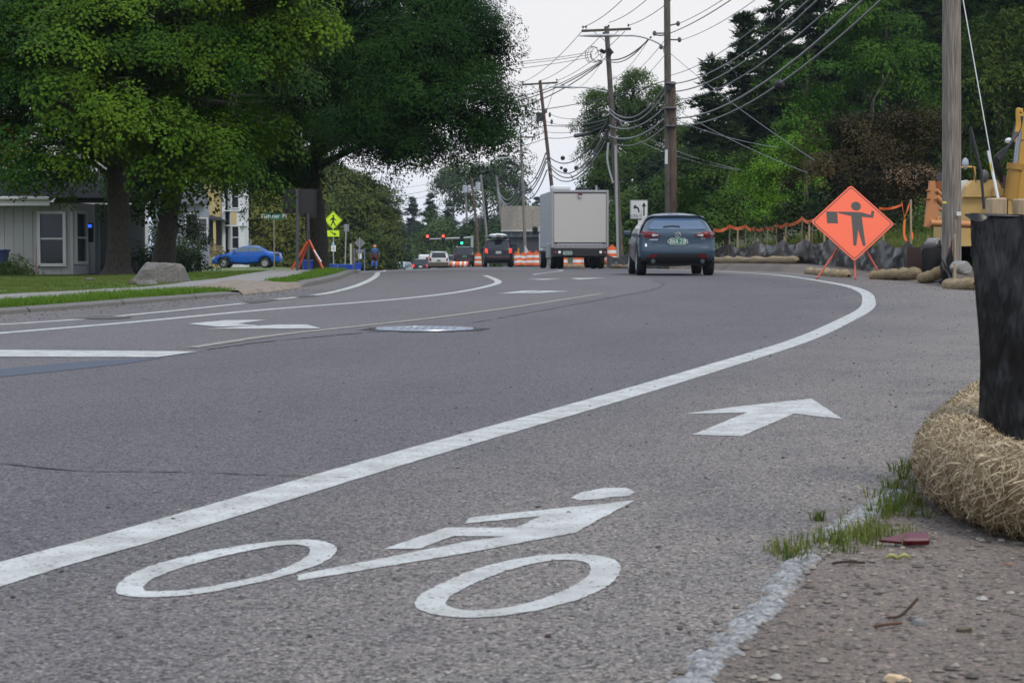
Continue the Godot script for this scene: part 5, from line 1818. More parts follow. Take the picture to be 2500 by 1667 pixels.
func build_trees() -> void:
	broadleaf("maple_tree", "big yellow-green maple with a thick ridged trunk in front of the grey house", [on_land(-9.806, 46), Vector3(-9.769, 1.218, -46), Vector3(-9.78, 2.296, -46), Vector3(-9.92, 3.389, -46.3), Vector3(-10.024, 4.918, -46.5), Vector3(-9.728, 6.93, -47)], [.31, .26, .28, .2, .13, .07], [
		[Vector3(-12.077, 4.257, -45), Vector3(1.482, 0.847, 1.482)], [Vector3(-13.301, 5.408, -46), Vector3(1.732, 1.191, 1.732)], [Vector3(-10.971, 5.407, -44), Vector3(1.346, 0.932, 1.346)], [Vector3(-10.578, 3.665, -44), Vector3(1.346, 0.725, 1.346)], [Vector3(-11.642, 3.231, -44.5), Vector3(1.256, 0.544, 1.256)], [Vector3(-10.811, 2.919, -44.5), Vector3(0.733, 0.314, 0.733)], [Vector3(-12.431, 6.157, -46), Vector3(1.624, 1.191, 1.624)], [Vector3(-9.74, 6.142, -45), Vector3(1.376, 1.059, 1.376)], [Vector3(-9.532, 4.493, -43.5), Vector3(1.331, 0.768, 1.331)],
		[Vector3(-8.747, 5.41, -45), Vector3(1.271, 0.953, 1.271)], [Vector3(-8.72, 3.973, -44), Vector3(1.242, 0.621, 1.242)], [Vector3(-7.965, 4.572, -45), Vector3(1.165, 0.741, 1.165)], [Vector3(-7.913, 6.37, -46), Vector3(1.407, 1.082, 1.407)], [Vector3(-7.363, 3.491, -44.5), Vector3(1.099, 0.681, 1.099)], [Vector3(-6.628, 4.218, -44.5), Vector3(0.89, 0.503, 0.89)], [Vector3(-6.178, 3.943, -45), Vector3(0.741, 0.339, 0.741)], [Vector3(-6.556, 5.463, -45.5), Vector3(1.071, 0.749, 1.071)], [Vector3(-6.191, 6.584, -46), Vector3(1.191, 0.866, 1.191)], [Vector3(-5.225, 6.477, -46), Vector3(0.974, 0.541, 0.974)], [Vector3(-7.989, 3.439, -44.5), Vector3(0.838, 0.419, 0.838)], [Vector3(-11.348, 6.797, -46), Vector3(1.732, 0.866, 1.732)], [Vector3(-9.088, 7.224, -46), Vector3(1.732, 0.758, 1.732)], [Vector3(-6.614, 7.65, -46), Vector3(1.732, 0.866, 1.732)], [Vector3(-13.974, 3.478, -46), Vector3(1.299, 0.974, 1.299)], [Vector3(-7.342, 2.825, -47), Vector3(0.774, 0.354, 0.774)]], "maple", MAPLE, .95, 8.0, -.06, 101, "", 5)
	broadleaf("maple_tree", "leaning dark-trunked maple behind the boulder, its crown merging with the big maple", [on_land(-9.837, 52), Vector3(-9.661, 1.532, -52), Vector3(-9.493, 2.628, -52), Vector3(-9.094, 3.722, -52), Vector3(-8.757, 5.758, -53), Vector3(-8.526, 8.112, -54)], [.32, .27, .24, .18, .12, .07], [
		[Vector3(-8.83, 3.752, -50.5), Vector3(1.426, 0.832, 1.426)], [Vector3(-8.204, 3.282, -51), Vector3(1.08, 0.408, 1.08)], [Vector3(-9.882, 2.949, -51), Vector3(1.08, 0.48, 1.08)], [Vector3(-7.364, 3.783, -51), Vector3(1.08, 0.84, 1.08)], [Vector3(-8.428, 5.329, -51), Vector3(1.68, 1.32, 1.68)], [Vector3(-6.875, 5.566, -51), Vector3(1.32, 1.32, 1.32)], [Vector3(-10.776, 4.242, -52.5), Vector3(1.729, 1.359, 1.729)], [Vector3(-7.973, 7.113, -52), Vector3(1.835, 1.346, 1.835)], [Vector3(-12.587, 5.854, -54), Vector3(2.287, 1.779, 2.287)], [Vector3(-14.352, 6.973, -55), Vector3(2.071, 1.812, 2.071)], [Vector3(-6.516, 7.236, -53), Vector3(1.372, 1.372, 1.372)], [Vector3(-10.677, 7.36, -54), Vector3(2.287, 1.779, 2.287)], [Vector3(-14.907, 4.479, -56), Vector3(1.318, 0.922, 1.318)]], "maple", [Color(.012, .038, .005), Color(.042, .082, .009), Color(.15, .15, .02), .55], 1.05, 6.0, -.08, 102, "", 4)
	broadleaf("locust_tree", "broad dark green tree with fine leaves leaning over the road on the left", [on_land(-6.367, 60), Vector3(-6.316, 1.101, -60), Vector3(-6.395, 2.366, -60), Vector3(-6.473, 3.49, -60), Vector3(-5.845, 5.59, -60), Vector3(-4.648, 8.226, -61)], [.42, .36, .33, .26, .2, .1], [
		[Vector3(-7.413, 4.27, -59), Vector3(1.249, 0.833, 1.249)], [Vector3(-8.094, 5.451, -60), Vector3(1.412, 1.271, 1.412)], [Vector3(-6.466, 5.292, -58), Vector3(1.501, 1.365, 1.501)], [Vector3(-5.247, 4.48, -58), Vector3(1.228, 0.819, 1.228)], [Vector3(-6.017, 7.019, -59), Vector3(1.805, 1.527, 1.805)], [Vector3(-4.254, 5.52, -57.5), Vector3(1.488, 1.218, 1.488)], [Vector3(-4.285, 7.451, -58), Vector3(1.638, 1.501, 1.638)], [Vector3(-3.045, 4.581, -57.5), Vector3(1.218, 0.609, 1.218)], [Vector3(-2.882, 6.009, -57), Vector3(1.475, 1.207, 1.475)], [Vector3(-2.634, 7.66, -57.5), Vector3(1.624, 1.353, 1.624)], [Vector3(-1.562, 4.984, -57.5), Vector3(1.082, 0.812, 1.082)], [Vector3(-1.426, 6.457, -57.5), Vector3(1.218, 0.947, 1.218)], [Vector3(-1.301, 7.855, -58), Vector3(1.024, 0.819, 1.024)], [Vector3(-0.693, 4.751, -58), Vector3(0.751, 0.614, 0.751)], [Vector3(-0.489, 5.562, -58), Vector3(0.573, 0.751, 0.573)], [Vector3(-0.76, 7.047, -58), Vector3(0.614, 0.614, 0.614)], [Vector3(-3.752, 4.209, -58), Vector3(0.819, 0.437, 0.819)], [Vector3(-1.978, 8.797, -58), Vector3(1.501, 0.955, 1.501)], [Vector3(-4.009, 8.931, -58), Vector3(1.911, 1.092, 1.911)], [Vector3(-6.11, 8.938, -60), Vector3(1.976, 1.271, 1.976)], [Vector3(-4.796, 6.667, -61), Vector3(2.296, 2.153, 2.296)], [Vector3(-2.797, 6.951, -61), Vector3(1.866, 1.722, 1.866)], [Vector3(-7.2, 3.605, -59.5), Vector3(0.84, 0.364, 0.84)], [Vector3(-2.588, 3.927, -57.8), Vector3(0.299, 0.272, 0.299)], [Vector3(-0.353, 6.237, -58), Vector3(0.341, 0.546, 0.341)], [Vector3(-8.668, 3.56, -60), Vector3(0.706, 0.339, 0.706)]], "fine", DEEP, 1.05, 9.5, -.22, 103, "", 4, [[Vector3(-8.952, 3.209, -60), Vector3(.5, .2, .5)]])
	broadleaf("maple_tree", "rounded olive green tree beyond the dark trunk, above the blue bins", [on_land(-13.402, 160), Vector3(-13.306, 2.555, -160), Vector3(-13.222, 4.806, -160), Vector3(-13.139, 7.053, -160)], [.4, .3, .25, .1], [[Vector3(-12.829, 6.234, -158), Vector3(2.305, 1.859, 2.305)], [Vector3(-13.859, 4.728, -157), Vector3(2.216, 1.847, 2.216)], [Vector3(-11.464, 4.36, -157), Vector3(1.552, 2.032, 1.552)], [Vector3(-11.947, 2.508, -156), Vector3(1.835, 1.468, 1.835)], [Vector3(-14.148, 2.143, -156), Vector3(1.835, 1.652, 1.835)], [Vector3(-12.687, 0.678, -156), Vector3(2.276, 0.881, 2.276)], [Vector3(-11.488, 6.679, -160), Vector3(1.054, 1.129, 1.054)], [Vector3(-15.244, 6.304, -160), Vector3(2.259, 2.259, 2.259)]], "far", [Color(.045, .072, .015), Color(.105, .12, .03)], 1.6, 6.5, -.3, 104, "trees behind the left verge")
	broadleaf("maple_tree", "yellowish olive tree behind the wooden pole and the street name sign", [on_land(-18.052, 140), Vector3(-18.027, 1.664, -140), Vector3(-17.95, 3.634, -140), Vector3(-17.873, 5.601, -140)], [.3, .25, .2, .1], [[Vector3(-17.486, 5.24, -139), Vector3(1.374, 1.374, 1.374)], [Vector3(-18.344, 3.268, -138), Vector3(1.559, 1.234, 1.559)], [Vector3(-17.053, 2.297, -138), Vector3(1.688, 1.624, 1.688)], [Vector3(-18.542, 1.643, -137), Vector3(1.354, 0.967, 1.354)], [Vector3(-17.26, 0.678, -137), Vector3(1.934, 0.774, 1.934)], [Vector3(-15.87, 2.309, -139), Vector3(1.308, 1.962, 1.308)], [Vector3(-15.969, 5.273, -140), Vector3(1.647, 1.976, 1.647)], [Vector3(-19.483, 2.459, -138), Vector3(0.649, 0.455, 0.649)]], "far", OLIVE, 1.5, 6.5, -.3, 105, "trees behind the left verge")
	broadleaf("maple_tree", "dark tree between the yellow house and the olive tree", [on_land(-23.64, 170), Vector3(-23.608, 1.875, -170), Vector3(-23.588, 5.064, -170)], [.3, .25, .1], [[Vector3(-23.441, 6.225, -169), Vector3(1.67, 2.386, 1.67)], [Vector3(-23.128, 2.649, -168), Vector3(1.581, 1.976, 1.581)], [Vector3(-24.564, 8.247, -170), Vector3(2.4, 2, 2.4)], [Vector3(-21.621, 9.14, -172), Vector3(3.238, 2.428, 3.238)]], "far", [Color(.02, .04, .014), Color(.045, .07, .024)], 1.7, 6, -.28, 106, "trees behind the left verge")
	broadleaf("maple_tree", "dark tree mass behind the dark trunk and the crossing sign", [on_land(-17.747, 175), Vector3(-17.723, 1.91, -175), Vector3(-17.702, 6.422, -175)], [.3, .25, .1], [[Vector3(-17.818, 3.536, -174), Vector3(2.866, 2.866, 2.866)], [Vector3(-16.01, 0.678, -172), Vector3(3.238, 1.133, 3.238)], [Vector3(-18.312, 7.651, -175), Vector3(3.294, 2.882, 3.294)], [Vector3(-12.801, 1.096, -178), Vector3(1.675, 1.508, 1.675)], [Vector3(-13.903, -0.149, -176), Vector3(2.071, 0.58, 2.071)], [Vector3(-19.246, 0.274, -172), Vector3(1.619, 0.89, 1.619)]], "far", [Color(.014, .03, .01), Color(.032, .052, .016)], 1.7, 7, -.4, 107, "trees behind the left verge")
	broadleaf("clipped_hedge", "dark clipped hedge behind the boulder", [on_land(-11.686, 64), on_land(-11.686, 64, .4), on_land(-11.686, 64, .7)], [.06, .05, .03], [[Vector3(-11.566, 0.53, -63), Vector3(0.712, 0.385, 0.712)], [Vector3(-10.946, 0.532, -62), Vector3(0.379, 0.379, 0.379)], [Vector3(-12.428, 0.453, -64), Vector3(0.678, 0.331, 0.678)]], "bush", [Color(.02, .036, .012), Color(.035, .06, .018)], .9, 11, -.5, 108, "", 2)
	broadleaf("small_tree", "small dark tree standing before the blue-grey house between the trunks", [on_land(-15.268, 90), Vector3(-15.247, 1.312, -90), Vector3(-15.343, 2.578, -90), Vector3(-15.444, 3.211, -90)], [.12, .09, .07, .03], [[Vector3(-15.7, 2.035, -89), Vector3(0.754, 0.586, 0.754)], [Vector3(-15.839, 1.298, -88), Vector3(0.932, 0.58, 0.932)], [Vector3(-15.08, 1.096, -89), Vector3(0.524, 0.461, 0.524)], [Vector3(-16.449, 2.536, -88), Vector3(1.035, 0.828, 1.035)]], "bush", [Color(.016, .03, .01), Color(.035, .06, .016)], 1.2, 6.5, -.2, 109, "", 3)
	broadleaf("flowering_bush", "low leafy bush against the grey house wall at the left edge", [on_land(-14.144, 52), on_land(-14.12, 52, .25), on_land(-14.095, 52, .5)], [.04, .03, .01], [[Vector3(-14.059, 0.255, -51.5), Vector3(0.545, 0.194, 0.545)], [Vector3(-13.694, 0.412, -51.5), Vector3(0.218, 0.267, 0.218)], [Vector3(-13.51, 0.581, -51.5), Vector3(0.097, 0.242, 0.097)], [Vector3(-14.604, 0.255, -51.5), Vector3(0.485, 0.242, 0.485)]], "bush", [Color(.045, .085, .016), Color(.085, .13, .03)], .55, 7, -.2, 110, "", 3)
	broadleaf("small_bush", "dark shrub between the two big trunks by the house corner", [on_land(-11.346, 57), on_land(-11.346, 57, .3), on_land(-11.346, 57, .6)], [.05, .04, .02], [[Vector3(-11.303, 0.545, -56.5), Vector3(0.425, 0.372, 0.425)], [Vector3(-11.132, 0.879, -57), Vector3(0.335, 0.295, 0.335)], [Vector3(-11.298, 0.218, -56), Vector3(0.343, 0.158, 0.343)]], "bush", [Color(.02, .036, .012), Color(.04, .065, .018)], .8, 8, -.3, 111, "", 2)
	for q in [[915.0, 345.0, 478.0, 26.0, 201], [948.0, 350.0, 455.0, 34.0, 202], [988.0, 340.0, 448.0, 34.0, 203], [1030.0, 350.0, 462.0, 30.0, 204], [1190.0, 300.0, 440.0, 34.0, 205], [1232.0, 320.0, 455.0, 28.0, 206]]:
		var d: float = q[1]
		var by := -5.0
		var h: float = .678 + (590 - q[2]) * d / 4250.0 - by
		pine(["far blue-green conifer above the cyclist, leftmost of its row", "far conifer with a ragged top between the leftmost and the tallest", "tallest far conifer left of the dark-trunked poles", "far conifer directly behind the tall far poplar", "far conifer left of the pale building", "far conifer above the pale building's roof"][int(q[4]) - 201], (q[0] - 1176.0) / 4250.0 * d, d, h, q[3] / 4250.0 * d, q[4], [Color(.016, .034, .018), Color(.03, .055, .028)], .3, 1.15, "far conifers at the end of the road", by)
	broadleaf("poplar_tree", "tall loose far tree rising behind the far poles, sky showing through it", [Vector3(-3.821, -4.5, -290), Vector3(-3.951, 4.081, -290), Vector3(-4.153, 8.839, -290), Vector3(-4.49, 13.589, -290)], [.5, .4, .3, .15], [[Vector3(-9.188, 13.5, -288), Vector3(2.304, 1.355, 2.304)], [Vector3(-6.825, 11.479, -288), Vector3(2.982, 2.304, 2.982)], [Vector3(-7.889, 15.284, -290), Vector3(1.911, 0.955, 1.911)], [Vector3(-5.169, 14.607, -290), Vector3(2.456, 1.365, 2.456)], [Vector3(-2.432, 13.5, -288), Vector3(2.711, 1.762, 2.711)], [Vector3(0.27, 12.153, -288), Vector3(2.711, 1.626, 2.711)], [Vector3(-3.772, 10.098, -287), Vector3(4.052, 2.296, 4.052)], [Vector3(0.947, 8.782, -288), Vector3(2.982, 1.762, 2.982)], [Vector3(2.321, 13.974, -291), Vector3(1.506, 0.959, 1.506)], [Vector3(-1.774, 15.675, -291), Vector3(1.506, 0.822, 1.506)], [Vector3(-5.123, 6.065, -287), Vector3(4.727, 2.431, 4.727)], [Vector3(-0.404, 4.719, -287), Vector3(4.052, 2.701, 4.052)]], "far", [Color(.035, .062, .02), Color(.06, .095, .03)], 2.5, 4.2, -.06, 120, "far trees at the end of the road", 5)
	for q in [[[Vector3(-9.261, 3.846, -270), Vector3(3.939, 2.668, 3.939)], [Vector3(-7.307, 0.678, -268), Vector3(3.784, 1.64, 3.784)], [Vector3(-11.883, 5.145, -272), Vector3(2.176, 2.176, 2.176)], [Vector3(-9.9, 0.678, -270), Vector3(3.812, 1.906, 3.812)], "light green far tree behind the traffic signals", 121, 0.0], [[Vector3(-15.226, 2.791, -300), Vector3(3.671, 3.529, 3.671)], [Vector3(-17.345, 1.382, -300), Vector3(3.106, 2.541, 3.106)], [Vector3(-13.47, -0.026, -300), Vector3(3.106, 1.694, 3.106)], [Vector3(-19.424, 2.11, -305), Vector3(2.153, 4.306, 2.153)], "dark far tree mass above the pale oncoming car", 122, 1.0], [[Vector3(-3.29, 1.852, -250), Vector3(3.529, 2, 3.529)], [Vector3(-0.36, 2.474, -255), Vector3(2.64, 2.4, 2.64)], [Vector3(-3.879, -0.496, -250), Vector3(5.294, 1.059, 5.294)], [Vector3(-5.253, 3.729, -260), Vector3(1.835, 2.202, 1.835)], "dark green far tree behind the black cars", 123, 2.0]]:
		var c: Vector3 = q[0][0]
		var pal: Array = [[Color(.06, .10, .03), Color(.10, .15, .045)], [Color(.012, .024, .014), Color(.026, .042, .022)], [Color(.025, .048, .014), Color(.05, .08, .022)]][int(q[6])]
		broadleaf("maple_tree", q[4], [Vector3(c.x, -4.5, c.z), Vector3(c.x, c.y - 2, c.z), c], [.4, .3, .15], q.slice(0, 4), "far", pal, 2.4, 5.5, -.35, q[5], "far trees at the end of the road", 2)
	broadleaf("ash_tree", "loose ragged tree behind the two nearer utility poles, sky showing through its top", [on_land(8.572, 138), Vector3(8.557, 2.945, -138), Vector3(8.548, 6.177, -138), Vector3(8.86, 10.046, -138), Vector3(9.012, 13.263, -138)], [.45, .35, .28, .2, .08], [[Vector3(9.168, 14.192, -137), Vector3(0.645, 0.451, 0.645)], [Vector3(10.068, 13.65, -137), Vector3(0.709, 0.645, 0.709)], [Vector3(10.711, 13.012, -137), Vector3(0.838, 0.774, 0.838)], [Vector3(7.45, 13.839, -139), Vector3(0.523, 0.458, 0.523)], [Vector3(8.102, 13.192, -139), Vector3(0.654, 0.523, 0.654)], [Vector3(8.689, 13.423, -138), Vector3(0.455, 0.52, 0.455)], [Vector3(12.151, 8.897, -135), Vector3(1.588, 1.906, 1.588)], [Vector3(11.444, 6.017, -134), Vector3(1.576, 1.576, 1.576)], [Vector3(6.753, 12.459, -138), Vector3(1.429, 0.844, 1.429)], [Vector3(8.47, 11.735, -137), Vector3(1.612, 1.096, 1.612)], [Vector3(5.948, 11.172, -138), Vector3(1.039, 0.714, 1.039)], [Vector3(6.979, 9.91, -136), Vector3(1.792, 1.152, 1.792)], [Vector3(9.369, 9.91, -136), Vector3(1.92, 1.408, 1.92)], [Vector3(6.231, 8.379, -137), Vector3(1.418, 1.096, 1.418)], [Vector3(5.628, 9.079, -138), Vector3(0.779, 0.714, 0.779)], [Vector3(5.554, 5.142, -136), Vector3(0.96, 1.28, 0.96)], [Vector3(5.397, 3.549, -136), Vector3(0.96, 1.28, 0.96)], [Vector3(7.725, 7.32, -135), Vector3(2.096, 1.525, 2.096)], [Vector3(10.259, 7.004, -135), Vector3(1.906, 1.906, 1.906)], [Vector3(6.074, 6.457, -137), Vector3(1.096, 0.709, 1.096)], [Vector3(7.099, 4.477, -135), Vector3(1.906, 1.588, 1.906)], [Vector3(9.566, 3.507, -134), Vector3(2.522, 1.766, 2.522)], [Vector3(11.12, 11.012, -138), Vector3(1.299, 1.948, 1.299)]], "far", [Color(.03, .055, .014), Color(.065, .115, .02)], 1.0, 5.0, -.09, 130, "", 5)
	broadleaf("maple_tree", "dark leafy tree behind the lane-use sign", [on_land(8.538, 112), Vector3(8.525, 1.992, -112), Vector3(8.781, 3.83, -112)], [.3, .25, .1], [[Vector3(7.14, 3.542, -111), Vector3(1.306, 1.567, 1.306)], [Vector3(9.913, 4.546, -110), Vector3(1.553, 2.071, 1.553)], [Vector3(9.065, 1.957, -109), Vector3(2.052, 1.026, 2.052)], [Vector3(6.824, 1.453, -110), Vector3(1.294, 0.88, 1.294)], [Vector3(10.755, 2.452, -108), Vector3(2.033, 1.271, 2.033)], [Vector3(5.631, 1.992, -112), Vector3(0.632, 1.581, 0.632)]], "far", MID, 1.15, 5.5, -.12, 131, "broadleaf trees on the right-hand slope")
	for q in [[1632.0, 104.0, 120.0, 66.0, 210, "slim dark pine with an open top at the left end of the hillside pines"], [1700.0, 108.0, 40.0, 92.0, 211, "dark pine with clumped branches behind the wires, second from the left"], [1790.0, 112.0, -60.0, 105.0, 212, "tall dark pine, third from the left on the hill"], [1890.0, 116.0, -160.0, 120.0, 213, "tall dark pine behind the purple-leaved tree's left side"], [1990.0, 112.0, -200.0, 125.0, 214, "tall dark pine behind the purple-leaved tree's right side"], [2100.0, 108.0, -200.0, 125.0, 215, "tall pine just left of the near wooden pole"], [2215.0, 104.0, -220.0, 125.0, 216, "tall pine just right of the near wooden pole"], [2320.0, 100.0, -220.0, 125.0, 217, "tall pine behind the excavator arm at the right edge"], [2430.0, 98.0, -220.0, 125.0, 218, "tall pine half outside the right edge"]]:
		var d: float = q[1]
		var x: float = (q[0] - 1176.0) / 4250.0 * d
		var h: float = .678 + (590 - q[2]) * d / 4250.0 - land_y(x, d)
		pine(q[5], x, d, h, q[3] / 4250.0 * d, q[4], DARKPINE if int(q[4]) < 214 else [Color(.022, .054, .010), Color(.055, .10, .018)], .12)
	var k := 0
	for x in [1560.0, 1680.0, 1800.0, 1920.0, 2040.0, 2160.0, 2280.0, 2400.0]:
		var d := 132.0
		var lx: float = (x - 1176.0) / 4250.0 * d
		var top: float = [380.0, 300.0, 170.0, 40.0, -100.0, -100.0, -100.0, -100.0][k]
		var lob := []
		var rr := RandomNumberGenerator.new()
		rr.seed = 300 + k
		for i in 9:
			var py: float = lerpf(560.0, top, (i + .5) / 9.0)
			var px: float = x + rr.randf_range(-35, 35)
			lob.append([Vector3((px - 1176.0) / 4250.0 * d, .678 + (590 - py) * d / 4250.0, -d + rr.randf_range(-2, 2)), Vector3(2.7, 2.2, 2.7) * (1.0 if i < 7 else .75)])
		broadleaf("spruce_tree", ["dark tree closing the wood behind the two wooden poles", "dark tree closing the wood behind the second pine", "dark tree closing the wood above the blue hatchback", "dark tree closing the wood left of the orange sign", "dark tree closing the wood above the orange sign", "dark tree closing the wood behind the near wooden pole", "dark tree closing the wood behind the excavator", "dark tree closing the wood at the right edge"][k], [on_land(lx, d), Vector3(lx, land_y(lx, d) + 4, -d), lob[8][0]], [.4, .3, .1], lob, "far", [Color(.012, .026, .01), Color(.028, .046, .015)], 1.7, 5.0, -.35, 300 + k, "dark trees at the back of the wood", 1)
		k += 1
	for q in [
		["broad_tree", "mid green leafy tree between the pines and the purple-leaved tree", 1850.0, 92.0, [[Vector3(14.349, 10.035, -91), Vector3(1.071, 0.856, 1.071)], [Vector3(14.203, 8.256, -90), Vector3(1.186, 1.059, 1.186)], [Vector3(15.418, 9.4, -91), Vector3(0.942, 1.071, 0.942)], [Vector3(14.002, 6.997, -90), Vector3(0.847, 0.72, 0.847)], [Vector3(15.181, 6.279, -92), Vector3(1.082, 1.082, 1.082)]], "bush", [Color(.035, .095, .008), Color(.075, .165, .014)], 1.25, 5.5, -.12, 140],
		["broad_tree", "bright green leafy tree high on the slope above the purple-leaved tree", 2030.0, 96.0, [[Vector3(17.408, 12.434, -95), Vector3(1.565, 1.341, 1.565)], [Vector3(19.402, 12.875, -95), Vector3(1.788, 1.341, 1.788)], [Vector3(18.117, 10.781, -94), Vector3(1.769, 1.106, 1.769)], [Vector3(20.311, 11.218, -94), Vector3(1.327, 1.327, 1.327)], [Vector3(19.448, 9.469, -94), Vector3(1.769, 0.973, 1.769)], [Vector3(20.985, 9.159, -93), Vector3(1.094, 1.313, 1.094)], [Vector3(18.291, 9.432, -96), Vector3(1.355, 1.129, 1.355)]], "hemlock", [Color(.028, .075, .008), Color(.065, .135, .014)], 1.3, 5.0, -.1, 141],
		["broad_tree", "olive green tree to the right of the near wooden pole", 2290.0, 84.0, [[Vector3(20.834, 10.949, -83), Vector3(1.172, 1.172, 1.172)], [Vector3(22.188, 11.334, -83), Vector3(1.172, 1.367, 1.172)], [Vector3(20.797, 8.919, -82), Vector3(1.158, 1.158, 1.158)], [Vector3(22.143, 8.728, -82), Vector3(1.158, 1.158, 1.158)], [Vector3(21.011, 7.009, -82), Vector3(1.351, 0.965, 1.351)], [Vector3(22.363, 6.436, -82), Vector3(0.965, 1.158, 0.965)], [Vector3(20.261, 5.479, -82), Vector3(0.965, 0.965, 0.965)], [Vector3(21.613, 4.904, -82), Vector3(1.544, 0.849, 1.544)]], "hemlock", [Color(.028, .058, .008), Color(.075, .105, .016)], 1.25, 5.0, -.1, 142],
		["lilac_bush", "bright green bush left of the orange sign at the foot of the wood", 1790.0, 74.0, [[Vector3(10.679, 4.866, -73), Vector3(0.945, 0.653, 0.945)], [Vector3(10.032, 3.884, -72), Vector3(0.949, 0.678, 0.949)], [Vector3(11.291, 4.075, -72.5), Vector3(0.682, 0.785, 0.682)], [Vector3(9.869, 2.957, -72), Vector3(0.745, 0.61, 0.745)], [Vector3(10.64, 2.857, -71.5), Vector3(0.841, 0.505, 0.841)], [Vector3(9.49, 3.416, -73), Vector3(0.584, 0.584, 0.584)], [Vector3(11.691, 5.183, -74), Vector3(0.696, 0.696, 0.696)]], "bush", LIME, .85, 6.0, -.08, 143],
		["shrub_bush", "dull green bush behind the blue hatchback's roof, below the pines", 1670.0, 80.0, [[Vector3(8.598, 4.195, -79), Vector3(1.115, 0.818, 1.115)], [Vector3(9.41, 3.056, -78), Vector3(1.101, 0.844, 1.101)], [Vector3(8.13, 2.873, -78), Vector3(0.918, 0.734, 0.918)], [Vector3(10.205, 4.801, -80), Vector3(0.828, 0.753, 0.828)], [Vector3(7.584, 3.678, -80), Vector3(0.753, 0.941, 0.753)], [Vector3(8.391, 2.123, -77), Vector3(1.087, 0.435, 1.087)]], "bush", [Color(.03, .07, .01), Color(.07, .125, .018)], 1.2, 5.5, -.2, 144],
		["purple_tree", "purple-brown leaved ornamental tree behind the orange sign", 2000.0, 66.0, [[Vector3(12.541, 6.151, -65), Vector3(1.147, 0.765, 1.147)], [Vector3(11.546, 5.207, -64.5), Vector3(1.138, 0.698, 1.138)], [Vector3(13.358, 5.357, -64.5), Vector3(1.214, 0.759, 1.214)], [Vector3(12.211, 4.574, -64), Vector3(1.506, 0.753, 1.506)], [Vector3(14.014, 4.275, -64), Vector3(1.054, 0.828, 1.054)], [Vector3(10.866, 3.976, -64), Vector3(0.964, 0.693, 0.964)], [Vector3(12.722, 3.357, -63.5), Vector3(1.644, 0.717, 1.644)], [Vector3(11.087, 2.911, -63.5), Vector3(1.195, 0.538, 1.195)], [Vector3(13.917, 3.06, -63.5), Vector3(0.896, 0.657, 0.896)], [Vector3(13.499, 7.004, -66), Vector3(0.621, 0.559, 0.621)], [Vector3(14.681, 5.242, -65), Vector3(0.612, 0.704, 0.612)]], "fine", PLUM, 1.1, 6.0, -.04, 145],
		["shrub_bush", "low dark undergrowth bush at the foot of the purple-leaved tree", 1980.0, 70.0, [[Vector3(11.728, 2.458, -69), Vector3(1.299, 0.487, 1.299)], [Vector3(13.188, 2.296, -69), Vector3(1.299, 0.455, 1.299)], [Vector3(14.644, 2.458, -69), Vector3(1.136, 0.552, 1.136)], [Vector3(15.776, 2.62, -69), Vector3(0.812, 0.649, 0.812)], [Vector3(10.597, 2.135, -69), Vector3(0.812, 0.39, 0.812)]], "bush", [Color(.016, .03, .01), Color(.035, .055, .016)], 1.2, 5.5, -.25, 147],
		["shrub_bush", "low green bush on the slope between the orange tape and the near pole", 2150.0, 58.0, [[Vector3(12.903, 1.881, -57), Vector3(0.805, 0.322, 0.805)], [Vector3(12.021, 1.663, -56), Vector3(0.448, 0.184, 0.448)], [Vector3(13.807, 2.174, -58), Vector3(0.546, 0.546, 0.546)]], "bush", [Color(.04, .075, .014), Color(.08, .12, .025)], .9, 5.5, -.2, 148]]:
		var d: float = q[3]
		var x: float = (q[2] - 1176.0) / 4250.0 * d
		var g := on_land(x, d)
		var c: Vector3 = q[4][0][0]
		broadleaf(q[0], q[1], [g, g.lerp(Vector3(x, c.y, -d), .4), Vector3(x, maxf(c.y, g.y + .5), -d)], [.14, .1, .05], q[4], q[5], q[6], q[7], q[8], q[9], q[10], "", 3)
func pole(label: String, foot: Vector3, top: Vector3, r0: float, r1: float, mat: Material = null) -> Node3D:
	var g := foot
	g.y = minf(land_y(foot.x, -foot.z), foot.y)
	var t := thing("utility_pole", label, "utility pole", g, 0.0, "utility poles along the right side")
	var mb := MB.new()
	mb.tube([Vector3(0, -.3, 0), (foot - g) + (top - foot) * .35, top - g], [r0, lerpf(r0, r1, .35), r1], 16)
	part("shaft", mb, mat if mat else pole_wood, t)
	return t
func crossarm(t: Node3D, a: Vector3, b: Vector3, pins: Array, braces := true) -> void:
	var o := t.position
	var mb := MB.new()
	var m := (a + b) / 2
	var dir := (b - a).normalized()
	var x := Transform3D(Basis(dir, dir.cross(Vector3.FORWARD).normalized() * -1.0, Vector3.BACK), m - o)
	mb.box(x, Vector3((b - a).length(), .13, .11), .012)
	var ca := part("crossarm", mb, mt("arm_wood", .075, .062, .05, .9), t)
	for p in pins:
		mb = MB.new()
		var q: Vector3 = a.lerp(b, p) + Vector3(0, .06, .0) - o
		mb.lathe([[.015, 0], [.015, .09], [.055, .1], [.06, .16], [.03, .21], [.0, .22]], 8, T(q))
		part("insulator", mb, mt("insulator", .035, .03, .03, .3), ca)
	if braces:
		mb = MB.new()
		for s in [-.28, .28]:
			mb.tube([m + dir * s * (b - a).length() - o + Vector3(0, 0, .06), m - Vector3(0, .65, -.08) - o], .016, 4)
		var br := part("brace", mb, mt("steel_dark", .12, .12, .125, .6, .4), ca)
		br.set_meta("kind", "stuff")
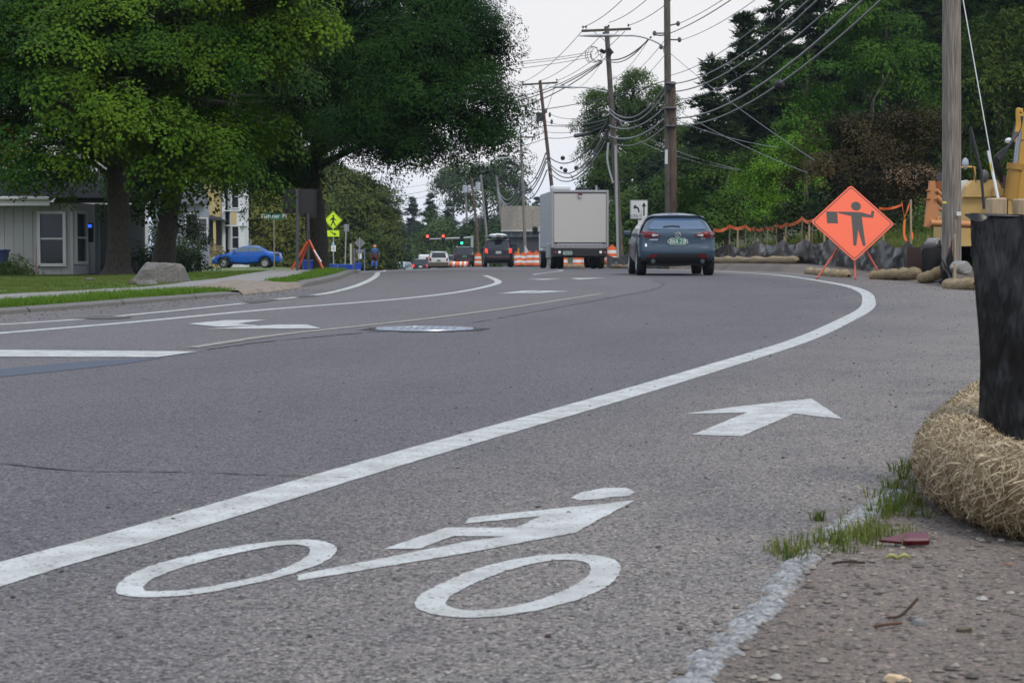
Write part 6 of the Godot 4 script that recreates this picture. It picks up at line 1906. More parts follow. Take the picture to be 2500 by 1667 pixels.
func street_lamp(t: Node3D, pts: Array, head_len: float) -> void:
	var o := t.position
	var loc := []
	for p in smooth3(pts, 5): loc.append(p - o)
	var mb := MB.new()
	mb.tube(loc, .04, 8)
	var arm := part("lamp_arm", mb, mt("galvanised", .42, .43, .44, .45, .6), t)
	var e: Vector3 = loc[-1]
	var dir: Vector3 = (loc[-1] - loc[-2]).normalized()
	dir.y *= .3
	dir = dir.normalized()
	mb = MB.new()
	var rows := []
	for i in 9:
		var u := i / 8.0
		var w := .17 * pow(sin(PI * clampf(u * .9 + .07, 0, 1)), .6)
		var row := PackedVector3Array()
		for k in 10:
			var an := TAU * k / 10
			row.append(e + dir * u * head_len + Vector3(0, sin(an) * w * .5 * (1.0 if sin(an) > 0 else .6), cos(an) * w))
		rows.append(row)
	mb.grid(rows, Vector3.ZERO, true)
	part("lamp_head", mb, mt("lamp_grey", .36, .37, .38, .5, .2), arm)
	mb = MB.new()
	mb.lathe([[.0, .12], [.045, .1], [.045, 0]], 8, T(e + dir * head_len * .45 + Vector3(0, .05, 0)))
	part("light_sensor", mb, mt("machine_black", .02, .02, .022, .5), arm)
func wire(label: String, a: Vector3, b: Vector3, sag: float, r: float, mat: Material, called := "overhead_wire") -> MeshInstance3D:
	var pts := []
	var n := maxi(14, int(a.distance_to(b) / 2.5))
	for i in n + 1:
		var u := float(i) / n
		pts.append(a.lerp(b, u) - Vector3(0, sag * 4 * u * (1 - u), 0))
	var mb := MB.new()
	mb.tube(pts, r, 5, false)
	return solo(called, mb, mat, label, "cable", "overhead cables between the poles")
func bundle(labels: Array, ends_a: Array, ends_b: Array, sags: Array, radii: Array, mat: Array) -> void:
	for i in ends_a.size():
		wire(labels[0] % labels[1][i], ends_a[i], ends_b[i], sags[mini(i, sags.size() - 1)], radii[mini(i, radii.size() - 1)], mat[mini(i, mat.size() - 1)])
func on_wire(a: Vector3, b: Vector3, sag: float, u: float) -> Vector3:
	return a.lerp(b, u) - Vector3(0, sag * 4 * u * (1 - u), 0)
func build_poles() -> void:
	var blk := mt("cable_black", .012, .012, .013, .5)
	var gry := mt("cable_grey", .13, .13, .135, .4, .5)
	var galv := mt("galvanised", .42, .43, .44, .45, .6)
	var steel := mt("steel_dark", .12, .12, .125, .6, .4)
	var pd := textured(mt("pole_dark", 1, 1, 1, .9), noise_tex(.022, lin(.04, .034, .028), lin(.19, .165, .14), 16), Vector3(3.0, .12, 3.0))
	var f := pole("thick weathered wooden pole standing at the right behind the silt fence", Vector3(7.843, 0.601, -33), Vector3(7.745, 8.875, -33), .175, .15)
	var o := f.position
	var mb := MB.new()
	for q in [[Vector3(7.653, 1.639, -32.8), .07, .04, "tag_yellow", .6, .5, .08], [Vector3(7.909, 1.44, -32.8), .08, .07, "tag_pale", .6, .6, .55]]:
		mb = MB.new()
		mb.box(T((q[0] as Vector3) - o), Vector3(q[1], q[2], .02), .003)
		part("pole_tag", mb, mt(q[3], q[4], q[5], q[6], .5), f)
	var a := pole("tall pair of strapped wooden poles directly behind the blue hatchback", Vector3(6.79, 0.302, -80), Vector3(6.642, 13.232, -80), .17, .135, pd)
	o = a.position
	mb = MB.new()
	mb.tube([Vector3(7.007, 0.265, -79.9) - o, Vector3(6.889, 7.935, -79.9) - o, Vector3(6.869, 8.193, -79.9) - o], [.16, .15, .13], 14)
	part("stub_pole", mb, textured(mt("pole_brown", 1, 1, 1, .9), noise_tex(.022, lin(.045, .028, .02), lin(.20, .14, .105), 7), Vector3(3.0, .12, 3.0)), a)
	mb = MB.new()
	mb.box(T(Vector3(6.634, 4.969, -79.75) - o), Vector3(.12, .62, .03), .01)
	part("white_conduit", mb, mt("conduit_white", .6, .6, .6, .6), a)
	for y in [Vector3(6.706, 8.113, -79.8), Vector3(6.71, 7.06, -79.8), Vector3(6.713, 6.286, -79.8)]:
		mb = MB.new()
		mb.box(T(y - o + Vector3(.1, 0, 0)), Vector3(.5, .09, .36), .03)
		part("band", mb, steel, a)
	mb = MB.new()
	mb.box(T(Vector3(6.712, 7.917, -79.7) - o), Vector3(.22, .26, .1), .02)
	part("black_box", mb, blk, a)
	street_lamp(a, [Vector3(6.553, 9.422, -80), Vector3(6.495, 9.679, -80), Vector3(6.221, 9.89, -80), Vector3(5.749, 10.077, -80), Vector3(5.278, 10.171, -80), Vector3(4.816, 10.171, -80)], 1.95)
	for q in [[Vector3(6.807, 10.616, -80), Vector3(7.137, 10.686, -80)], [Vector3(6.824, 9.998, -80), Vector3(7.201, 9.998, -80)], [Vector3(6.54, 10.274, -80), Vector3(6.125, 10.274, -80)], [Vector3(6.542, 9.693, -80), Vector3(6.41, 9.693, -80)]]:
		mb = MB.new()
		mb.tube([q[0] - o, q[1] - o], .035, 5)
		mb.ball(q[1] - o, Vector3(.09, .12, .09), 8)
		part("bracket", mb, steel, a)
	crossarm(a, Vector3(5.787, 12.803, -80), Vector3(8.069, 12.803, -80), [.0, .5, 1.0])
	var b := pole("leaning wooden pole with a long dark crossarm, left of the strapped pair", Vector3(5.925, 0.161, -100), Vector3(5.076, 13.041, -100), .165, .13, pd)
	o = b.position
	crossarm(b, Vector3(3.734, 12.796, -100), Vector3(6.39, 12.907, -100), [.03, .09, .55, .95])
	street_lamp(b, [Vector3(5.12, 9.526, -100), Vector3(4.718, 9.614, -100), Vector3(4.128, 9.761, -100), Vector3(3.391, 9.79, -100)], 1.4)
	mb = MB.new()
	mb.tube([Vector3(5.714, 0.163, -99.6) - o, Vector3(5.559, 6.682, -99.6) - o], .07, 10)
	part("riser_pipe", mb, galv, b)
	mb = MB.new()
	mb.tube(smooth3([Vector3(5.416, 4.643, -99.5) - o, Vector3(5.204, 5.387, -99.5) - o, Vector3(5.114, 5.973, -99.5) - o, Vector3(5.171, 6.793, -99.5) - o], 5), .055, 8)
	part("riser_pipe", mb, galv, b)
	for q in [[Vector3(4.734, 11.761, -99.8), Vector3(4.999, 11.615, -99.8)], [Vector3(5.175, 11.849, -99.8), Vector3(5.399, 11.568, -99.8)], [Vector3(5.062, 7.509, -99.7), Vector3(5.093, 6.922, -99.7)], [Vector3(5.324, 8.446, -99.7), Vector3(5.384, 8.212, -99.7)], [Vector3(5.583, 8.731, -99.6), Vector3(5.73, 8.643, -99.6)], [Vector3(5.643, 8.087, -99.6), Vector3(5.691, 7.853, -99.6)]]:
		mb = MB.new()
		mb.tube([q[0] - o, q[1] - o], .10, 8)
		part("insulator_stack", mb, blk, b)
	for k in 7:
		mb = MB.new()
		var c := Vector3(4.637, 11.476, -99.6)
		var pts := []
		for i in 9:
			var an := TAU * i / 9.0 * .8 + k
			pts.append(c - o + Vector3(cos(an) * (.35 + .12 * sin(k * 3.0)) + .12 * (k - 3), sin(an) * (.45 - .04 * k), .1 * sin(k + i)))
		mb.tube(smooth3(pts, 3), .017, 4, false)
		part("drop_loop", mb, blk, b)
	var c := pole("leaning rusty-brown pole with a thin crossarm rising behind the box truck", Vector3(3.555, -0.02, -135), Vector3(2.03, 13.455, -135), .15, .115, mats["pole_brown"])
	o = c.position
	crossarm(c, Vector3(0.732, 13.162, -135), Vector3(3.328, 13.32, -135), [.02, .52, .97])
	mb = MB.new()
	mb.lathe([[.0, .62], [.2, .6], [.24, .55], [.24, 0], [.2, -.04], [0, -.04]], 14, T(Vector3(1.989, 10.547, -134.8) - o))
	part("transformer", mb, mt("transformer_dark", .055, .055, .06, .5), c)
	for q in [Vector3(2.468, 11.268, -134.9), Vector3(2.747, 10.99, -134.9), Vector3(1.871, 10.491, -134.9), Vector3(2.882, 10.475, -134.9)]:
		mb = MB.new()
		mb.ball(q - o, Vector3(.1, .2, .1), 8)
		part("insulator_stack", mb, steel, c)
	var d := pole("grey pole with a plain crossarm left of the box truck", Vector3(1.279, -0.32, -170), Vector3(0.803, 11.825, -170), .15, .115, textured(mt("pole_grey", 1, 1, 1, .9), noise_tex(.022, lin(.12, .11, .10), lin(.30, .275, .25), 9), Vector3(3, .12, 3)))
	o = d.position
	crossarm(d, Vector3(-0.1, 11.625, -170), Vector3(2.148, 11.625, -170), [.1, .5, .95])
	for q in [Vector3(1.304, 10.264, -169.8), Vector3(1.354, 9.564, -169.8)]:
		mb = MB.new()
		mb.tube([Vector3(0.953, 10.114, -169.8) - o, q - o], .05, 5)
		part("bracket", mb, steel, d)
	street_lamp(d, [Vector3(0.703, 9.224, -170), Vector3(0.402, 9.474, -170), Vector3(0, 9.724, -170), Vector3(-0.402, 9.724, -170)], 1.2)
	var row := []
	for q in [
		[Vector3(-0.767, 0.965, -200), Vector3(-1.657, 9.334, -200), .14, .12, 0, "grey leaning pole in front of the pale building"],
		[Vector3(-2.953, 1.016, -235), Vector3(-3.955, 11.086, -235), .15, .12, 0, "pale leaning pole just left of the one before the building"],
		[Vector3(-3.872, 0.922, -222), Vector3(-4.862, 10.286, -222), .16, .13, 1, "dark rusty leaning pole in the middle of the far row"],
		[Vector3(-6.2, 0.969, -265), Vector3(-6.638, 9.915, -265), .17, .14, 0, "pale far pole with a street lamp and two grey transformers"],
		[Vector3(-9.342, 0.9, -292), Vector3(-9.19, 10.462, -292), .18, .14, 0, "far pole with a curved street lamp above the white vehicle"],
		[Vector3(-14.962, 1.095, -380), Vector3(-14.796, 7.514, -380), .22, .2, 0, "pale far pole with a short crossarm right of the red signal"],
		[Vector3(-15.072, 1.117, -400), Vector3(-14.951, 8.819, -400), .2, .18, 1, "thin brown far pole beside the second red signal"],
		[Vector3(-13.413, 1.087, -372), Vector3(-13.097, 9.254, -372), .2, .16, 0, "far pole carrying a small transformer"]]:
		row.append(pole(q[5], q[0], q[1], q[2], q[3], mats["pole_brown"] if q[4] == 1 else mats["pole_grey"]))
	street_lamp(row[3], [Vector3(-6.677, 7.145, -265), Vector3(-7.107, 7.592, -265), Vector3(-7.823, 7.753, -265), Vector3(-8.54, 7.753, -265)], 1.0)
	street_lamp(row[4], [Vector3(-9.313, 7.508, -292), Vector3(-9.806, 7.804, -292), Vector3(-10.596, 8.079, -292), Vector3(-10.99, 8.139, -292)], 1.6)
	street_lamp(row[5], [Vector3(-14.954, 5.076, -380), Vector3(-15.468, 5.461, -380), Vector3(-16.239, 5.59, -380)], 1.6)
	street_lamp(row[3], [Vector3(-6.566, 10.54, -265), Vector3(-5.67, 10.674, -265), Vector3(-5.133, 10.63, -265)], .6)
	crossarm(row[5], Vector3(-15.85, 7.412, -380), Vector3(-13.986, 7.489, -380), [.05, .95])
	for q in [[3, Vector3(-6.721, 9.791, -264), .62, 1.1], [3, Vector3(-6.152, 9.898, -264.5), .5, .95], [1, Vector3(-4.305, 9.089, -234.5), .62, 1.05], [7, Vector3(-13.517, 7.353, -371), .6, 1.5]]:
		mb = MB.new()
		mb.lathe([[.0, q[3]], [q[2] * .42, q[3] * .97], [q[2] * .5, q[3] * .9], [q[2] * .5, .05], [q[2] * .44, 0], [0, 0]], 14, T((q[1] as Vector3) - row[q[0]].position))
		part("transformer", mb, mt("transformer_grey", .36, .38, .42, .5), row[q[0]])
	for q in [[140, 940, 180, 1], [165, 905, 560, 2], [185, 900, 600, 3], [205, 925, 580, 4], [232, 905, 560, 5], [262, 930, 540, 6], [250, 960, 520, 7]]:
		var dd: float = 470.0 + 12.0 * q[3]
		var px: float = (1000 + q[0] / 6.533) * .9408
		var py: float = (440 + q[1] / 6.533) * .9408
		var tp := Vector3((px - 1176) / 4250 * dd, .678 + (590 - py) * dd / 4250, -dd)
		var tt := pole(["", "leftmost of the tiny pale poles at the far end of the street", "second of the tiny pale poles at the far end", "third of the tiny pale poles at the far end", "fourth of the tiny pale poles at the far end", "fifth of the tiny pale poles at the far end", "rightmost of the tiny pale poles at the far end", "last tiny pale pole, just left of the first red signal"][q[3]], Vector3(tp.x, -5.5, tp.z), tp, .22, .2, galv)
		crossarm(tt, tp - Vector3(1.6, .3, 0), tp + Vector3(1.6, -.3, 0), [], false)
	var ord3 := ["left", "middle", "right"]
	bundle(["power line from the dark crossarm upwards, %s of three", ord3], [Vector3(3.828, 13.012, -100), Vector3(5.211, 13.246, -100), Vector3(6.271, 13.1, -100)], [Vector3(5.81, 12.915, -80), Vector3(6.925, 12.915, -80), Vector3(8.054, 12.915, -80)], [.35], [.018], [blk])
	bundle(["power line from dark crossarm to thin crossarm, %s of three", ord3], [Vector3(3.769, 12.796, -100), Vector3(4.889, 12.661, -100), Vector3(6.066, 12.778, -100)], [Vector3(0.772, 13.336, -135), Vector3(2.086, 13.455, -135), Vector3(3.248, 13.455, -135)], [.35], [.018], [blk])
	bundle(["power line from thin crossarm to grey crossarm, %s of three", ord3], [Vector3(0.772, 13.336, -135), Vector3(2.086, 13.455, -135), Vector3(3.248, 13.455, -135)], [Vector3(0.1, 11.775, -170), Vector3(0.954, 11.925, -170), Vector3(2.058, 11.775, -170)], [.4], [.018], [blk])
	bundle(["far power line beyond the grey crossarm, %s of three", ord3], [Vector3(0.1, 11.625, -170), Vector3(0.954, 11.775, -170), Vector3(2.058, 11.625, -170)], [Vector3(-1.779, 8.728, -200), Vector3(-1.677, 8.862, -200), Vector3(-1.576, 8.728, -200)], [.5], [.02], [blk])
	var ord4 := ["topmost", "second", "third", "lowest"]
	bundle(["thick twisted black cable from the insulators to the crossarm pole, %s of its bundle", ["upper", "lower"]], [Vector3(5.985, 10.124, -80), Vector3(5.844, 10.007, -80)], [Vector3(5.068, 11.285, -100), Vector3(5.039, 11.238, -100)], [.35, .45], [.035, .025], [blk])
	wire("black cable from the insulators to the strapped pair's upper right bracket", Vector3(6.126, 10.218, -80), Vector3(6.738, 10.251, -80), .05, .03, blk)
	bundle(["long black cable passing the thin crossarm to the left, %s", ["upper", "middle", "lower"]], [Vector3(4.892, 11.256, -100), Vector3(4.862, 11.168, -100), Vector3(4.833, 11.098, -100)], [Vector3(-2.336, 10.838, -120), Vector3(-2.336, 10.556, -120), Vector3(-2.337, 10.098, -120)], [.7, .7, .8], [.022, .03, .03], [blk])
	bundle(["thin wire from the crossarm pole into the left trees, %s", ["upper", "middle", "lower"]], [Vector3(4.36, 11.695, -100), Vector3(4.331, 11.566, -100), Vector3(4.273, 11.414, -100)], [Vector3(-2.332, 10.14, -92), Vector3(-2.332, 10.032, -92), Vector3(-2.332, 9.763, -92)], [.12], [.014], [blk])
	wire("thin drooping wire from the crossarm pole to the thin crossarm", Vector3(4.833, 11.168, -100), Vector3(3.304, 13.494, -135), 1.0, .012, blk)
	wire("black line across the street below the second street lamp", Vector3(6.604, 8.249, -80), Vector3(-2.337, 10.098, -120), .5, .022, blk)
	bundle(["grey cable from the strapped pair to the crossarm pole, %s of five", ["topmost", "second", "third", "fourth", "lowest"]], [Vector3(6.605, 8.038, -80), Vector3(6.606, 7.757, -80), Vector3(6.585, 7.123, -80), Vector3(6.587, 6.638, -80), Vector3(6.574, 6.253, -80)], [Vector3(5.222, 8.675, -100), Vector3(5.222, 8.499, -100), Vector3(5.224, 7.764, -100), Vector3(5.226, 7.2, -100), Vector3(5.581, 6.753, -100)], [.9, .9, .5, .45, .35], [.03, .035, .035, .045, .025], [gry])
	bundle(["thin line from the strapped pair down to the pole by the truck, %s of three", ord3], [Vector3(6.574, 9.984, -80), Vector3(6.576, 9.351, -80), Vector3(5.844, 9.96, -80)], [Vector3(5.337, 9.761, -100), Vector3(5.339, 9.145, -100), Vector3(5.336, 10.23, -100)], [.3], [.012], [blk])
	bundle(["dark line from the crossarm pole to the rusty pole, %s of five", ["topmost", "second", "third", "fourth", "lowest"]], [Vector3(5.193, 8.675, -100), Vector3(5.193, 8.587, -100), Vector3(5.194, 8.087, -100), Vector3(5.194, 7.999, -100), Vector3(5.195, 7.823, -100)], [Vector3(2.749, 11.038, -135), Vector3(2.47, 10.522, -135), Vector3(2.391, 10.244, -135), Vector3(2.471, 9.768, -135), Vector3(2.551, 9.332, -135)], [.45, .5, .2, .3, .3], [.018, .016, .03, .018, .022], [blk])
	var ha := [Vector3(5.106, 7.941, -100), Vector3(5.089, 7.47, -100), Vector3(5.113, 7.323, -100), Vector3(5.149, 7.088, -100)]
	var hb := [Vector3(2.488, 8.164, -135), Vector3(2.512, 7.782, -135), Vector3(2.552, 7.56, -135), Vector3(2.601, 7.003, -135)]
	bundle(["heavy sagging cable with dark splice balls right of the rusty pole, %s of four", ord4], ha, hb, [1.35, 1.6, 1.7, 1.5], [.04], [blk, gry, blk, gry])
	var kk := 0
	for q in [Vector3(3.501, 7.489, -128), Vector3(3.404, 6.811, -128), Vector3(3.648, 6.599, -127), Vector3(4.204, 6.476, -121)]:
		mb = MB.new()
		mb.ball(Vector3.ZERO, Vector3(.16, .16, .16) * (1.0 if kk != 1 else .7), 12)
		var s := solo("splice_ball", mb, blk, ["dark round splice ball hanging highest on the sagging cables", "small dark splice ball at the left end of the sagging cables", "large dark splice ball lowest on the sagging cables", "dark splice ball at the right on the sagging cables"][kk], "cable splice")
		s.position = q
		kk += 1
	mb = MB.new()
	mb.tube([Vector3(4.027, 8.36, -118), Vector3(4.753, 8.313, -115)], .13, 8)
	solo("splice_case", mb, blk, "long black splice case on the level line left of the crossarm pole", "cable splice")
	mb = MB.new()
	mb.tube(smooth3([Vector3(3.648, 6.501, -127), Vector3(4.059, 6.196, -126), Vector3(4.171, 5.899, -126), Vector3(4.021, 6.196, -126)], 4), .02, 4)
	solo("cable_coil", mb, blk, "narrow loop of spare cable hanging below the splice balls", "cable")
	bundle(["black cable dropping from the rusty pole to the grey crossarm pole, %s of four", ord4], [Vector3(2.456, 8.22, -135), Vector3(2.472, 7.862, -135), Vector3(2.489, 7.584, -135), Vector3(2.537, 6.987, -135)], [Vector3(0.854, 7.521, -170), Vector3(0.854, 7.12, -170), Vector3(0.854, 6.82, -170), Vector3(0.854, 6.218, -170)], [1.0], [.045], [blk])
	bundle(["dark line from the rusty pole across to the left trees, %s of four", ord4], [Vector3(2.311, 10.522, -135), Vector3(2.391, 10.244, -135), Vector3(2.431, 9.768, -135), Vector3(2.551, 9.332, -135)], [Vector3(-2.494, 9.297, -128), Vector3(-2.494, 9.109, -128), Vector3(-2.495, 8.544, -128), Vector3(-2.495, 8.205, -128)], [.35], [.018, .028, .018, .022], [blk])
	bundle(["pale sagging cable beyond the grey crossarm pole, %s of four", ord4], [Vector3(0.785, 7.635, -170), Vector3(0.785, 7.348, -170), Vector3(0.9, 6.947, -170), Vector3(0.901, 6.191, -170)], [Vector3(-1.61, 8.121, -200), Vector3(-1.576, 7.919, -200), Vector3(-1.543, 7.717, -200), Vector3(-1.509, 7.312, -200)], [1.5, 1.7, 1.6, 1.4], [.045], [gry])
	bundle(["pale sagging cable in the far row, %s of five", ["topmost", "second", "third", "fourth", "lowest"]], [Vector3(-3.521, 8.236, -235), Vector3(-3.481, 7.76, -235), Vector3(-3.442, 7.443, -235), Vector3(-3.402, 7.047, -235), Vector3(-3.363, 6.571, -235)], [Vector3(-5.268, 6.61, -250), Vector3(-5.252, 6.441, -250), Vector3(-5.226, 6.273, -250), Vector3(-5.201, 6.104, -250), Vector3(-5.184, 5.935, -250)], [1.6], [.04], [gry])
	bundle(["looping pale cable right of the lamp pole in the far row, %s of five", ["topmost", "second", "third", "fourth", "lowest"]], [Vector3(-6.391, 6.608, -265), Vector3(-6.374, 6.251, -265), Vector3(-6.347, 5.803, -265), Vector3(-6.348, 5.356, -265), Vector3(-6.752, 4.461, -265)], [Vector3(-9.216, 6.424, -292), Vector3(-9.216, 6.03, -292), Vector3(-9.237, 5.636, -292), Vector3(-9.267, 5.241, -292), Vector3(-9.317, 4.551, -292)], [2.2], [.045], [gry])
	bundle(["line rising from the left trees to the far poles, %s of four", ord4], [Vector3(-9.886, 6.518, -140), Vector3(-9.724, 5.699, -140), Vector3(-9.562, 5.109, -140), Vector3(-9.564, 4.585, -140)], [Vector3(0.558, 11.186, -170), Vector3(-2.017, 10.19, -200), Vector3(-2.017, 9.77, -200), Vector3(0.837, 8.803, -170)], [.25], [.016, .013, .016, .016], [blk])
	wire("long dark span wire high over the traffic signals", Vector3(-11.532, 6.726, -330), Vector3(-5.303, 6.76, -260), .6, .06, blk)
	bundle(["cable from the strapped pair to the near wooden pole, %s", ["first from the top", "second from the top", "third from the top", "fourth from the top", "fifth from the top", "sixth from the top", "seventh from the top", "eighth from the top", "ninth from the top"]],
		[Vector3(6.785, 10.274, -80), Vector3(7.16, 10.686, -80), Vector3(7.201, 9.96, -80), Vector3(6.745, 8.46, -80), Vector3(6.793, 8.109, -80), Vector3(6.936, 7.78, -80), Vector3(6.985, 7.451, -80), Vector3(6.941, 6.653, -80), Vector3(7.036, 6.338, -80)],
		[Vector3(7.703, 8.496, -33), Vector3(7.701, 8.723, -33), Vector3(7.706, 8.269, -33), Vector3(7.707, 8.155, -33), Vector3(7.711, 7.813, -33), Vector3(7.712, 7.714, -33), Vector3(7.717, 7.22, -33), Vector3(7.722, 6.748, -33), Vector3(7.726, 6.367, -33)],
		[.5, .5, .6, .8, .95, .95, .95, .95, .9], [.02, .014, .012, .014, .024, .026, .02, .034, .026], [blk, blk, blk, gry, gry, gry, gry, gry, gry])
	mb = MB.new()
	mb.ball(Vector3.ZERO, Vector3(.15, .15, .13), 12)
	var sb := solo("splice_ball", mb, blk, "black splice ball on the low cable in front of the hillside trees", "cable splice")
	sb.position = on_wire(Vector3(7.036, 6.338, -80), Vector3(7.726, 6.367, -33), .9, .60) + Vector3(0, -.02, 0)
	bundle(["thin grey guy line slanting from the strapped pair into the bushes, %s of four", ord4], [Vector3(6.836, 9.398, -80), Vector3(6.986, 7.076, -80), Vector3(7.012, 6.606, -80), Vector3(7.249, 7.006, -99)], [Vector3(10.109, 3.902, -62), Vector3(9.88, 3.485, -62), Vector3(9.521, 4.554, -66), Vector3(8.879, 4.056, -72)], [.15], [.012], [gry])
	wire("thin pale service drop from the crossarm pole to the hillside bushes", Vector3(6.782, 6.849, -99), Vector3(8.879, 4.034, -72), .2, .012, gry)
	var gt := thing("guy_wire", "steel guy wire with a white and yellow guard right of the near wooden pole", "guy wire", on_land(8.228, 31.0))
	o = gt.position
	mb = MB.new()
	mb.tube([Vector3(7.775, 5.658, -32.5) - o, Vector3(8.138, 1.617, -31) - o], .010, 6)
	part("wire", mb, galv, gt)
	mb = MB.new()
	mb.tube([Vector3(8.059, 2.463, -31.4) - o, Vector3(8.082, 2.247, -31.3) - o], .026, 8)
	mb.tube([Vector3(8.086, 2.102, -31.2) - o, Vector3(8.138, 1.617, -31) - o], .026, 8)
	part("white_guard", mb, mt("conduit_white", .6, .6, .6, .6), gt)
	mb = MB.new()
	mb.tube([Vector3(8.082, 2.247, -31.3) - o, Vector3(8.086, 2.102, -31.2) - o], .027, 8)
	part("yellow_band", mb, mt("guard_yellow", .62, .42, .05, .5), gt)
	var rod := thing("black_rod", "black bent rod with a thin line standing before the excavator hood", "rod", on_land(7.794, 30.5))
	o = rod.position
	mb = MB.new()
	mb.tube([Vector3(7.53, 2.806, -30.5) - o, Vector3(7.71, 2.07, -30.5) - o], .026, 8)
	mb.tube([Vector3(7.717, 2.093, -30.5) - o, Vector3(7.728, 1.922, -30.5) - o, Vector3(7.77, 1.465, -30.5) - o], .024, 8)
	part("rod", mb, mt("machine_black", .02, .02, .022, .5), rod)
	mb = MB.new()
	mb.tube([Vector3(7.546, 2.818, -30.6) - o, Vector3(7.565, 2.315, -30.6) - o, Vector3(7.662, 1.903, -30.6) - o], .009, 5)
	part("line", mb, mt("machine_black", .02, .02, .022, .5), rod)
class Shell:
	var o: PackedVector2Array
	var w := .9
	var belt := .95
	var roof := 1.45
	var tumble := .2
	var r := .12
	var length := 4.4
	func hw(u: float, y: float) -> float:
		var k := clampf((y - belt) / (roof - belt), 0, 1)
		var t := w * (1.0 - tumble * pow(k, 1.25))
		t -= .05 * pow(clampf((belt * .62 - y) / (belt * .62), 0, 1), 1.5)
		t -= .035 * clampf((y - belt * .75) / (belt * .25), 0, 1) * (1.0 - k)
		t *= 1.0 - .085 * pow(clampf(1.0 - u / .75, 0, 1), 2.2) - .13 * pow(clampf(1.0 - (length - u) / .95, 0, 1), 2.0)
		return t
	func inset(e: float, crown: float) -> PackedVector2Array:
		var out := PackedVector2Array()
		var n := o.size()
		for i in n:
			var t := ((o[(i + 1) % n] - o[i]).normalized() + (o[i] - o[(i - 1 + n) % n]).normalized()).normalized()
			var nn := Vector2(t.y, -t.x) # outline runs rear - roof - front - floor: the inside is at its right
			out.append(o[i] + nn * (e + crown))
		return out
	func edge(f: float) -> float:
		return r * (1.0 - sqrt(maxf(0, 1.0 - pow(clampf((f - .8) / .2, 0, 1), 2)))) + .05 * f * f
	func body(mb: MB) -> void:
		var fs := [-1.0, -.99, -.96, -.91, -.8, -.55, -.28, 0.0, .28, .55, .8, .91, .96, .99, 1.0]
		var rows := []
		for f in fs:
			var p := inset(edge(absf(f)), 0)
			var row := PackedVector3Array()
			for q in p: row.append(Vector3(f * hw(q.x, q.y), q.y, -q.x))
			rows.append(row)
		mb.grid(rows, Vector3.ZERO, true)
		var p := inset(edge(1.0), 0)
		var lo := 1e9
		var hi := -1e9
		for q in p:
			lo = minf(lo, q.x); hi = maxf(hi, q.x)
		for s in [-1.0, 1.0]:
			var sd := []
			for i in 57:
				var u := lerpf(lo + .002, hi - .002, i / 56.0)
				var yy := span(p, u)
				var row := PackedVector3Array()
				for j in 15:
					var y := lerpf(yy.x, yy.y, j / 14.0)
					row.append(Vector3(s * hw(u, y), y, -u))
				sd.append(row)
			mb.grid(sd, Vector3(s, .05, 0))
	func span(p: PackedVector2Array, u: float) -> Vector2:
		var a := 1e9
		var b := -1e9
		for i in p.size():
			var q := p[i]
			var t := p[(i + 1) % p.size()]
			if (q.x <= u) != (t.x <= u):
				var y := lerpf(q.y, t.y, (u - q.x) / (t.x - q.x))
				a = minf(a, y); b = maxf(b, y)
		return Vector2(a, b)
	func rear_u(x: float, y: float, front := false) -> float:
		var best := -1e9 if front else 1e9
		for i in o.size():
			var q := o[i]
			var t := o[(i + 1) % o.size()]
			if (q.y <= y) != (t.y <= y):
				var u := lerpf(q.x, t.x, (y - q.y) / (t.y - q.y))
				best = maxf(best, u) if front else minf(best, u)
		var f := clampf(absf(x) / maxf(.1, hw(best, y)), 0, 1)
		return best + edge(f) * (-1.0 if front else 1.0)
	func end_patch(mb: MB, poly: Array, off := .008, front := false, nx := 12, ny := 8) -> void: # outline in (x, y) laid on the rear or front face
		var lo := 1e9
		var hi := -1e9
		for q in poly:
			lo = minf(lo, q.y); hi = maxf(hi, q.y)
		var rows := []
		for j in ny + 1:
			var y := lerpf(lo + .001, hi - .001, float(j) / ny)
			var a := 1e9
			var b := -1e9
			for i in poly.size():
				var q: Vector2 = poly[i]
				var t: Vector2 = poly[(i + 1) % poly.size()]
				if (q.y <= y) != (t.y <= y):
					var x := lerpf(q.x, t.x, (y - q.y) / (t.y - q.y))
					a = minf(a, x); b = maxf(b, x)
			var row := PackedVector3Array()
			for k in nx + 1:
				var x := lerpf(a, b, float(k) / nx)
				row.append(Vector3(x, y, -rear_u(x, y, front) + (off if not front else -off)))
			rows.append(row)
		mb.grid(rows, Vector3(0, .2, -1 if front else 1))
	func side_patch(mb: MB, poly: Array, s: float, off := .006) -> void: # outline in (u, y) laid on a flank
		var lo := 1e9
		var hi := -1e9
		for q in poly:
			lo = minf(lo, q.x); hi = maxf(hi, q.x)
		var rows := []
		for j in 13:
			var u := lerpf(lo + .001, hi - .001, j / 12.0)
			var yy := span(PackedVector2Array(poly), u)
			var row := PackedVector3Array()
			for k in 6:
				var y := lerpf(yy.x, yy.y, k / 5.0)
				row.append(Vector3(s * (hw(u, y) + off), y, -u))
			rows.append(row)
		mb.grid(rows, Vector3(s, .1, 0))
func arch(pts: Array, c: float, r: float, floor_y: float) -> void: # wheel arch, outline running towards the rear
	for k in 9:
		var an := PI * k / 8.0
		pts.append(Vector2(c + cos(an) * r, maxf(floor_y, .31 + sin(an) * r)))
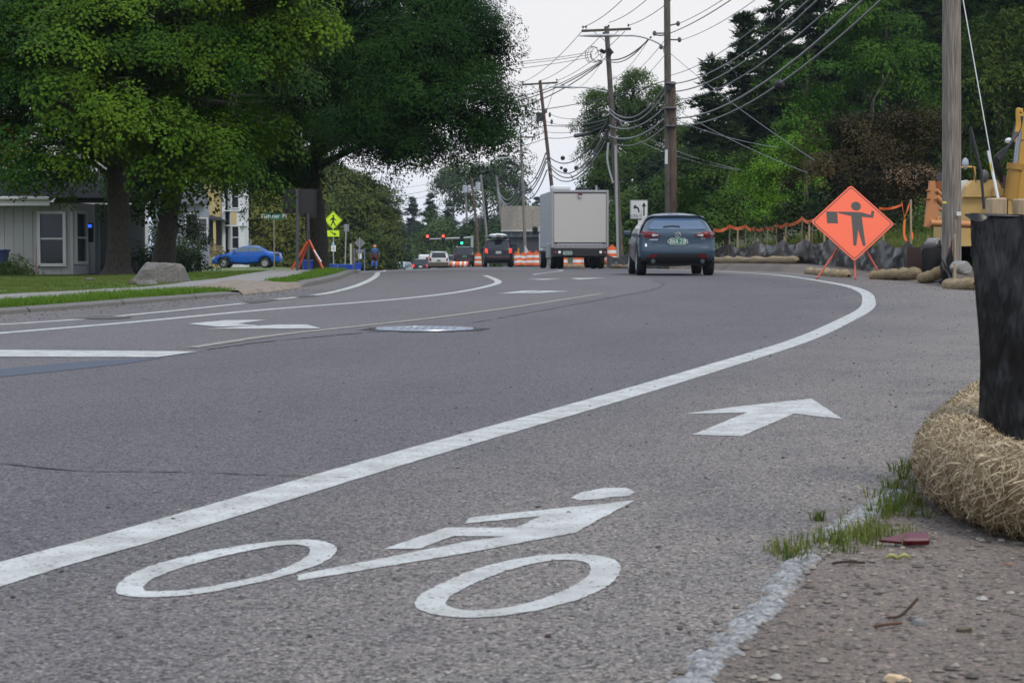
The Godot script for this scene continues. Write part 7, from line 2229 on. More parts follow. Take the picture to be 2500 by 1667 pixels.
func wheel(t: Node3D, x: float, u: float, r: float, w: float, spokes := 5) -> void:
	var tyre := mt("tyre", .018, .018, .019, .85)
	var s := signf(x)
	var mb := MB.new()
	var xf := T(Vector3(x, r, -u), Vector3(0, 0, -PI / 2 * s))
	mb.lathe([[r * .62, w * .5], [r * .9, w * .52], [r * .98, w * .42], [r, w * .2], [r, -w * .2], [r * .98, -w * .42], [r * .9, -w * .52], [r * .5, -w * .5]], 28, xf)
	var ty := part("wheel", mb, tyre, t)
	mb = MB.new()
	mb.lathe([[r * .64, w * .46], [r * .6, w * .52], [r * .56, w * .40], [r * .2, w * .36], [0, w * .4]], 24, xf)
	for k in spokes:
		var an := TAU * k / spokes
		mb.box(xf * T(Vector3(cos(an) * r * .32, w * .43, sin(an) * r * .32), Vector3(0, -an, 0)), Vector3(r * .6, w * .12, r * .14), .004)
	part("rim", mb, mt("rim_silver", .42, .42, .43, .35, .7), ty)
func lit(key: String, on: bool) -> Material:
	return glow("lamp_red_lit", .95, .03, .02, 1.6) if on else mt(key, .14, .007, .009, .15)
func make_car(called: String, label: String, sh: Shell, outline: Array, pos: Vector3, turn: float, body_mat: Material, cfg: Dictionary) -> Node3D:
	var t := thing(called, label, cfg.get("cat", "car"), pos, turn, cfg.get("group", ""))
	sh.o = PackedVector2Array(outline)
	var mb := MB.new()
	sh.body(mb)
	var body := part("body", mb, body_mat, t)
	var glass := mt("car_glass", .018, .022, .028, .05)
	var dark := mt("car_black", .018, .018, .02, .5)
	if cfg.has("rear_glass"):
		mb = MB.new()
		sh.end_patch(mb, cfg.rear_glass, .008)
		part("rear_window", mb, cfg.get("rear_glass_mat", glass), t)
	if cfg.has("front_glass"):
		mb = MB.new()
		sh.end_patch(mb, cfg.front_glass, .008, true)
		part("windscreen", mb, cfg.get("front_glass_mat", glass), t)
	for s in [-1.0, 1.0]:
		for q in cfg.get("side_glass", []):
			mb = MB.new()
			sh.side_patch(mb, q, s)
			part("side_window", mb, cfg.get("side_glass_mat", glass), t)
		for q in cfg.get("tail", []):
			var m := []
			for p in q[0]: m.append(Vector2(p.x * s, p.y))
			mb = MB.new()
			sh.end_patch(mb, m, .014)
			part("tail_lamp", mb, q[1], t)
		for q in cfg.get("head", []):
			var m := []
			for p in q[0]: m.append(Vector2(p.x * s, p.y))
			mb = MB.new()
			sh.end_patch(mb, m, .014, true)
			part("headlight", mb, q[1], t)
		for q in cfg.get("lines", []): # door gaps and dark strips on the flanks
			mb = MB.new()
			sh.side_patch(mb, q, s, .004)
			part("door_gap", mb, dark, t)
		for u in cfg.wheels:
			wheel(t, s * (sh.w - cfg.get("track", .10)), u, cfg.get("wr", .32), cfg.get("ww", .21))
		if cfg.has("mirror"):
			mb = MB.new()
			var mp: Vector2 = cfg.mirror
			mb.box(T(Vector3(s * (sh.hw(mp.x, mp.y) + .13), mp.y, -mp.x)), Vector3(.2, .15, .1), .045)
			mb.box(T(Vector3(s * (sh.hw(mp.x, mp.y) + .02), mp.y - .04, -mp.x)), Vector3(.1, .04, .05), .01)
			part("mirror", mb, cfg.get("mirror_mat", dark), t)
		if cfg.has("rail"):
			mb = MB.new()
			var y: float = cfg.rail
			mb.tube(smooth3([Vector3(s * sh.w * .68, y - .05, -.65), Vector3(s * sh.w * .68, y + .03, -.85), Vector3(s * sh.w * .68, y + .04, -1.6), Vector3(s * sh.w * .68, y - .02, -2.4)], 4), .022, 6)
			part("roof_rail", mb, mt("rail_silver", .4, .4, .41, .35, .6), t)
	for q in cfg.get("panels", []):
		mb = MB.new()
		sh.end_patch(mb, q[0], q[2])
		part(q[3], mb, q[1], t)
	mb = MB.new()
	mb.box(T(Vector3(0, .30, -sh.length / 2)), Vector3(sh.w * 1.5, .14, sh.length * .86))
	part("underbody", mb, dark, t)
	return t
func number_plate(t: Node3D, x: float, y: float, z: float, w: float, h: float, text: String, mat: Material, lit_mat: Material) -> void:
	var mb := MB.new()
	mb.prism(plate(w, h, .015), .008, T(Vector3(x, y, z)))
	var p := part("number_plate", mb, mat, t)
	mb = MB.new()
	var a := plate(w * .96, h * .92, .012)
	var b := plate(w * .91, h * .82, .012)
	for k in a.size():
		var j := (k + 1) % a.size()
		var o := Vector3(x, y, z + .010)
		mb.quad(Vector3(a[k].x, a[k].y, 0) + o, Vector3(a[j].x, a[j].y, 0) + o, Vector3(b[j].x, b[j].y, 0) + o, Vector3(b[k].x, b[k].y, 0) + o, Vector3(0, 0, 1))
	part("plate_border", mb, lit_mat, p)
	if text: letters(text, h * .56, lit_mat, p, T(Vector3(x, y - h * .03, z + .0105)))
const HATCH := [Vector2(.10, .30), Vector2(.02, .42), Vector2(.0, .54), Vector2(.015, .66), Vector2(.07, .70), Vector2(.075, .84), Vector2(.055, .93), Vector2(.09, 1.02), Vector2(.22, 1.10), Vector2(.52, 1.325), Vector2(.46, 1.365), Vector2(.50, 1.39), Vector2(.80, 1.425), Vector2(1.3, 1.455), Vector2(1.9, 1.45), Vector2(2.4, 1.38), Vector2(2.9, 1.17), Vector2(3.2, 1.02), Vector2(3.6, .95), Vector2(4.1, .86), Vector2(4.36, .72), Vector2(4.44, .52), Vector2(4.38, .26), Vector2(3.98, .22)]
const SUV := [Vector2(.12, .36), Vector2(.03, .46), Vector2(.0, .58), Vector2(.02, .72), Vector2(.06, .76), Vector2(.06, .98), Vector2(.09, 1.08), Vector2(.34, 1.60), Vector2(.28, 1.64), Vector2(.40, 1.67), Vector2(1.0, 1.71), Vector2(1.8, 1.71), Vector2(2.4, 1.66), Vector2(2.95, 1.32), Vector2(3.2, 1.12), Vector2(3.9, 1.05), Vector2(4.35, .92), Vector2(4.5, .7), Vector2(4.5, .45), Vector2(4.38, .30), Vector2(4.05, .28)]
func with_arches(base: Array, cf: float, cr: float, r: float, fl: float) -> Array:
	var p := base.duplicate()
	arch(p, cf, r, fl)
	p.append(Vector2((cf + cr) / 2, fl))
	arch(p, cr, r, fl)
	return p
func build_vehicles() -> void:
	var green := mt("plate_green", .012, .16, .085, .4)
	var white := mt("sign_white", .82, .82, .8, .4)
	var dark := mt("car_black", .018, .018, .02, .5)
	var sh := Shell.new()
	sh.w = .90
	sh.belt = .96
	sh.roof = 1.45
	sh.tumble = .37
	sh.r = .17
	sh.length = 4.44
	var hb := paint("hatch_blue", .042, .070, .103, .3)
	var red := mt("lamp_red", .14, .007, .009, .15)
	var clear := mt("lamp_clear", .6, .6, .62, .15)
	var hx := 3.765
	var h := make_car("hatchback_car", "blue-grey hatchback car seen from behind in the right lane near the orange sign", sh, with_arches(HATCH, 3.58, .86, .36, .20), Vector3(hx, road_y(hx, 42) + .002, -42.0), .0, hb, {
		"rear_glass": [Vector2(-.62, 1.055), Vector2(.62, 1.055), Vector2(.655, 1.10), Vector2(.49, 1.315), Vector2(-.49, 1.315), Vector2(-.655, 1.10)],
		"rear_glass_mat": mt("hatch_glass", .06, .10, .17, .06),
		"side_glass": [[Vector2(.75, 1.08), Vector2(1.0, 1.30), Vector2(1.72, 1.37), Vector2(1.72, 1.0)], [Vector2(1.78, 1.0), Vector2(1.78, 1.37), Vector2(2.25, 1.34), Vector2(2.85, 1.07), Vector2(2.85, .99)]],
		"side_glass_mat": mt("side_glass_pale", .10, .11, .12, .05),
		"tail": [[[Vector2(.38, .93), Vector2(.40, .90), Vector2(.62, .86), Vector2(.86, .86), Vector2(.88, .92), Vector2(.80, 1.02), Vector2(.60, 1.0)], red], [[Vector2(.42, .925), Vector2(.45, .905), Vector2(.58, .885), Vector2(.58, .945)], clear]],
		"panels": [[[Vector2(-.80, .24), Vector2(.80, .24), Vector2(.86, .44), Vector2(.60, .50), Vector2(-.60, .50), Vector2(-.86, .44)], dark, .006, "bumper_skirt"],
			[[Vector2(-.46, .64), Vector2(.46, .64), Vector2(.58, .70), Vector2(.50, .845), Vector2(-.50, .845), Vector2(-.58, .70)], paint("hatch_recess", .036, .060, .09, .35), .003, "plate_recess"],
			[[Vector2(-.66, .40), Vector2(-.48, .42), Vector2(-.48, .48), Vector2(-.66, .47)], red, .012, "reflector"], [[Vector2(.66, .40), Vector2(.48, .42), Vector2(.48, .48), Vector2(.66, .47)], red, .012, "reflector"],
			[[Vector2(-.74, .66), Vector2(-.70, .66), Vector2(-.70, .73), Vector2(-.74, .73)], white, .006, "sticker"],
			[[Vector2(-.64, .80), Vector2(-.45, .80), Vector2(-.45, .83), Vector2(-.64, .83)], mt("badge", .45, .46, .47, .3, .8), .008, "badge"], [[Vector2(.52, .83), Vector2(.64, .83), Vector2(.64, .855), Vector2(.52, .855)], mt("badge", .45, .46, .47, .3, .8), .008, "badge"],
			[[Vector2(-.52, 1.352), Vector2(.52, 1.352), Vector2(.52, 1.372), Vector2(-.52, 1.372)], dark, .004, "spoiler_shadow_line"]],
		"mirror": Vector2(2.62, .99), "mirror_mat": mt("mirror_slate", .045, .06, .08, .3), "wheels": [.86, 3.58], "wr": .325, "ww": .215, "track": .12,
		"lines": [[Vector2(1.74, .35), Vector2(1.74, .99), Vector2(1.756, .99), Vector2(1.756, .35)], [Vector2(2.9, .35), Vector2(2.9, .99), Vector2(2.916, .99), Vector2(2.916, .35)]]})
	number_plate(h, .0, .775, -.045, .36, .155, "GWA 285", green, white)
	var mb := MB.new()
	var rg := []
	for k in 17: rg.append(Vector3(cos(TAU * k / 16) * .068, .925 + sin(TAU * k / 16) * .052, -.030))
	mb.tube(rg, .007, 6, false)
	mb.tube(smooth3([Vector3(-.062, .945, -.028), Vector3(-.02, .935, -.026), Vector3(0, .908, -.026), Vector3(.02, .935, -.026), Vector3(.062, .945, -.028)], 4), .007, 6)
	part("emblem", mb, mt("badge", .45, .46, .47, .3, .8), h)
	mb = MB.new()
	mb.tube(smooth3([Vector3(.06, 1.115, -.215), Vector3(-.12, 1.13, -.235), Vector3(-.32, 1.105, -.21)], 4), .014, 5)
	part("rear_wiper", mb, dark, h)
	mb = MB.new()
	mb.tube([Vector3(0.05, 1.42, -.95), Vector3(.05, 1.56, -.85)], .008, 5)
	part("antenna", mb, dark, h)
	for s in [-1, 1]:
		mb = MB.new()
		mb.tube([Vector3(s * .56, .33, .0), Vector3(s * .56, .33, -.25)], .05, 12)
		part("exhaust_tip", mb, mt("exhaust", .10, .10, .10, .35, .8), h)
	box_truck()
	var mk := func(called: String, label: String, px: float, d: float, tn: float, k: float, paintm: Material, lit_on: bool, plate_m: Material, text: String, rails: bool) -> Node3D:
		var s2 := Shell.new()
		s2.w = .89 * k
		s2.belt = 1.06
		s2.roof = 1.70
		s2.tumble = .2
		s2.r = .12
		s2.length = 4.5
		var x: float = (px - 1176.0) / 4250.0 * d
		var y := road_y(x, d)
		var lampm := lit("lamp_red", lit_on)
		var cfg := {"rear_glass": [Vector2(-.66, 1.14), Vector2(.66, 1.14), Vector2(.56, 1.565), Vector2(-.56, 1.565)], "side_glass": [[Vector2(.5, 1.16), Vector2(.75, 1.56), Vector2(1.7, 1.62), Vector2(1.7, 1.1)], [Vector2(1.77, 1.1), Vector2(1.77, 1.62), Vector2(2.3, 1.58), Vector2(2.85, 1.16), Vector2(2.85, 1.1)]],
			"tail": [[[Vector2(.64, .86), Vector2(.84, .86), Vector2(.83, 1.10), Vector2(.76, 1.16), Vector2(.68, 1.10)], lampm]],
			"panels": [[[Vector2(-.80, .38), Vector2(.80, .38), Vector2(.84, .68), Vector2(-.84, .68)], mt("bumper_grey", .03, .03, .032, .6), .006, "bumper"], [[Vector2(-.70, .60), Vector2(.70, .60), Vector2(.70, .63), Vector2(-.70, .63)], mt("lamp_red", .14, .007, .009, .15), .012, "reflector"]],
			"mirror": Vector2(2.75, 1.12), "wheels": [.88, 3.52], "wr": .35, "ww": .23, "cat": "car"}
		if rails: cfg["rail"] = 1.71
		var c := make_car(called, label, s2, with_arches(SUV, 3.52, .88, .40, .27), Vector3(x, y + .002, -d), tn, paintm, cfg)
		number_plate(c, 0, .90, -.035, .34, .15, text, plate_m, mt("plate_print", .12, .14, .2, .5) if plate_m == white else white)
		return c
	var s1: Node3D = mk.call("sport_utility_car", "black SUV with lit tail lamps carrying a white board on its roof", 1145.0, 113.0, .035, 1.0, paint("suv_black", .012, .014, .018, .3), true, mt("plate_pale", .4, .42, .45, .5), "", true)
	for q in [[.62, "roof_bar"], [.62, "roof_bar"]]:
		mb = MB.new()
		mb.box(T(Vector3(0, 1.80, -1.0 if not s1.has_node("roof_bar") else -2.0)), Vector3(1.5, .05, .07), .01)
		part("roof_bar", mb, dark, s1)
	board(s1)
	var s2: Node3D = mk.call("sport_utility_car", "dark SUV with silver roof rails between the white SUV and the one with the board", 1067.0, 152.0, .05, 1.0, paint("suv_dark", .016, .018, .02, .3), false, green, "", true)
	var s3: Node3D = mk.call("sport_utility_car", "white and brown SUV waiting furthest left in the queue", 1008.0, 163.0, .06, 1.04, paint("suv_white", .60, .60, .59, .3), false, green, "", true)
	s3.position.y -= .06
	mb = MB.new()
	mb.box(T(Vector3(0, .56, -.06)), Vector3(1.7, .40, .2), .05)
	part("lower_cladding", mb, paint("cladding_brown", .12, .095, .075, .4), s3)
	var s4: Node3D = mk.call("sport_utility_car", "dark car with glowing red tail lamps just left of the white vehicle, far ahead", 966.0, 196.0, .06, .95, paint("suv_dark", .016, .018, .02, .3), true, white, "", false)
	var s5: Node3D = mk.call("sport_utility_car", "red-tailed car glimpsed between the white SUV and the dark SUV", 1036.0, 186.0, .06, .9, paint("car_grey", .2, .2, .21, .35), true, white, "", false)
	s4.position.y += .45
	s5.position.y += .45
	var vn := thing("white_van", "white high-roofed vehicle with a raised red brake lamp far ahead", "van", Vector3(-9.261, road_y(-9.261, 205) + .7, -205.0), .06)
	mb = MB.new()
	mb.box(T(Vector3(0, 1.25, -2.2)), Vector3(2.1, 1.9, 4.4), .12)
	part("body", mb, mt("van_white", .7, .7, .7, .4), vn)
	mb = MB.new()
	mb.box(T(Vector3(0, 1.35, .003)), Vector3(1.8, .75, .02), .004)
	part("rear_window", mb, mt("car_glass", .018, .022, .028, .05), vn)
	mb = MB.new()
	mb.box(T(Vector3(.1, 1.86, .02)), Vector3(.36, .12, .03), .01)
	part("brake_lamp", mb, lit("lamp_red", true), vn)
	for s in [-1, 1]: wheel(vn, s * .9, .9, .36, .22)
	for s in [-1, 1]: wheel(vn, s * .9, 3.5, .36, .22)
	var s6 := Shell.new()
	s6.w = .9
	s6.belt = 1.0
	s6.roof = 1.6
	s6.tumble = .2
	s6.length = 4.5
	var pg := paint("pale_green", .34, .42, .40, .35)
	make_car("oncoming_car", "pale green car coming over the rise towards the camera", s6, with_arches(SUV, 3.52, .88, .38, .26), Vector3(-11.204, road_y(-11.204, 192) + .002 + .1, -196.0), PI - .30, pg, {
		"front_glass": [Vector2(-.66, 1.12), Vector2(.66, 1.12), Vector2(.58, 1.58), Vector2(-.58, 1.58)], "front_glass_mat": mt("pale_glass", .17, .22, .24, .06), "side_glass": [[Vector2(.5, 1.16), Vector2(.75, 1.56), Vector2(1.7, 1.62), Vector2(1.7, 1.1)], [Vector2(1.77, 1.1), Vector2(1.77, 1.62), Vector2(2.3, 1.58), Vector2(2.85, 1.16), Vector2(2.85, 1.1)]],
		"side_glass_mat": mt("pale_glass", .17, .22, .24, .06), "head": [[[Vector2(.55, .85), Vector2(.8, .85), Vector2(.8, 1.0), Vector2(.55, .95)], clear]], "wheels": [.88, 3.52], "wr": .33})
	var s7 := Shell.new()
	s7.w = .86
	s7.belt = .95
	s7.roof = 1.44
	s7.tumble = .26
	s7.r = .16
	s7.length = 4.45
	var sedan := [Vector2(.10, .30), Vector2(.02, .42), Vector2(.0, .62), Vector2(.05, .80), Vector2(.10, .98), Vector2(.45, 1.02), Vector2(.70, 1.05), Vector2(1.2, 1.33), Vector2(1.55, 1.42), Vector2(2.0, 1.44), Vector2(2.4, 1.40), Vector2(2.8, 1.24), Vector2(3.25, 1.0), Vector2(3.6, .92), Vector2(4.1, .80), Vector2(4.38, .64), Vector2(4.45, .45), Vector2(4.38, .25), Vector2(3.98, .2)]
	var sx := -16.853
	make_car("blue_sedan", "bright blue sedan parked side-on before the yellow house", s7, with_arches(sedan, 3.6, .98, .35, .19), Vector3(sx + 2.2, land_y(sx, 118) + .02, -118.0), PI / 2 - .03, paint("sedan_blue", .008, .085, .40, .3), {
		"rear_glass": [Vector2(-.55, 1.08), Vector2(.55, 1.08), Vector2(.5, 1.36), Vector2(-.5, 1.36)], "front_glass": [Vector2(-.6, 1.02), Vector2(.6, 1.02), Vector2(.5, 1.36), Vector2(-.5, 1.36)],
		"side_glass": [[Vector2(.98, 1.07), Vector2(1.3, 1.28), Vector2(1.42, 1.32), Vector2(1.42, 1.05)], [Vector2(1.47, 1.05), Vector2(1.47, 1.33), Vector2(1.98, 1.38), Vector2(1.98, 1.03)], [Vector2(2.05, 1.03), Vector2(2.05, 1.38), Vector2(2.4, 1.33), Vector2(3.02, 1.03), Vector2(3.02, 1.0)]],
		"side_glass_mat": mt("sedan_glass", .09, .12, .13, .06), "tail": [[[Vector2(.5, .76), Vector2(.8, .76), Vector2(.8, .94), Vector2(.5, .94)], red]], "head": [[[Vector2(.45, .60), Vector2(.76, .60), Vector2(.74, .76), Vector2(.5, .72)], clear]],
		"lines": [[Vector2(2.01, .28), Vector2(2.01, 1.02), Vector2(2.03, 1.02), Vector2(2.03, .28)], [Vector2(3.0, .28), Vector2(3.0, 1.0), Vector2(3.02, 1.0), Vector2(3.02, .28)], [Vector2(1.68, .84), Vector2(1.68, .87), Vector2(1.85, .87), Vector2(1.85, .84)], [Vector2(2.65, .84), Vector2(2.65, .87), Vector2(2.82, .87), Vector2(2.82, .84)], [Vector2(.05, .80), Vector2(.05, .95), Vector2(.35, .93), Vector2(.3, .80)]],
		"mirror": Vector2(2.9, 1.03), "mirror_mat": paint("sedan_blue", .008, .085, .40, .3), "wheels": [.98, 3.6], "wr": .315, "ww": .2, "track": .09})
	signals()
	barrels()
	far_building()
func board(s: Node3D) -> void:
	var t := thing("paddle_board", "white inflatable board with a blue edge tied upside down on the black SUV", "paddle board", s.position, s.rotation.y)
	for q in [[1.97, .60, .085, "upper_board", .78, .80, .80], [1.87, .50, .05, "lower_board", .70, .68, .64]]:
		var rows := []
		for i in 15:
			var u := i / 14.0
			var w: float = q[1] * pow(sin(PI * clampf(u * .94 + .03, 0, 1)), .45)
			var row := PackedVector3Array()
			for k in 14:
				var an := TAU * k / 14
				row.append(Vector3(cos(an) * w, q[0] + signf(sin(an)) * pow(absf(sin(an)), .6) * q[2] * (1.0 if u > .02 else .2) - .03 * cos(an) * cos(an), .15 - u * 2.9))
			rows.append(row)
		var mb := MB.new()
		mb.grid(rows, Vector3.ZERO, true)
		part(q[3], mb, mt(q[3], q[4], q[5], q[6], .35), t)
	var mb := MB.new()
	mb.box(T(Vector3(0, 1.90, -.75)), Vector3(1.12, .20, .05), .02)
	part("strap", mb, mt("strap_blue", .05, .16, .26, .6), t)
func box_truck() -> void:
	var tx := 2.826
	var t := thing("box_truck", "white box truck with a plain rear panel and roof units, seen from behind", "truck", Vector3(tx, road_y(tx, 77) + .002, -77.0), .085)
	var shell := mt("box_grey", .30, .31, .34, .45)
	var panel := mt("box_white", .50, .485, .455, .45)
	var rail := mt("box_rail", .36, .36, .37, .4, .3)
	var dark := mt("car_black", .018, .018, .02, .5)
	var mb := MB.new()
	mb.box(T(Vector3(0, 2.06, -2.5)), Vector3(2.36, 2.36, 4.9), .03)
	part("box", mb, shell, t)
	mb = MB.new()
	mb.box(T(Vector3(.0, 2.10, -.01)), Vector3(2.18, 2.02, .06), .012)
	part("rear_panel", mb, panel, t)
	for q in [[Vector3(-1.15, 2.06, -.02), Vector3(.10, 2.38, .12)], [Vector3(1.15, 2.06, -.02), Vector3(.10, 2.38, .12)], [Vector3(0, 3.21, -.02), Vector3(2.4, .10, .13)], [Vector3(0, .98, -.015), Vector3(2.2, .10, .1)], [Vector3(0, .89, -.015), Vector3(2.2, .07, .1)]]:
		mb = MB.new()
		mb.box(T(q[0]), q[1], .015)
		part("frame_rail", mb, rail, t)
	for k in 11:
		mb = MB.new()
		mb.box(T(Vector3(-1.0 + k * .2, .955, .04)), Vector3(.035, .025, .02), .004)
		part("rivet", mb, dark, t)
	for s in [-1, 1]:
		mb = MB.new()
		mb.box(T(Vector3(s * 1.0, 1.06, .03)), Vector3(.11, .06, .02), .005)
		part("marker_lamp", mb, mt("lamp_red", .14, .007, .009, .15), t)
	mb = MB.new()
	mb.box(T(Vector3(.0, 3.08, .06)), Vector3(.17, .08, .08), .01)
	var ml := part("marker_lamp", mb, mt("lamp_red", .14, .007, .009, .15), t)
	mb = MB.new()
	mb.box(T(Vector3(.0, 3.00, .06)), Vector3(.14, .07, .08), .02)
	mb.box(T(Vector3(.0, 2.95, .05)), Vector3(.09, .05, .06), .015)
	part("lamp_glass", mb, mt("lamp_clear", .6, .6, .62, .15), ml)
	mb = MB.new()
	mb.box(T(Vector3(.0, .68, -.06)), Vector3(2.28, .34, .22), .02)
	mb.box(T(Vector3(.0, .52, -.16)), Vector3(2.2, .12, .2), .02)
	part("bumper", mb, dark, t)
	for s in [-1, 1]:
		mb = MB.new()
		mb.lathe([[0, .03], [.055, .025], [.06, 0]], 14, T(Vector3(s * 1.03, .68, .05), Vector3(PI / 2, 0, 0)))
		part("tail_lamp", mb, mt("lamp_red", .14, .007, .009, .15), t)
		mb = MB.new()
		mb.lathe([[0, .03], [.06, .025], [.065, 0]], 14, T(Vector3(s * .86, .69, .05), Vector3(PI / 2, 0, 0)))
		part("reverse_lamp", mb, mt("lamp_clear", .6, .6, .62, .15), t)
		for u in [1.1, 5.3]:
			wheel(t, s * 1.0, u, .38, .26)
			if u < 2: wheel(t, s * .72, u, .38, .26)
	number_plate(t, -.52, .66, .052, .36, .16, "G75EX2", mt("plate_green", .012, .16, .085, .4), mt("sign_white", .82, .82, .8, .4))
	mb = MB.new()
	mb.box(T(Vector3(-1.17, .75, -1.2)), Vector3(.10, .62, 1.7), .03)
	part("skirt", mb, mt("skirt_grey", .26, .26, .265, .5), t)
	mb = MB.new()
	mb.box(T(Vector3(0, 1.32, -6.1)), Vector3(2.02, 1.4, 2.2), .18)
	mb.box(T(Vector3(0, 1.0, -7.2)), Vector3(1.9, .8, 1.2), .2)
	part("cab", mb, mt("van_white", .7, .7, .7, .4), t)
	mb = MB.new()
	mb.box(T(Vector3(-1.30, 1.68, -5.9)), Vector3(.24, .36, .14), .06)
	mb.tube([Vector3(-1.0, 1.6, -6.0), Vector3(-1.25, 1.58, -5.9)], .03, 6)
	part("mirror", mb, dark, t)
	mb = MB.new()
	mb.box(T(Vector3(-.62, 3.40, -1.9)), Vector3(.80, .24, 1.1), .07)
	part("roof_cooler", mb, mt("cooler_white", .62, .63, .63, .45), t)
	mb = MB.new()
	mb.lathe([[.22, 0], [.25, .06], [.26, .12], [.22, .15], [0, .16]], 16, T(Vector3(.16, 3.26, -.8)))
	part("roof_vent", mb, dark, t)
	mb = MB.new()
	mb.tube([Vector3(.24, 3.26, -1.6), Vector3(.24, 3.85, -1.6)], .014, 5)
	part("antenna", mb, dark, t)
	mb = MB.new()
	mb.tube([Vector3(1.0, 3.26, -2.4), Vector3(1.0, 3.55, -2.4)], .045, 8)
	part("vent_pipe", mb, mt("box_rail", .36, .36, .37, .4, .3), t)
func signals() -> void:
	var d := 222.0
	var galv := mt("galvanised", .42, .43, .44, .45, .6)
	var foot := Vector3(Vector3(-4.758, 0.997, -222).x, -2.6, -d)
	var t := thing("signal_mast", "grey traffic signal mast with a long arm reaching left over the road", "signal mast", foot)
	var o := t.position
	var mb := MB.new()
	mb.tube([Vector3.ZERO, Vector3(-4.794, 3.21, -222) - o], .16, 10)
	part("mast", mb, galv, t)
	mb = MB.new()
	mb.tube([Vector3(-4.794, 3.008, -222) - o, Vector3(-8.061, 2.873, -222) - o, Vector3(-10.127, 2.813, -222) - o], [.11, .08, .06], 8)
	part("arm", mb, galv, t)
	for q in [[Vector3(-10.113, 2.982, -221.7), 0, "traffic signal showing red at the end of the mast arm"], [Vector3(-8.223, 3.019, -221.7), 0, "traffic signal showing red in the middle of the mast arm"], [Vector3(-6.003, 2.907, -221.7), 1, "traffic signal showing a green arrow nearest the mast"]]:
		var s := thing("traffic_signal", q[2], "traffic signal", q[0], 0.0)
		mb = MB.new()
		mb.box(T(Vector3(0, -.2, 0)), Vector3(.42, 1.15, .25), .03)
		part("housing", mb, mt("signal_black", .012, .012, .012, .5), s)
		var on := 0 if q[1] == 0 else 2
		for k in 3:
			mb = MB.new()
			var y := .16 - .36 * k
			mb.lathe([[0, .03], [.12, .02], [.15, 0]], 16, T(Vector3(0, y, .13), Vector3(PI / 2, 0, 0)))
			var m: Material = mt("lens_dark", .03, .02, .015, .3)
			if k == on: m = glow("signal_red", 1.0, .10, .06, 2.2) if on == 0 else glow("signal_green", .05, .85, .55, 1.8)
			part("signal_light" if k == on else "lens", mb, m, s)
			mb = MB.new()
			for i in 9:
				var a := PI * i / 8.0
				var b := PI * (i + 1) / 8.0
				if i < 8: mb.quad(Vector3(cos(a) * .17, y + sin(a) * .17, .13), Vector3(cos(b) * .17, y + sin(b) * .17, .13), Vector3(cos(b) * .17, y + sin(b) * .17, .34), Vector3(cos(a) * .17, y + sin(a) * .17, .34), Vector3(0, 1, 0))
			part("visor", mb, mt("signal_black", .012, .012, .012, .5), s)
		var l := OmniLight3D.new()
		l.name = "signal_lamp"
		l.light_color = Color(1, .12, .06) if on == 0 else Color(.1, 1, .7)
		l.light_energy = .35
		l.light_size = .12
		l.omni_range = 60
		l.omni_attenuation = 2
		l.shadow_enabled = true
		l.position = Vector3(0, .16 - .36 * on, .36)
		s.add_child(l)
func barrel(pos: Vector3, label: String, tilt: Vector3, s := 1.0) -> void:
	var t: Node3D
	if proto_barrel == null:
		t = thing("traffic_barrel", label, "traffic barrel", pos, 0.0, "orange and white traffic barrels along the work zone")
		proto_barrel = t
		var org := mt("barrel_orange", .80, .15, .03, .5)
		var wht := mt("barrel_white", .72, .72, .70, .4)
		var mb := MB.new()
		mb.lathe([[0, .0], [.36, .0], [.36, .07], [.30, .10]], 20)
		part("base", mb, mt("barrel_base", .03, .03, .03, .8), t)
		var rad := [.295, .285, .265, .255, .235, .225]
		for k in 5:
			mb = MB.new()
			var y := .09 + .175 * k
			mb.lathe([[rad[k] * .99, y], [rad[k], y + .015], [lerpf(rad[k], rad[k + 1], .9), y + .16], [rad[k + 1] * .99, y + .175]] + ([[.0, y + .19]] if k == 4 else []), 20)
			part("orange_band" if k % 2 == 0 else "white_band", mb, org if k % 2 == 0 else wht, t)
		mb = MB.new()
		mb.tube(smooth3([Vector3(-.08, .98, 0), Vector3(-.06, 1.06, 0), Vector3(.06, 1.06, 0), Vector3(.08, .98, 0)], 3), .022, 6)
		part("handle", mb, org, t)
	else:
		t = dup(proto_barrel, "traffic_barrel", label, pos)
	t.rotation = tilt
	t.scale = Vector3.ONE * s
var proto_barrel: Node3D
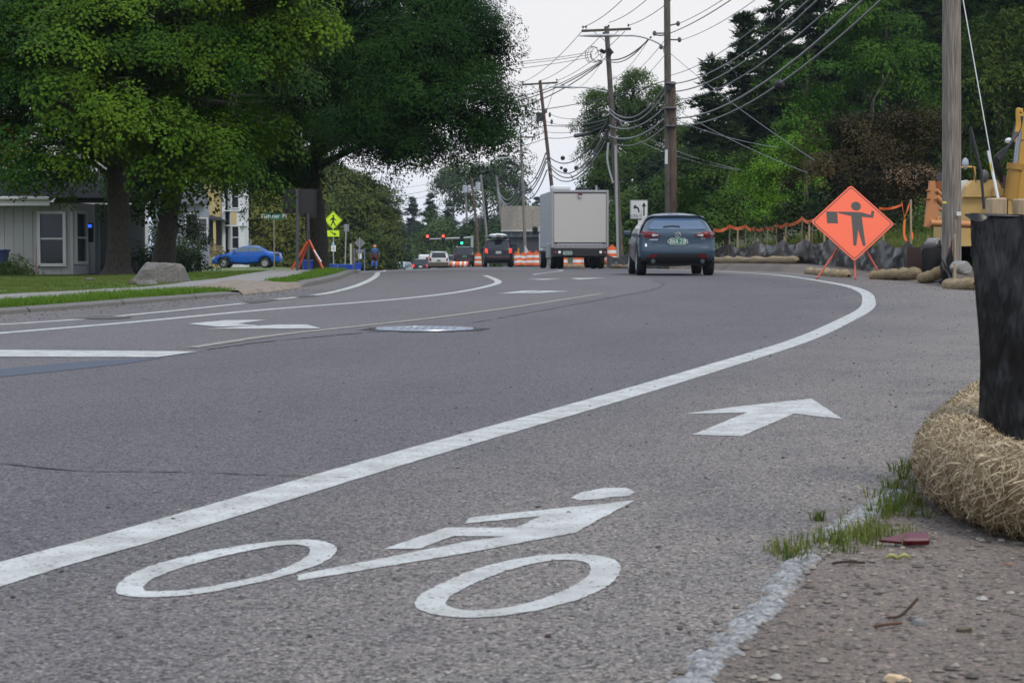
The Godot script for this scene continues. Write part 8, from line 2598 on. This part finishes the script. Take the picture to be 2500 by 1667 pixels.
func barrels() -> void:
	for q in [
		[1406.0, 103.0, 0.0, "traffic barrel standing right of the box truck's rear corner", 0.0, 0.0],
		[1393.0, 104.5, 0.0, "traffic barrel leaning against the one right of the box truck", 0.22, -.28],
		[1216.5, 128.0, 0.0, "traffic barrel just left of the pair touching the truck's left side", 0.0, 0.0],
		[1232.0, 127.0, 0.0, "traffic barrel partly hidden by the box truck's left wheels", 0.0, 0.0],
		[1191.0, 131.0, 0.0, "tilted traffic barrel right of the black SUV with the board", -.05, .14],
		[1200.0, 136.0, 0.0, "traffic barrel behind the tilted one near the black SUV", 0.0, -.1],
		[1098.0, 142.0, 0.0, "traffic barrel between the dark SUV and the one with the board", 0.0, 0.0],
		[1327.0, 105.0, -.05, "traffic barrel seen under the box truck, left of the two there", 0.0, 0.0],
		[1349.0, 103.0, -.05, "traffic barrel seen under the box truck, right of the two there", 0.0, 0.0],
		[1377.0, 104.0, -.05, "traffic barrel glimpsed between the truck's right rear wheels", 0.0, 0.0],
		[1293.0, 107.0, -.05, "traffic barrel glimpsed beside the truck's left rear wheel", 0.0, 0.0],
		[1062.0, 150.0, .15, "traffic barrel lying on its side below the dark SUV, left one", 0.0, 1.45],
		[1078.0, 149.0, .15, "traffic barrel lying on its side below the dark SUV, right one", 0.2, 1.5]]:
		var d: float = q[1]
		var x: float = (q[0] - 1176.0) / 4250.0 * d
		var y := road_y(x, d) if x < tab(KR, d) else land_y(x, d)
		barrel(Vector3(x, y + .01 + maxf(0, q[2]), -d), q[3], Vector3(q[4], 0, q[5]), 1.0)
func far_building() -> void:
	var d := 172.0
	var g := Vector3(0.971, -1.2, -d)
	var t := thing("flat_roofed_building", "low building with a pale blank parapet above a dark grey wall, behind the poles", "building", g)
	var o := g
	var x0 := -0.971
	var x1 := 6.232
	var yt := 5.397
	var ym := 3.14
	var yb := 2.535
	var bx := func(a: float, b: float, y0: float, y1: float, z: float, dep: float, m: Material, nm: String) -> Node3D:
		var mb := MB.new()
		mb.box(T(Vector3((a + b) / 2, (y0 + y1) / 2, -d + z - dep / 2) - o, Vector3(0, .0, 0)), Vector3(b - a, y1 - y0, dep))
		return part(nm, mb, m, t)
	var stucco := textured(mt("parapet_stucco", 1, 1, 1, .9), noise_tex(.03, lin(.27, .245, .205), lin(.40, .37, .32), 81), Vector3(.25, .25, .25))
	var n := 5
	for k in n:
		bx.call(lerpf(x0, x1, float(k) / n) + .01, lerpf(x0, x1, float(k + 1) / n) - .01, ym + .02, yt, .30, .5, stucco, "parapet_panel")
	bx.call(x0 - .05, x1 + .05, ym - .10, ym + .02, .36, .6, mt("trim_pale", .50, .50, .48, .7), "cornice")
	bx.call(x0 + .05, x1, -1.2, yt - .3, -.25, 8.0, mt("grey_wall_dark", .065, .068, .08, .85), "wall")
	bx.call(x0 + .1, x1, yb, ym - .1, -.1, .2, mt("band_pale", .30, .33, .36, .6), "fascia")
	for k in 8:
		bx.call(lerpf(x0, x1, (k + .12) / 8.0), lerpf(x0, x1, (k + .88) / 8.0), yb + .06, ym - .16, -.06, .1, mt("band_window", .17, .20, .22, .2), "window")
	var s := thing("dark_container", "dark blue container box behind the leaning barrel", "container", Vector3(0.106, land_y(0.106, 150), -150.0))
	var mb := MB.new()
	mb.box(T(Vector3(0, .95, -1)), Vector3(.6, 1.7, 2), .03)
	part("box", mb, mt("container_navy", .015, .022, .035, .6), s)
	mb = MB.new()
	mb.box(T(Vector3(.42, .8, .0)), Vector3(.1, 1.3, .1), .02)
	part("yellow_edge", mb, mt("guard_yellow", .62, .42, .05, .5), s)
	s = thing("pale_sheet", "tall white leaning sheet behind the barrels", "sheet", Vector3(1.219, road_y(1.219, 140), -140.0))
	mb = MB.new()
	mb.prism(PackedVector2Array([Vector2(-.28, 0), Vector2(.45, 0), Vector2(.2, .9), Vector2(-.26, 1.65)]), .05, T(Vector3.ZERO))
	part("sheet", mb, mt("conduit_white", .6, .6, .6, .6), s)
	d = 82.0
	s = thing("lane_use_sign", "white lane-use sign with a turn arrow reading ONLY and a straight arrow", "road sign", on_land(5.615, d))
	var gy := s.position.y
	var c := 2.774 - gy
	mb = MB.new()
	sign_post(mb, .04, 0, c + .3, .06)
	part("post", mb, mt("galvanised", .42, .43, .44, .45, .6), s)
	mb = MB.new()
	mb.prism(plate(.78, .84, .04), .006, T(Vector3(0, c, .05)))
	var pn := part("sign_panel", mb, mt("sign_white", .82, .82, .8, .4), s)
	var blk := mt("sign_black", .012, .012, .013, .5)
	var ob := plate(.76, .82, .035)
	var ib := plate(.73, .79, .03)
	mb = MB.new()
	for k in ob.size():
		var j := (k + 1) % ob.size()
		var q := Vector3(0, c, .0595)
		mb.quad(Vector3(ob[k].x, ob[k].y, 0) + q, Vector3(ob[j].x, ob[j].y, 0) + q, Vector3(ib[j].x, ib[j].y, 0) + q, Vector3(ib[k].x, ib[k].y, 0) + q, Vector3(0, 0, 1))
	part("border", mb, blk, pn)
	var ar := T(Vector3(0, c, .0565))
	mb = MB.new()
	mb.prism(PackedVector2Array([Vector2(.19, -.28), Vector2(.25, -.28), Vector2(.25, .13), Vector2(.32, .13), Vector2(.22, .33), Vector2(.12, .13), Vector2(.19, .13)]), .003, ar)
	part("straight_arrow", mb, blk, pn)
	mb = MB.new()
	mb.prism(PackedVector2Array([Vector2(.03, -.14), Vector2(-.03, -.14), Vector2(-.035, -.06), Vector2(-.07, .02), Vector2(-.12, .07), Vector2(-.19, .01), Vector2(-.27, .11), Vector2(-.21, .10), Vector2(-.24, .15), Vector2(-.13, .22), Vector2(-.15, .15), Vector2(-.08, .13), Vector2(-.01, .07), Vector2(.02, -.02)]), .003, ar)
	part("turn_arrow", mb, blk, pn)
	mb = MB.new()
	mb.box(T(Vector3(.105, c - .2, .058)), Vector3(.012, .36, .004))
	part("divider", mb, blk, pn)
	letters("ONLY", .13, blk, pn, T(Vector3(-.13, c - .29, .0585)))
	mb = MB.new()
	mb.prism(plate(.32, .46, .02), .006, T(Vector3(.12, c - .70, .05)))
	pn = part("parking_plate", mb, mt("sign_white", .82, .82, .8, .4), s)
	letters("NO", .09, mt("print_red", .5, .03, .03, .5), pn, T(Vector3(.12, c - .57, .0585)))
	letters("PARKING", .055, mt("print_red", .5, .03, .03, .5), pn, T(Vector3(.12, c - .70, .0585)))
func figure(bones: Array, cell: float, soft: float) -> MB:
	var lo := Vector3.ONE * 1e9
	var hi := -lo
	for b in bones:
		for e in [0, 1]:
			lo = lo.min(b[e] - Vector3.ONE * (maxf(b[2], b[3]) + soft + cell * 2))
			hi = hi.max(b[e] + Vector3.ONE * (maxf(b[2], b[3]) + soft + cell * 2))
	var n := Vector3i(((hi - lo) / cell).ceil())
	var f := PackedFloat32Array()
	f.resize(n.x * n.y * n.z)
	f.fill(1.0)
	var own := PackedByteArray()
	own.resize(f.size())
	for bi in bones.size():
		var b: Array = bones[bi]
		var a: Vector3 = b[0]
		var ab: Vector3 = b[1] - b[0]
		var l2 := maxf(ab.length_squared(), 1e-9)
		var m := maxf(b[2], b[3]) + soft + cell * 2
		var i0 := Vector3i(((a.min(b[1]) - Vector3.ONE * m - lo) / cell).floor()).clamp(Vector3i.ZERO, n - Vector3i.ONE)
		var i1 := Vector3i(((a.max(b[1]) + Vector3.ONE * m - lo) / cell).ceil()).clamp(Vector3i.ZERO, n - Vector3i.ONE)
		for z in range(i0.z, i1.z + 1):
			for y in range(i0.y, i1.y + 1):
				for x in range(i0.x, i1.x + 1):
					var p := lo + Vector3(x, y, z) * cell
					var t := clampf((p - a).dot(ab) / l2, 0, 1)
					var d := p.distance_to(a + ab * t) - lerpf(b[2], b[3], t)
					var k := (z * n.y + y) * n.x + x
					var e := f[k]
					if d < e: own[k] = bi
					var h := maxf(soft - absf(d - e), 0.0) / soft
					f[k] = minf(d, e) - h * h * soft * .25
	var mb := MB.new()
	var id := PackedInt32Array()
	id.resize(f.size())
	id.fill(-1)
	var st := [0, 1, n.x, n.x + 1, n.x * n.y, n.x * n.y + 1, n.x * n.y + n.x, n.x * n.y + n.x + 1]
	var off := [Vector3(0, 0, 0), Vector3(1, 0, 0), Vector3(0, 1, 0), Vector3(1, 1, 0), Vector3(0, 0, 1), Vector3(1, 0, 1), Vector3(0, 1, 1), Vector3(1, 1, 1)]
	var ed := [[0, 1], [2, 3], [4, 5], [6, 7], [0, 2], [1, 3], [4, 6], [5, 7], [0, 4], [1, 5], [2, 6], [3, 7]]
	for z in n.z - 1:
		for y in n.y - 1:
			for x in n.x - 1:
				var k := (z * n.y + y) * n.x + x
				var s := 0
				for q in st:
					if f[k + q] < 0: s += 1
				if s == 0 or s == 8: continue
				var p := Vector3.ZERO
				var c := 0
				for e in ed:
					var u := f[k + st[e[0]]]
					var w := f[k + st[e[1]]]
					if (u < 0) != (w < 0):
						p += (off[e[0]] as Vector3).lerp(off[e[1]], u / (u - w))
						c += 1
				var g := Vector3(f[k + st[1]] + f[k + st[3]] + f[k + st[5]] + f[k + st[7]] - f[k] - f[k + st[2]] - f[k + st[4]] - f[k + st[6]], f[k + st[2]] + f[k + st[3]] + f[k + st[6]] + f[k + st[7]] - f[k] - f[k + st[1]] - f[k + st[4]] - f[k + st[5]], f[k + st[4]] + f[k + st[5]] + f[k + st[6]] + f[k + st[7]] - f[k] - f[k + st[1]] - f[k + st[2]] - f[k + st[3]])
				id[k] = mb.v.size()
				mb.v.append(lo + (Vector3(x, y, z) + p / c) * cell)
				mb.n.append(g.normalized())
				mb.c.append(bones[own[k]][4])
				mb.uv.append(Vector2.ZERO)
	var stp := [1, n.x, n.x * n.y]
	for z in range(1, n.z - 1):
		for y in range(1, n.y - 1):
			for x in range(1, n.x - 1):
				var k := (z * n.y + y) * n.x + x
				for ax in 3:
					var a0 := f[k] < 0
					var b0: bool = f[k + stp[ax]] < 0
					if a0 == b0: continue
					var u: int = stp[(ax + 1) % 3]
					var w: int = stp[(ax + 2) % 3]
					var q := [id[k], id[k - u], id[k - u - w], id[k - w]]
					if q.min() < 0: continue
					for tr in ([[0, 1, 2], [0, 2, 3]]):
						var i0: int = q[tr[0]]
						var i1: int = q[tr[1]]
						var i2: int = q[tr[2]]
						var nn := (mb.v[i2] - mb.v[i0]).cross(mb.v[i1] - mb.v[i0])
						if nn.dot(mb.n[i0] + mb.n[i1] + mb.n[i2]) < 0:
							var sw := i1
							i1 = i2
							i2 = sw
						mb.ix.append(i0); mb.ix.append(i1); mb.ix.append(i2)
	return mb
func hand(bones: Array, wrist: Vector3, dir: Vector3, side: Vector3, col: Color, curl: Vector3) -> void:
	bones.append([wrist, wrist + dir * .08, .03, .036, col])
	for k in 4:
		var a := wrist + dir * .085 + side * (k - 1.5) * .02
		var l: float = [.07, .08, .075, .06][k]
		bones.append([a, a + (dir + curl * .5).normalized() * l * .5, .010, .009, col])
		bones.append([a + (dir + curl * .5).normalized() * l * .5, a + (dir + curl * .5).normalized() * l * .5 + (dir * .3 + curl).normalized() * l * .5, .009, .008, col])
	bones.append([wrist + dir * .02 - side * .03, wrist + dir * .05 - side * .065, .011, .009, col])
func build_people() -> void:
	var skin := Color(.42, .25, .17)
	var cloth := vc("cloth", .85)
	var d := 131.0
	var x := -9.74
	var y := road_y(x, d)
	var t := thing("person", "person in a blue shirt, dark red shorts and coral helmet riding away on a bicycle", "person", Vector3(x, y, -d), .03)
	var blue := Color(.03, .10, .26)
	var navy := Color(.022, .035, .10)
	var red := Color(.10, .014, .02)
	var shoe := Color(.5, .48, .46)
	var b := []
	b.append([Vector3(0, .98, -.02), Vector3(0, 1.10, -.06), .135, .145, red])
	b.append([Vector3(0, 1.12, -.08), Vector3(0, 1.42, -.30), .15, .17, blue])
	b.append([Vector3(-.10, 1.22, -.12), Vector3(.10, 1.22, -.12), .08, .08, navy])
	b.append([Vector3(-.17, 1.46, -.34), Vector3(.17, 1.46, -.34), .085, .085, blue])
	b.append([Vector3(0, 1.48, -.34), Vector3(0, 1.58, -.38), .055, .052, skin])
	b.append([Vector3(0, 1.66, -.40), Vector3(0, 1.70, -.41), .095, .098, skin])
	for s in [-1, 1]:
		b.append([Vector3(s * .21, 1.44, -.34), Vector3(s * .27, 1.27, -.42), .062, .052, blue])
		b.append([Vector3(s * .27, 1.27, -.42), Vector3(s * .29, 1.17, -.46), .046, .042, skin])
		b.append([Vector3(s * .29, 1.17, -.46), Vector3(s * .27, 1.02, -.64), .041, .031, skin])
		hand(b, Vector3(s * .27, 1.02, -.64), Vector3(0, -.25, -.97).normalized(), Vector3(s, 0, 0), skin, Vector3(0, -1, 0))
		var kn := Vector3(s * .13, .76 if s < 0 else .60, -.42 if s < 0 else -.32)
		var ft := Vector3(s * .12, .38 if s < 0 else .22, -.18)
		b.append([Vector3(s * .09, .96, -.04), Vector3(s * .09, .96, -.04).lerp(kn, .62), .10, .078, red])
		b.append([Vector3(s * .09, .96, -.04).lerp(kn, .62), kn, .07, .056, skin])
		b.append([kn, ft, .054, .036, skin])
		b.append([ft + Vector3(0, -.05, .05), ft + Vector3(0, -.07, -.17), .042, .036, shoe])
	var body := part("body", figure(b, .018, .045), cloth, t)
	var mb := MB.new()
	var rows := []
	for j in 7:
		var ph := PI * .5 * j / 6.0
		var row := PackedVector3Array()
		for k in 16:
			var an := TAU * k / 16
			row.append(Vector3(sin(ph + .02) * cos(an) * .125, 1.69 + cos(ph) * .125, -.41 + sin(ph + .02) * sin(an) * .155))
		rows.append(row)
	mb.grid(rows, Vector3.ZERO, true)
	mb.tube(smooth3([Vector3(-.1, 1.68, -.41), Vector3(0, 1.57, -.46), Vector3(.1, 1.68, -.41)], 4), .01, 5)
	part("helmet", mb, mt("helmet_coral", .75, .19, .11, .4), t)
	mb = MB.new()
	mb.box(T(Vector3(0, 1.33, -.06), Vector3(-.62, 0, 0)), Vector3(.26, .36, .13), .05)
	part("backpack", mb, mt("pack_navy", .02, .03, .075, .7), t)
	var bike := thing("bicycle", "bicycle with blue rear bags carrying the helmeted rider", "bicycle", Vector3(x, y, -d), .03)
	var frame := mt("bike_frame", .16, .015, .015, .35)
	var tyre := mt("tyre", .018, .018, .019, .85)
	for z in [.08, -.97]:
		var ring3 := []
		for k in 33: ring3.append(Vector3(0, .34 + sin(TAU * k / 32) * .325, z + cos(TAU * k / 32) * .325))
		mb = MB.new()
		mb.tube(ring3, .022, 7, false)
		var wl := part("wheel", mb, tyre, bike)
		mb = MB.new()
		for k in 14:
			var an := TAU * k / 14
			mb.tube([Vector3(.02 * (1 if k % 2 else -1), .34, z), Vector3(0, .34 + sin(an) * .31, z + cos(an) * .31)], .003, 3, false)
		var sp := part("spokes", mb, mt("rim_silver", .42, .42, .43, .35, .7), wl)
		sp.set_meta("kind", "stuff")
	mb = MB.new()
	for q in [[Vector3(0, .30, -.36), Vector3(0, .86, -.18)], [Vector3(0, .30, -.36), Vector3(0, .82, -.78)], [Vector3(0, .80, -.2), Vector3(0, .88, -.76)], [Vector3(.04, .34, .08), Vector3(.03, .30, -.36)], [Vector3(-.04, .34, .08), Vector3(-.03, .30, -.36)], [Vector3(.04, .34, .08), Vector3(0, .8, -.2)], [Vector3(-.04, .34, .08), Vector3(0, .8, -.2)], [Vector3(.05, .34, -.97), Vector3(0, .9, -.76)], [Vector3(-.05, .34, -.97), Vector3(0, .9, -.76)]]:
		mb.tube(q, .018, 7)
	part("frame", mb, frame, bike)
	mb = MB.new()
	mb.tube(smooth3([Vector3(-.30, 1.0, -.66), Vector3(-.12, 1.03, -.76), Vector3(0, 1.0, -.78), Vector3(.12, 1.03, -.76), Vector3(.30, 1.0, -.66)], 4), .014, 6)
	mb.tube([Vector3(0, .88, -.77), Vector3(0, 1.0, -.78)], .016, 6)
	part("handlebar", mb, tyre, bike)
	mb = MB.new()
	mb.box(T(Vector3(0, .90, -.12)), Vector3(.15, .06, .26), .025)
	part("saddle", mb, tyre, bike)
	mb = MB.new()
	mb.tube([Vector3(-.13, .38, -.28), Vector3(-.05, .36, -.30), Vector3(-.05, .30, -.36), Vector3(.05, .30, -.36), Vector3(.05, .20, -.36), Vector3(.13, .18, -.30)], .012, 5)
	part("crank", mb, mt("steel_dark", .12, .12, .125, .6, .4), bike)
	for s in [-1, 1]:
		mb = MB.new()
		mb.box(T(Vector3(s * .15, .48, .12)), Vector3(.17, .36, .30), .04)
		part("pannier", mb, mt("pannier_blue", .02, .12, .45, .6), bike)
	d = 190.0
	x = -17.435
	y = land_y(x, d)
	t = thing("person", "fair-haired person in coral top and dark trousers standing on the far verge", "person", Vector3(x, y, -d), .4)
	var top := Color(.50, .17, .10)
	var gr := Color(.045, .055, .04)
	b = [[Vector3(0, .95, 0), Vector3(0, 1.02, 0), .145, .14, gr], [Vector3(0, 1.05, 0), Vector3(0, 1.30, 0), .12, .125, top], [Vector3(-.13, 1.36, 0), Vector3(.13, 1.36, 0), .06, .06, skin], [Vector3(0, 1.38, 0), Vector3(0, 1.47, .01), .048, .045, skin], [Vector3(0, 1.54, .01), Vector3(0, 1.59, .015), .085, .088, skin], [Vector3(0, 1.545, .10), Vector3(0, 1.53, .11), .012, .014, skin]]
	for s in [-1, 1]:
		b.append([Vector3(s * .17, 1.36, 0), Vector3(s * .22, 1.08, .0), .048, .038, skin])
		b.append([Vector3(s * .22, 1.08, 0), Vector3(s * .23, .84, .06), .036, .026, skin])
		hand(b, Vector3(s * .23, .84, .06), Vector3(0, -1, .15).normalized(), Vector3(0, 0, s), skin, Vector3(-s * .4, -.6, .3))
		b.append([Vector3(s * .08, .92, 0), Vector3(s * .09, .50, .02), .095, .062, gr])
		b.append([Vector3(s * .09, .50, .02), Vector3(s * .09, .09, -.01), .06, .042, gr])
		b.append([Vector3(s * .09, .05, -.03), Vector3(s * .10, .035, .13), .04, .032, Color(.3, .3, .3)])
	part("body", figure(b, .018, .04), cloth, t)
	mb = MB.new()
	mb.ball(Vector3(0, 1.60, -.02), Vector3(.105, .10, .11), 12)
	mb.ball(Vector3(0, 1.47, -.06), Vector3(.09, .14, .06), 12)
	part("hair", mb, mt("hair_fair", .36, .24, .12, .7), t)
func build_details() -> void:
	var peb := MB.new()
	var r := RandomNumberGenerator.new()
	r.seed = 4
	for f in 8:
		var an := TAU * f / 8
		var bn := TAU * (f + 1) / 8
		var ra := [1.0, .86, .95, .8, .98, .9, .78, .94]
		var a := Vector3(cos(an) * ra[f], .12, sin(an) * .85 * ra[f])
		var b := Vector3(cos(bn) * ra[(f + 1) % 8], .12, sin(bn) * .85 * ra[(f + 1) % 8])
		var c := a * .62 + Vector3(0, .55, 0)
		var e := b * .62 + Vector3(0, .55 - .06 * (f % 3), 0)
		peb.quad(a, b, e, c, a + b + Vector3(0, .6, 0))
		peb.tri(c, e, Vector3(.05, .72, -.05), Vector3.UP)
		peb.quad(a, b, b * .7 - Vector3(0, .3, 0), a * .7 - Vector3(0, .3, 0), a + b)
	var xf := []
	var cs := []
	for k in 9000: # on the bare earth, thinning out over the pavement
		var d := 2.4 + 6.5 * pow(rng.randf(), 1.6)
		var e := tab(KR, d)
		var x := e + 2.2 * pow(rng.randf(), 1.5) - .06
		var s := .002 + .012 * pow(rng.randf(), 5.5)
		xf.append(Transform3D(Basis(Vector3.UP, rng.randf() * TAU).scaled(Vector3(s, s * .7, s)), on_land(maxf(x, e + .01), d, s * .1)))
		var g := rng.randf()
		cs.append(Color(.08, .07, .06).lerp(Color(.29, .25, .21), g) if g < .96 else (Color(.36, .34, .31) if g < .99 else Color(.20, .115, .075)))
	for k in 2600:
		var d := 3.0 + 32.0 * pow(rng.randf(), 1.5)
		var e := tab(KR, d)
		var x := e - 2.6 * pow(rng.randf(), 2.2)
		if rng.randf() < .12: x = e - 4.5 * rng.randf()
		var s := .002 + .006 * pow(rng.randf(), 4) + .00016 * d
		xf.append(Transform3D(Basis(Vector3.UP, rng.randf() * TAU).scaled(Vector3(s, s * .7, s)), on_road(Vector2(x, d), s * .15)))
		cs.append(Color(.055, .05, .045).lerp(Color(.30, .27, .24), pow(rng.randf(), 1.6)))
	for k in 900: # grit in the left gutter
		var d := 15.0 + 14.0 * rng.randf()
		var x := tab(KL, d) + .1 + .9 * pow(rng.randf(), 2)
		var s := .006 + .012 * pow(rng.randf(), 3)
		xf.append(Transform3D(Basis(Vector3.UP, rng.randf() * TAU).scaled(Vector3(s, s * .7, s)), on_road(Vector2(x, d), s * .1)))
		cs.append(Color(.05, .045, .04).lerp(Color(.2, .17, .14), rng.randf()))
	scatter("gravel", peb.mesh(), xf, cs, "loose grit and small stones on the earth and the dusty pavement", self, vc("gravel", .9))
	xf = []
	cs = []
	var spots := [Vector2(0.711, 4.151), Vector2(0.753, 4.193), Vector2(0.792, 4.243), Vector2(0.827, 4.294), Vector2(0.866, 4.387), Vector2(0.919, 4.548), Vector2(0.974, 4.737), Vector2(1.024, 4.9), Vector2(1.078, 5.074), Vector2(1.141, 5.31), Vector2(0.887, 4.34), Vector2(0.616, 4.073), Vector2(0.596, 4.033), Vector2(1.209, 5.568), Vector2(0.977, 4.622), Vector2(1.033, 4.777)]
	for k in 230:
		var c: Vector2 = spots[rng.randi() % spots.size()]
		var x := c.x + rng.randfn() * .028
		var d := c.y + rng.randfn() * .06
		var s := rng.randf_range(.25, .8)
		xf.append(Transform3D(Basis(Vector3.UP, rng.randf() * TAU).scaled(Vector3(s, s, s)), Vector3(x, maxf(road_y(x, d), land_y(x, d)) - .002, -d)))
		cs.append(Color(.06, .115, .02).lerp(Color(.20, .20, .055), rng.randf()))
	for c in [Vector2(1.657, 7.05), Vector2(1.587, 6.831), Vector2(1.528, 6.447)]:
		for k in 5:
			xf.append(Transform3D(Basis(Vector3.UP, rng.randf() * TAU).scaled(Vector3.ONE * .8), on_road(c + Vector2(rng.randfn(), rng.randfn()) * .02, 0)))
			cs.append(Color(.07, .14, .02))
	tufts("weed_grass", xf, cs, "green weeds growing between the gutter edge and the near straw wattle", .06, 9, .022)
	xf = []
	cs = []
	var wc := Vector2(0.756, 4.541)
	for k in 12:
		xf.append(Transform3D(Basis(Vector3.UP, rng.randf() * TAU).scaled(Vector3.ONE * rng.randf_range(.4, .8)), on_road(wc + Vector2(rng.randfn() * .008, rng.randfn() * .012), 0)))
		cs.append(Color(.06, .12, .02).lerp(Color(.2, .12, .05), rng.randf() * .4))
	tufts("weed_grass", xf, cs, "single small weed tuft in the pavement left of the larger weeds", .045, 8, .01)
	xf = []
	cs = []
	for k in 9000:
		var d := 38.0 + 45.0 * rng.randf()
		var x := tab(KR, d) + 1.7 + 9.0 * rng.randf()
		xf.append(spot(x, d, rng.randf_range(.9, 1.8)))
		cs.append(Color(.07, .115, .018).lerp(Color(.16, .17, .05), clampf(.5 + 1.4 * fn.get_noise_2d(x * 12, d * 12), 0, 1)) * rng.randf_range(.7, 1.2))
	tufts("slope_grass", xf, cs, "grass on the slope behind the orange tape and the silt fence", .13, 9, .12)
	var p := Vector2(0.892, 4.169)
	var mb := MB.new()
	mb.prism(PackedVector2Array([Vector2(-.062, -.012), Vector2(-.018, -.02), Vector2(.05, -.016), Vector2(.055, .016), Vector2(.01, .02), Vector2(-.02, .006)]), .006, Transform3D(Basis(Vector3.RIGHT, -1.15), Vector3(0, .014, 0)))
	mb.box(T(Vector3(.022, .010, .010), Vector3(.3, .05, 0)), Vector3(.062, .016, .012), .003)
	var o := solo("plastic_shard", mb, mt("shard_red", .085, .006, .012, .22), "dark red broken plastic shard on the earth before the near straw", "litter")
	o.position = on_land(p.x, p.y, .003)
	p = Vector2(0.831, 3.96)
	mb = MB.new()
	for s in [-1, 1]:
		mb.tube(smooth3([Vector3(0, .006, 0), Vector3(s * .014, .014, .004), Vector3(s * .028, .006, .002)], 3), [.003, .005, .005, .006, .005, .003, .002], 5)
	o = solo("leaf", mb, mt("leaf_yellow", .28, .27, .09, .6), "curled yellowish leaf below the red plastic shard", "leaf")
	o.position = on_land(p.x, p.y, .002)
	for q in [[Vector2(0.716, 3.906), .07, .0, .035, .02, .015, "dark twig lying right of the broken gutter edge"], [Vector2(0.713, 3.345), .055, 1.1, .05, .028, .018, "brown twig standing out of the earth in the middle of the bare patch"], [Vector2(0.67, 3.267), .05, .15, .085, .04, .025, "reddish brown twig lying in the middle of the bare earth"], [Vector2(0.406, 3.267), .0, .0, .08, .03, .02, ""]]:
		if q[6] == "": continue
		p = q[0]
		mb = MB.new()
		var l: float = q[1]
		mb.tube(smooth3([Vector3(-l / 2, .003, 0), Vector3(-l * .1, .008, .006), Vector3(l / 2, .004 + q[2] * .03, -.004)], 4), .0028, 6)
		o = solo("twig", mb, mt("twig_%d" % int(l * 1000), q[3], q[4], q[5], .9), q[6], "twig")
		o.position = on_land(p.x, p.y, .002)
	for q in [[Vector2(0.801, 3.241), Vector3(.016, .011, .014), .13, .10, .07, 31, "rounded brown pebble on the bare earth at the lower right"], [Vector2(0.732, 3.306), Vector3(.014, .009, .012), .17, .17, .17, 32, "grey pebble left of the rounded brown one"], [Vector2(0.603, 2.864), Vector3(.022, .01, .014), .55, .40, .25, 33, "tan flat pebble cut by the bottom edge"], [Vector2(0.062, 3.183), Vector3(.006, .005, .006), .05, .025, .02, 34, "tiny dark pebble below the front wheel of the bicycle symbol"]]:
		p = q[0]
		o = solo("pebble", rock(q[1], q[5]), mt("pebble_%d" % q[5], q[2], q[3], q[4], .85), q[6], "pebble")
		o.position = (on_land(p.x, p.y, .004) if p.x > tab(KR, p.y) else on_road(p, .002))
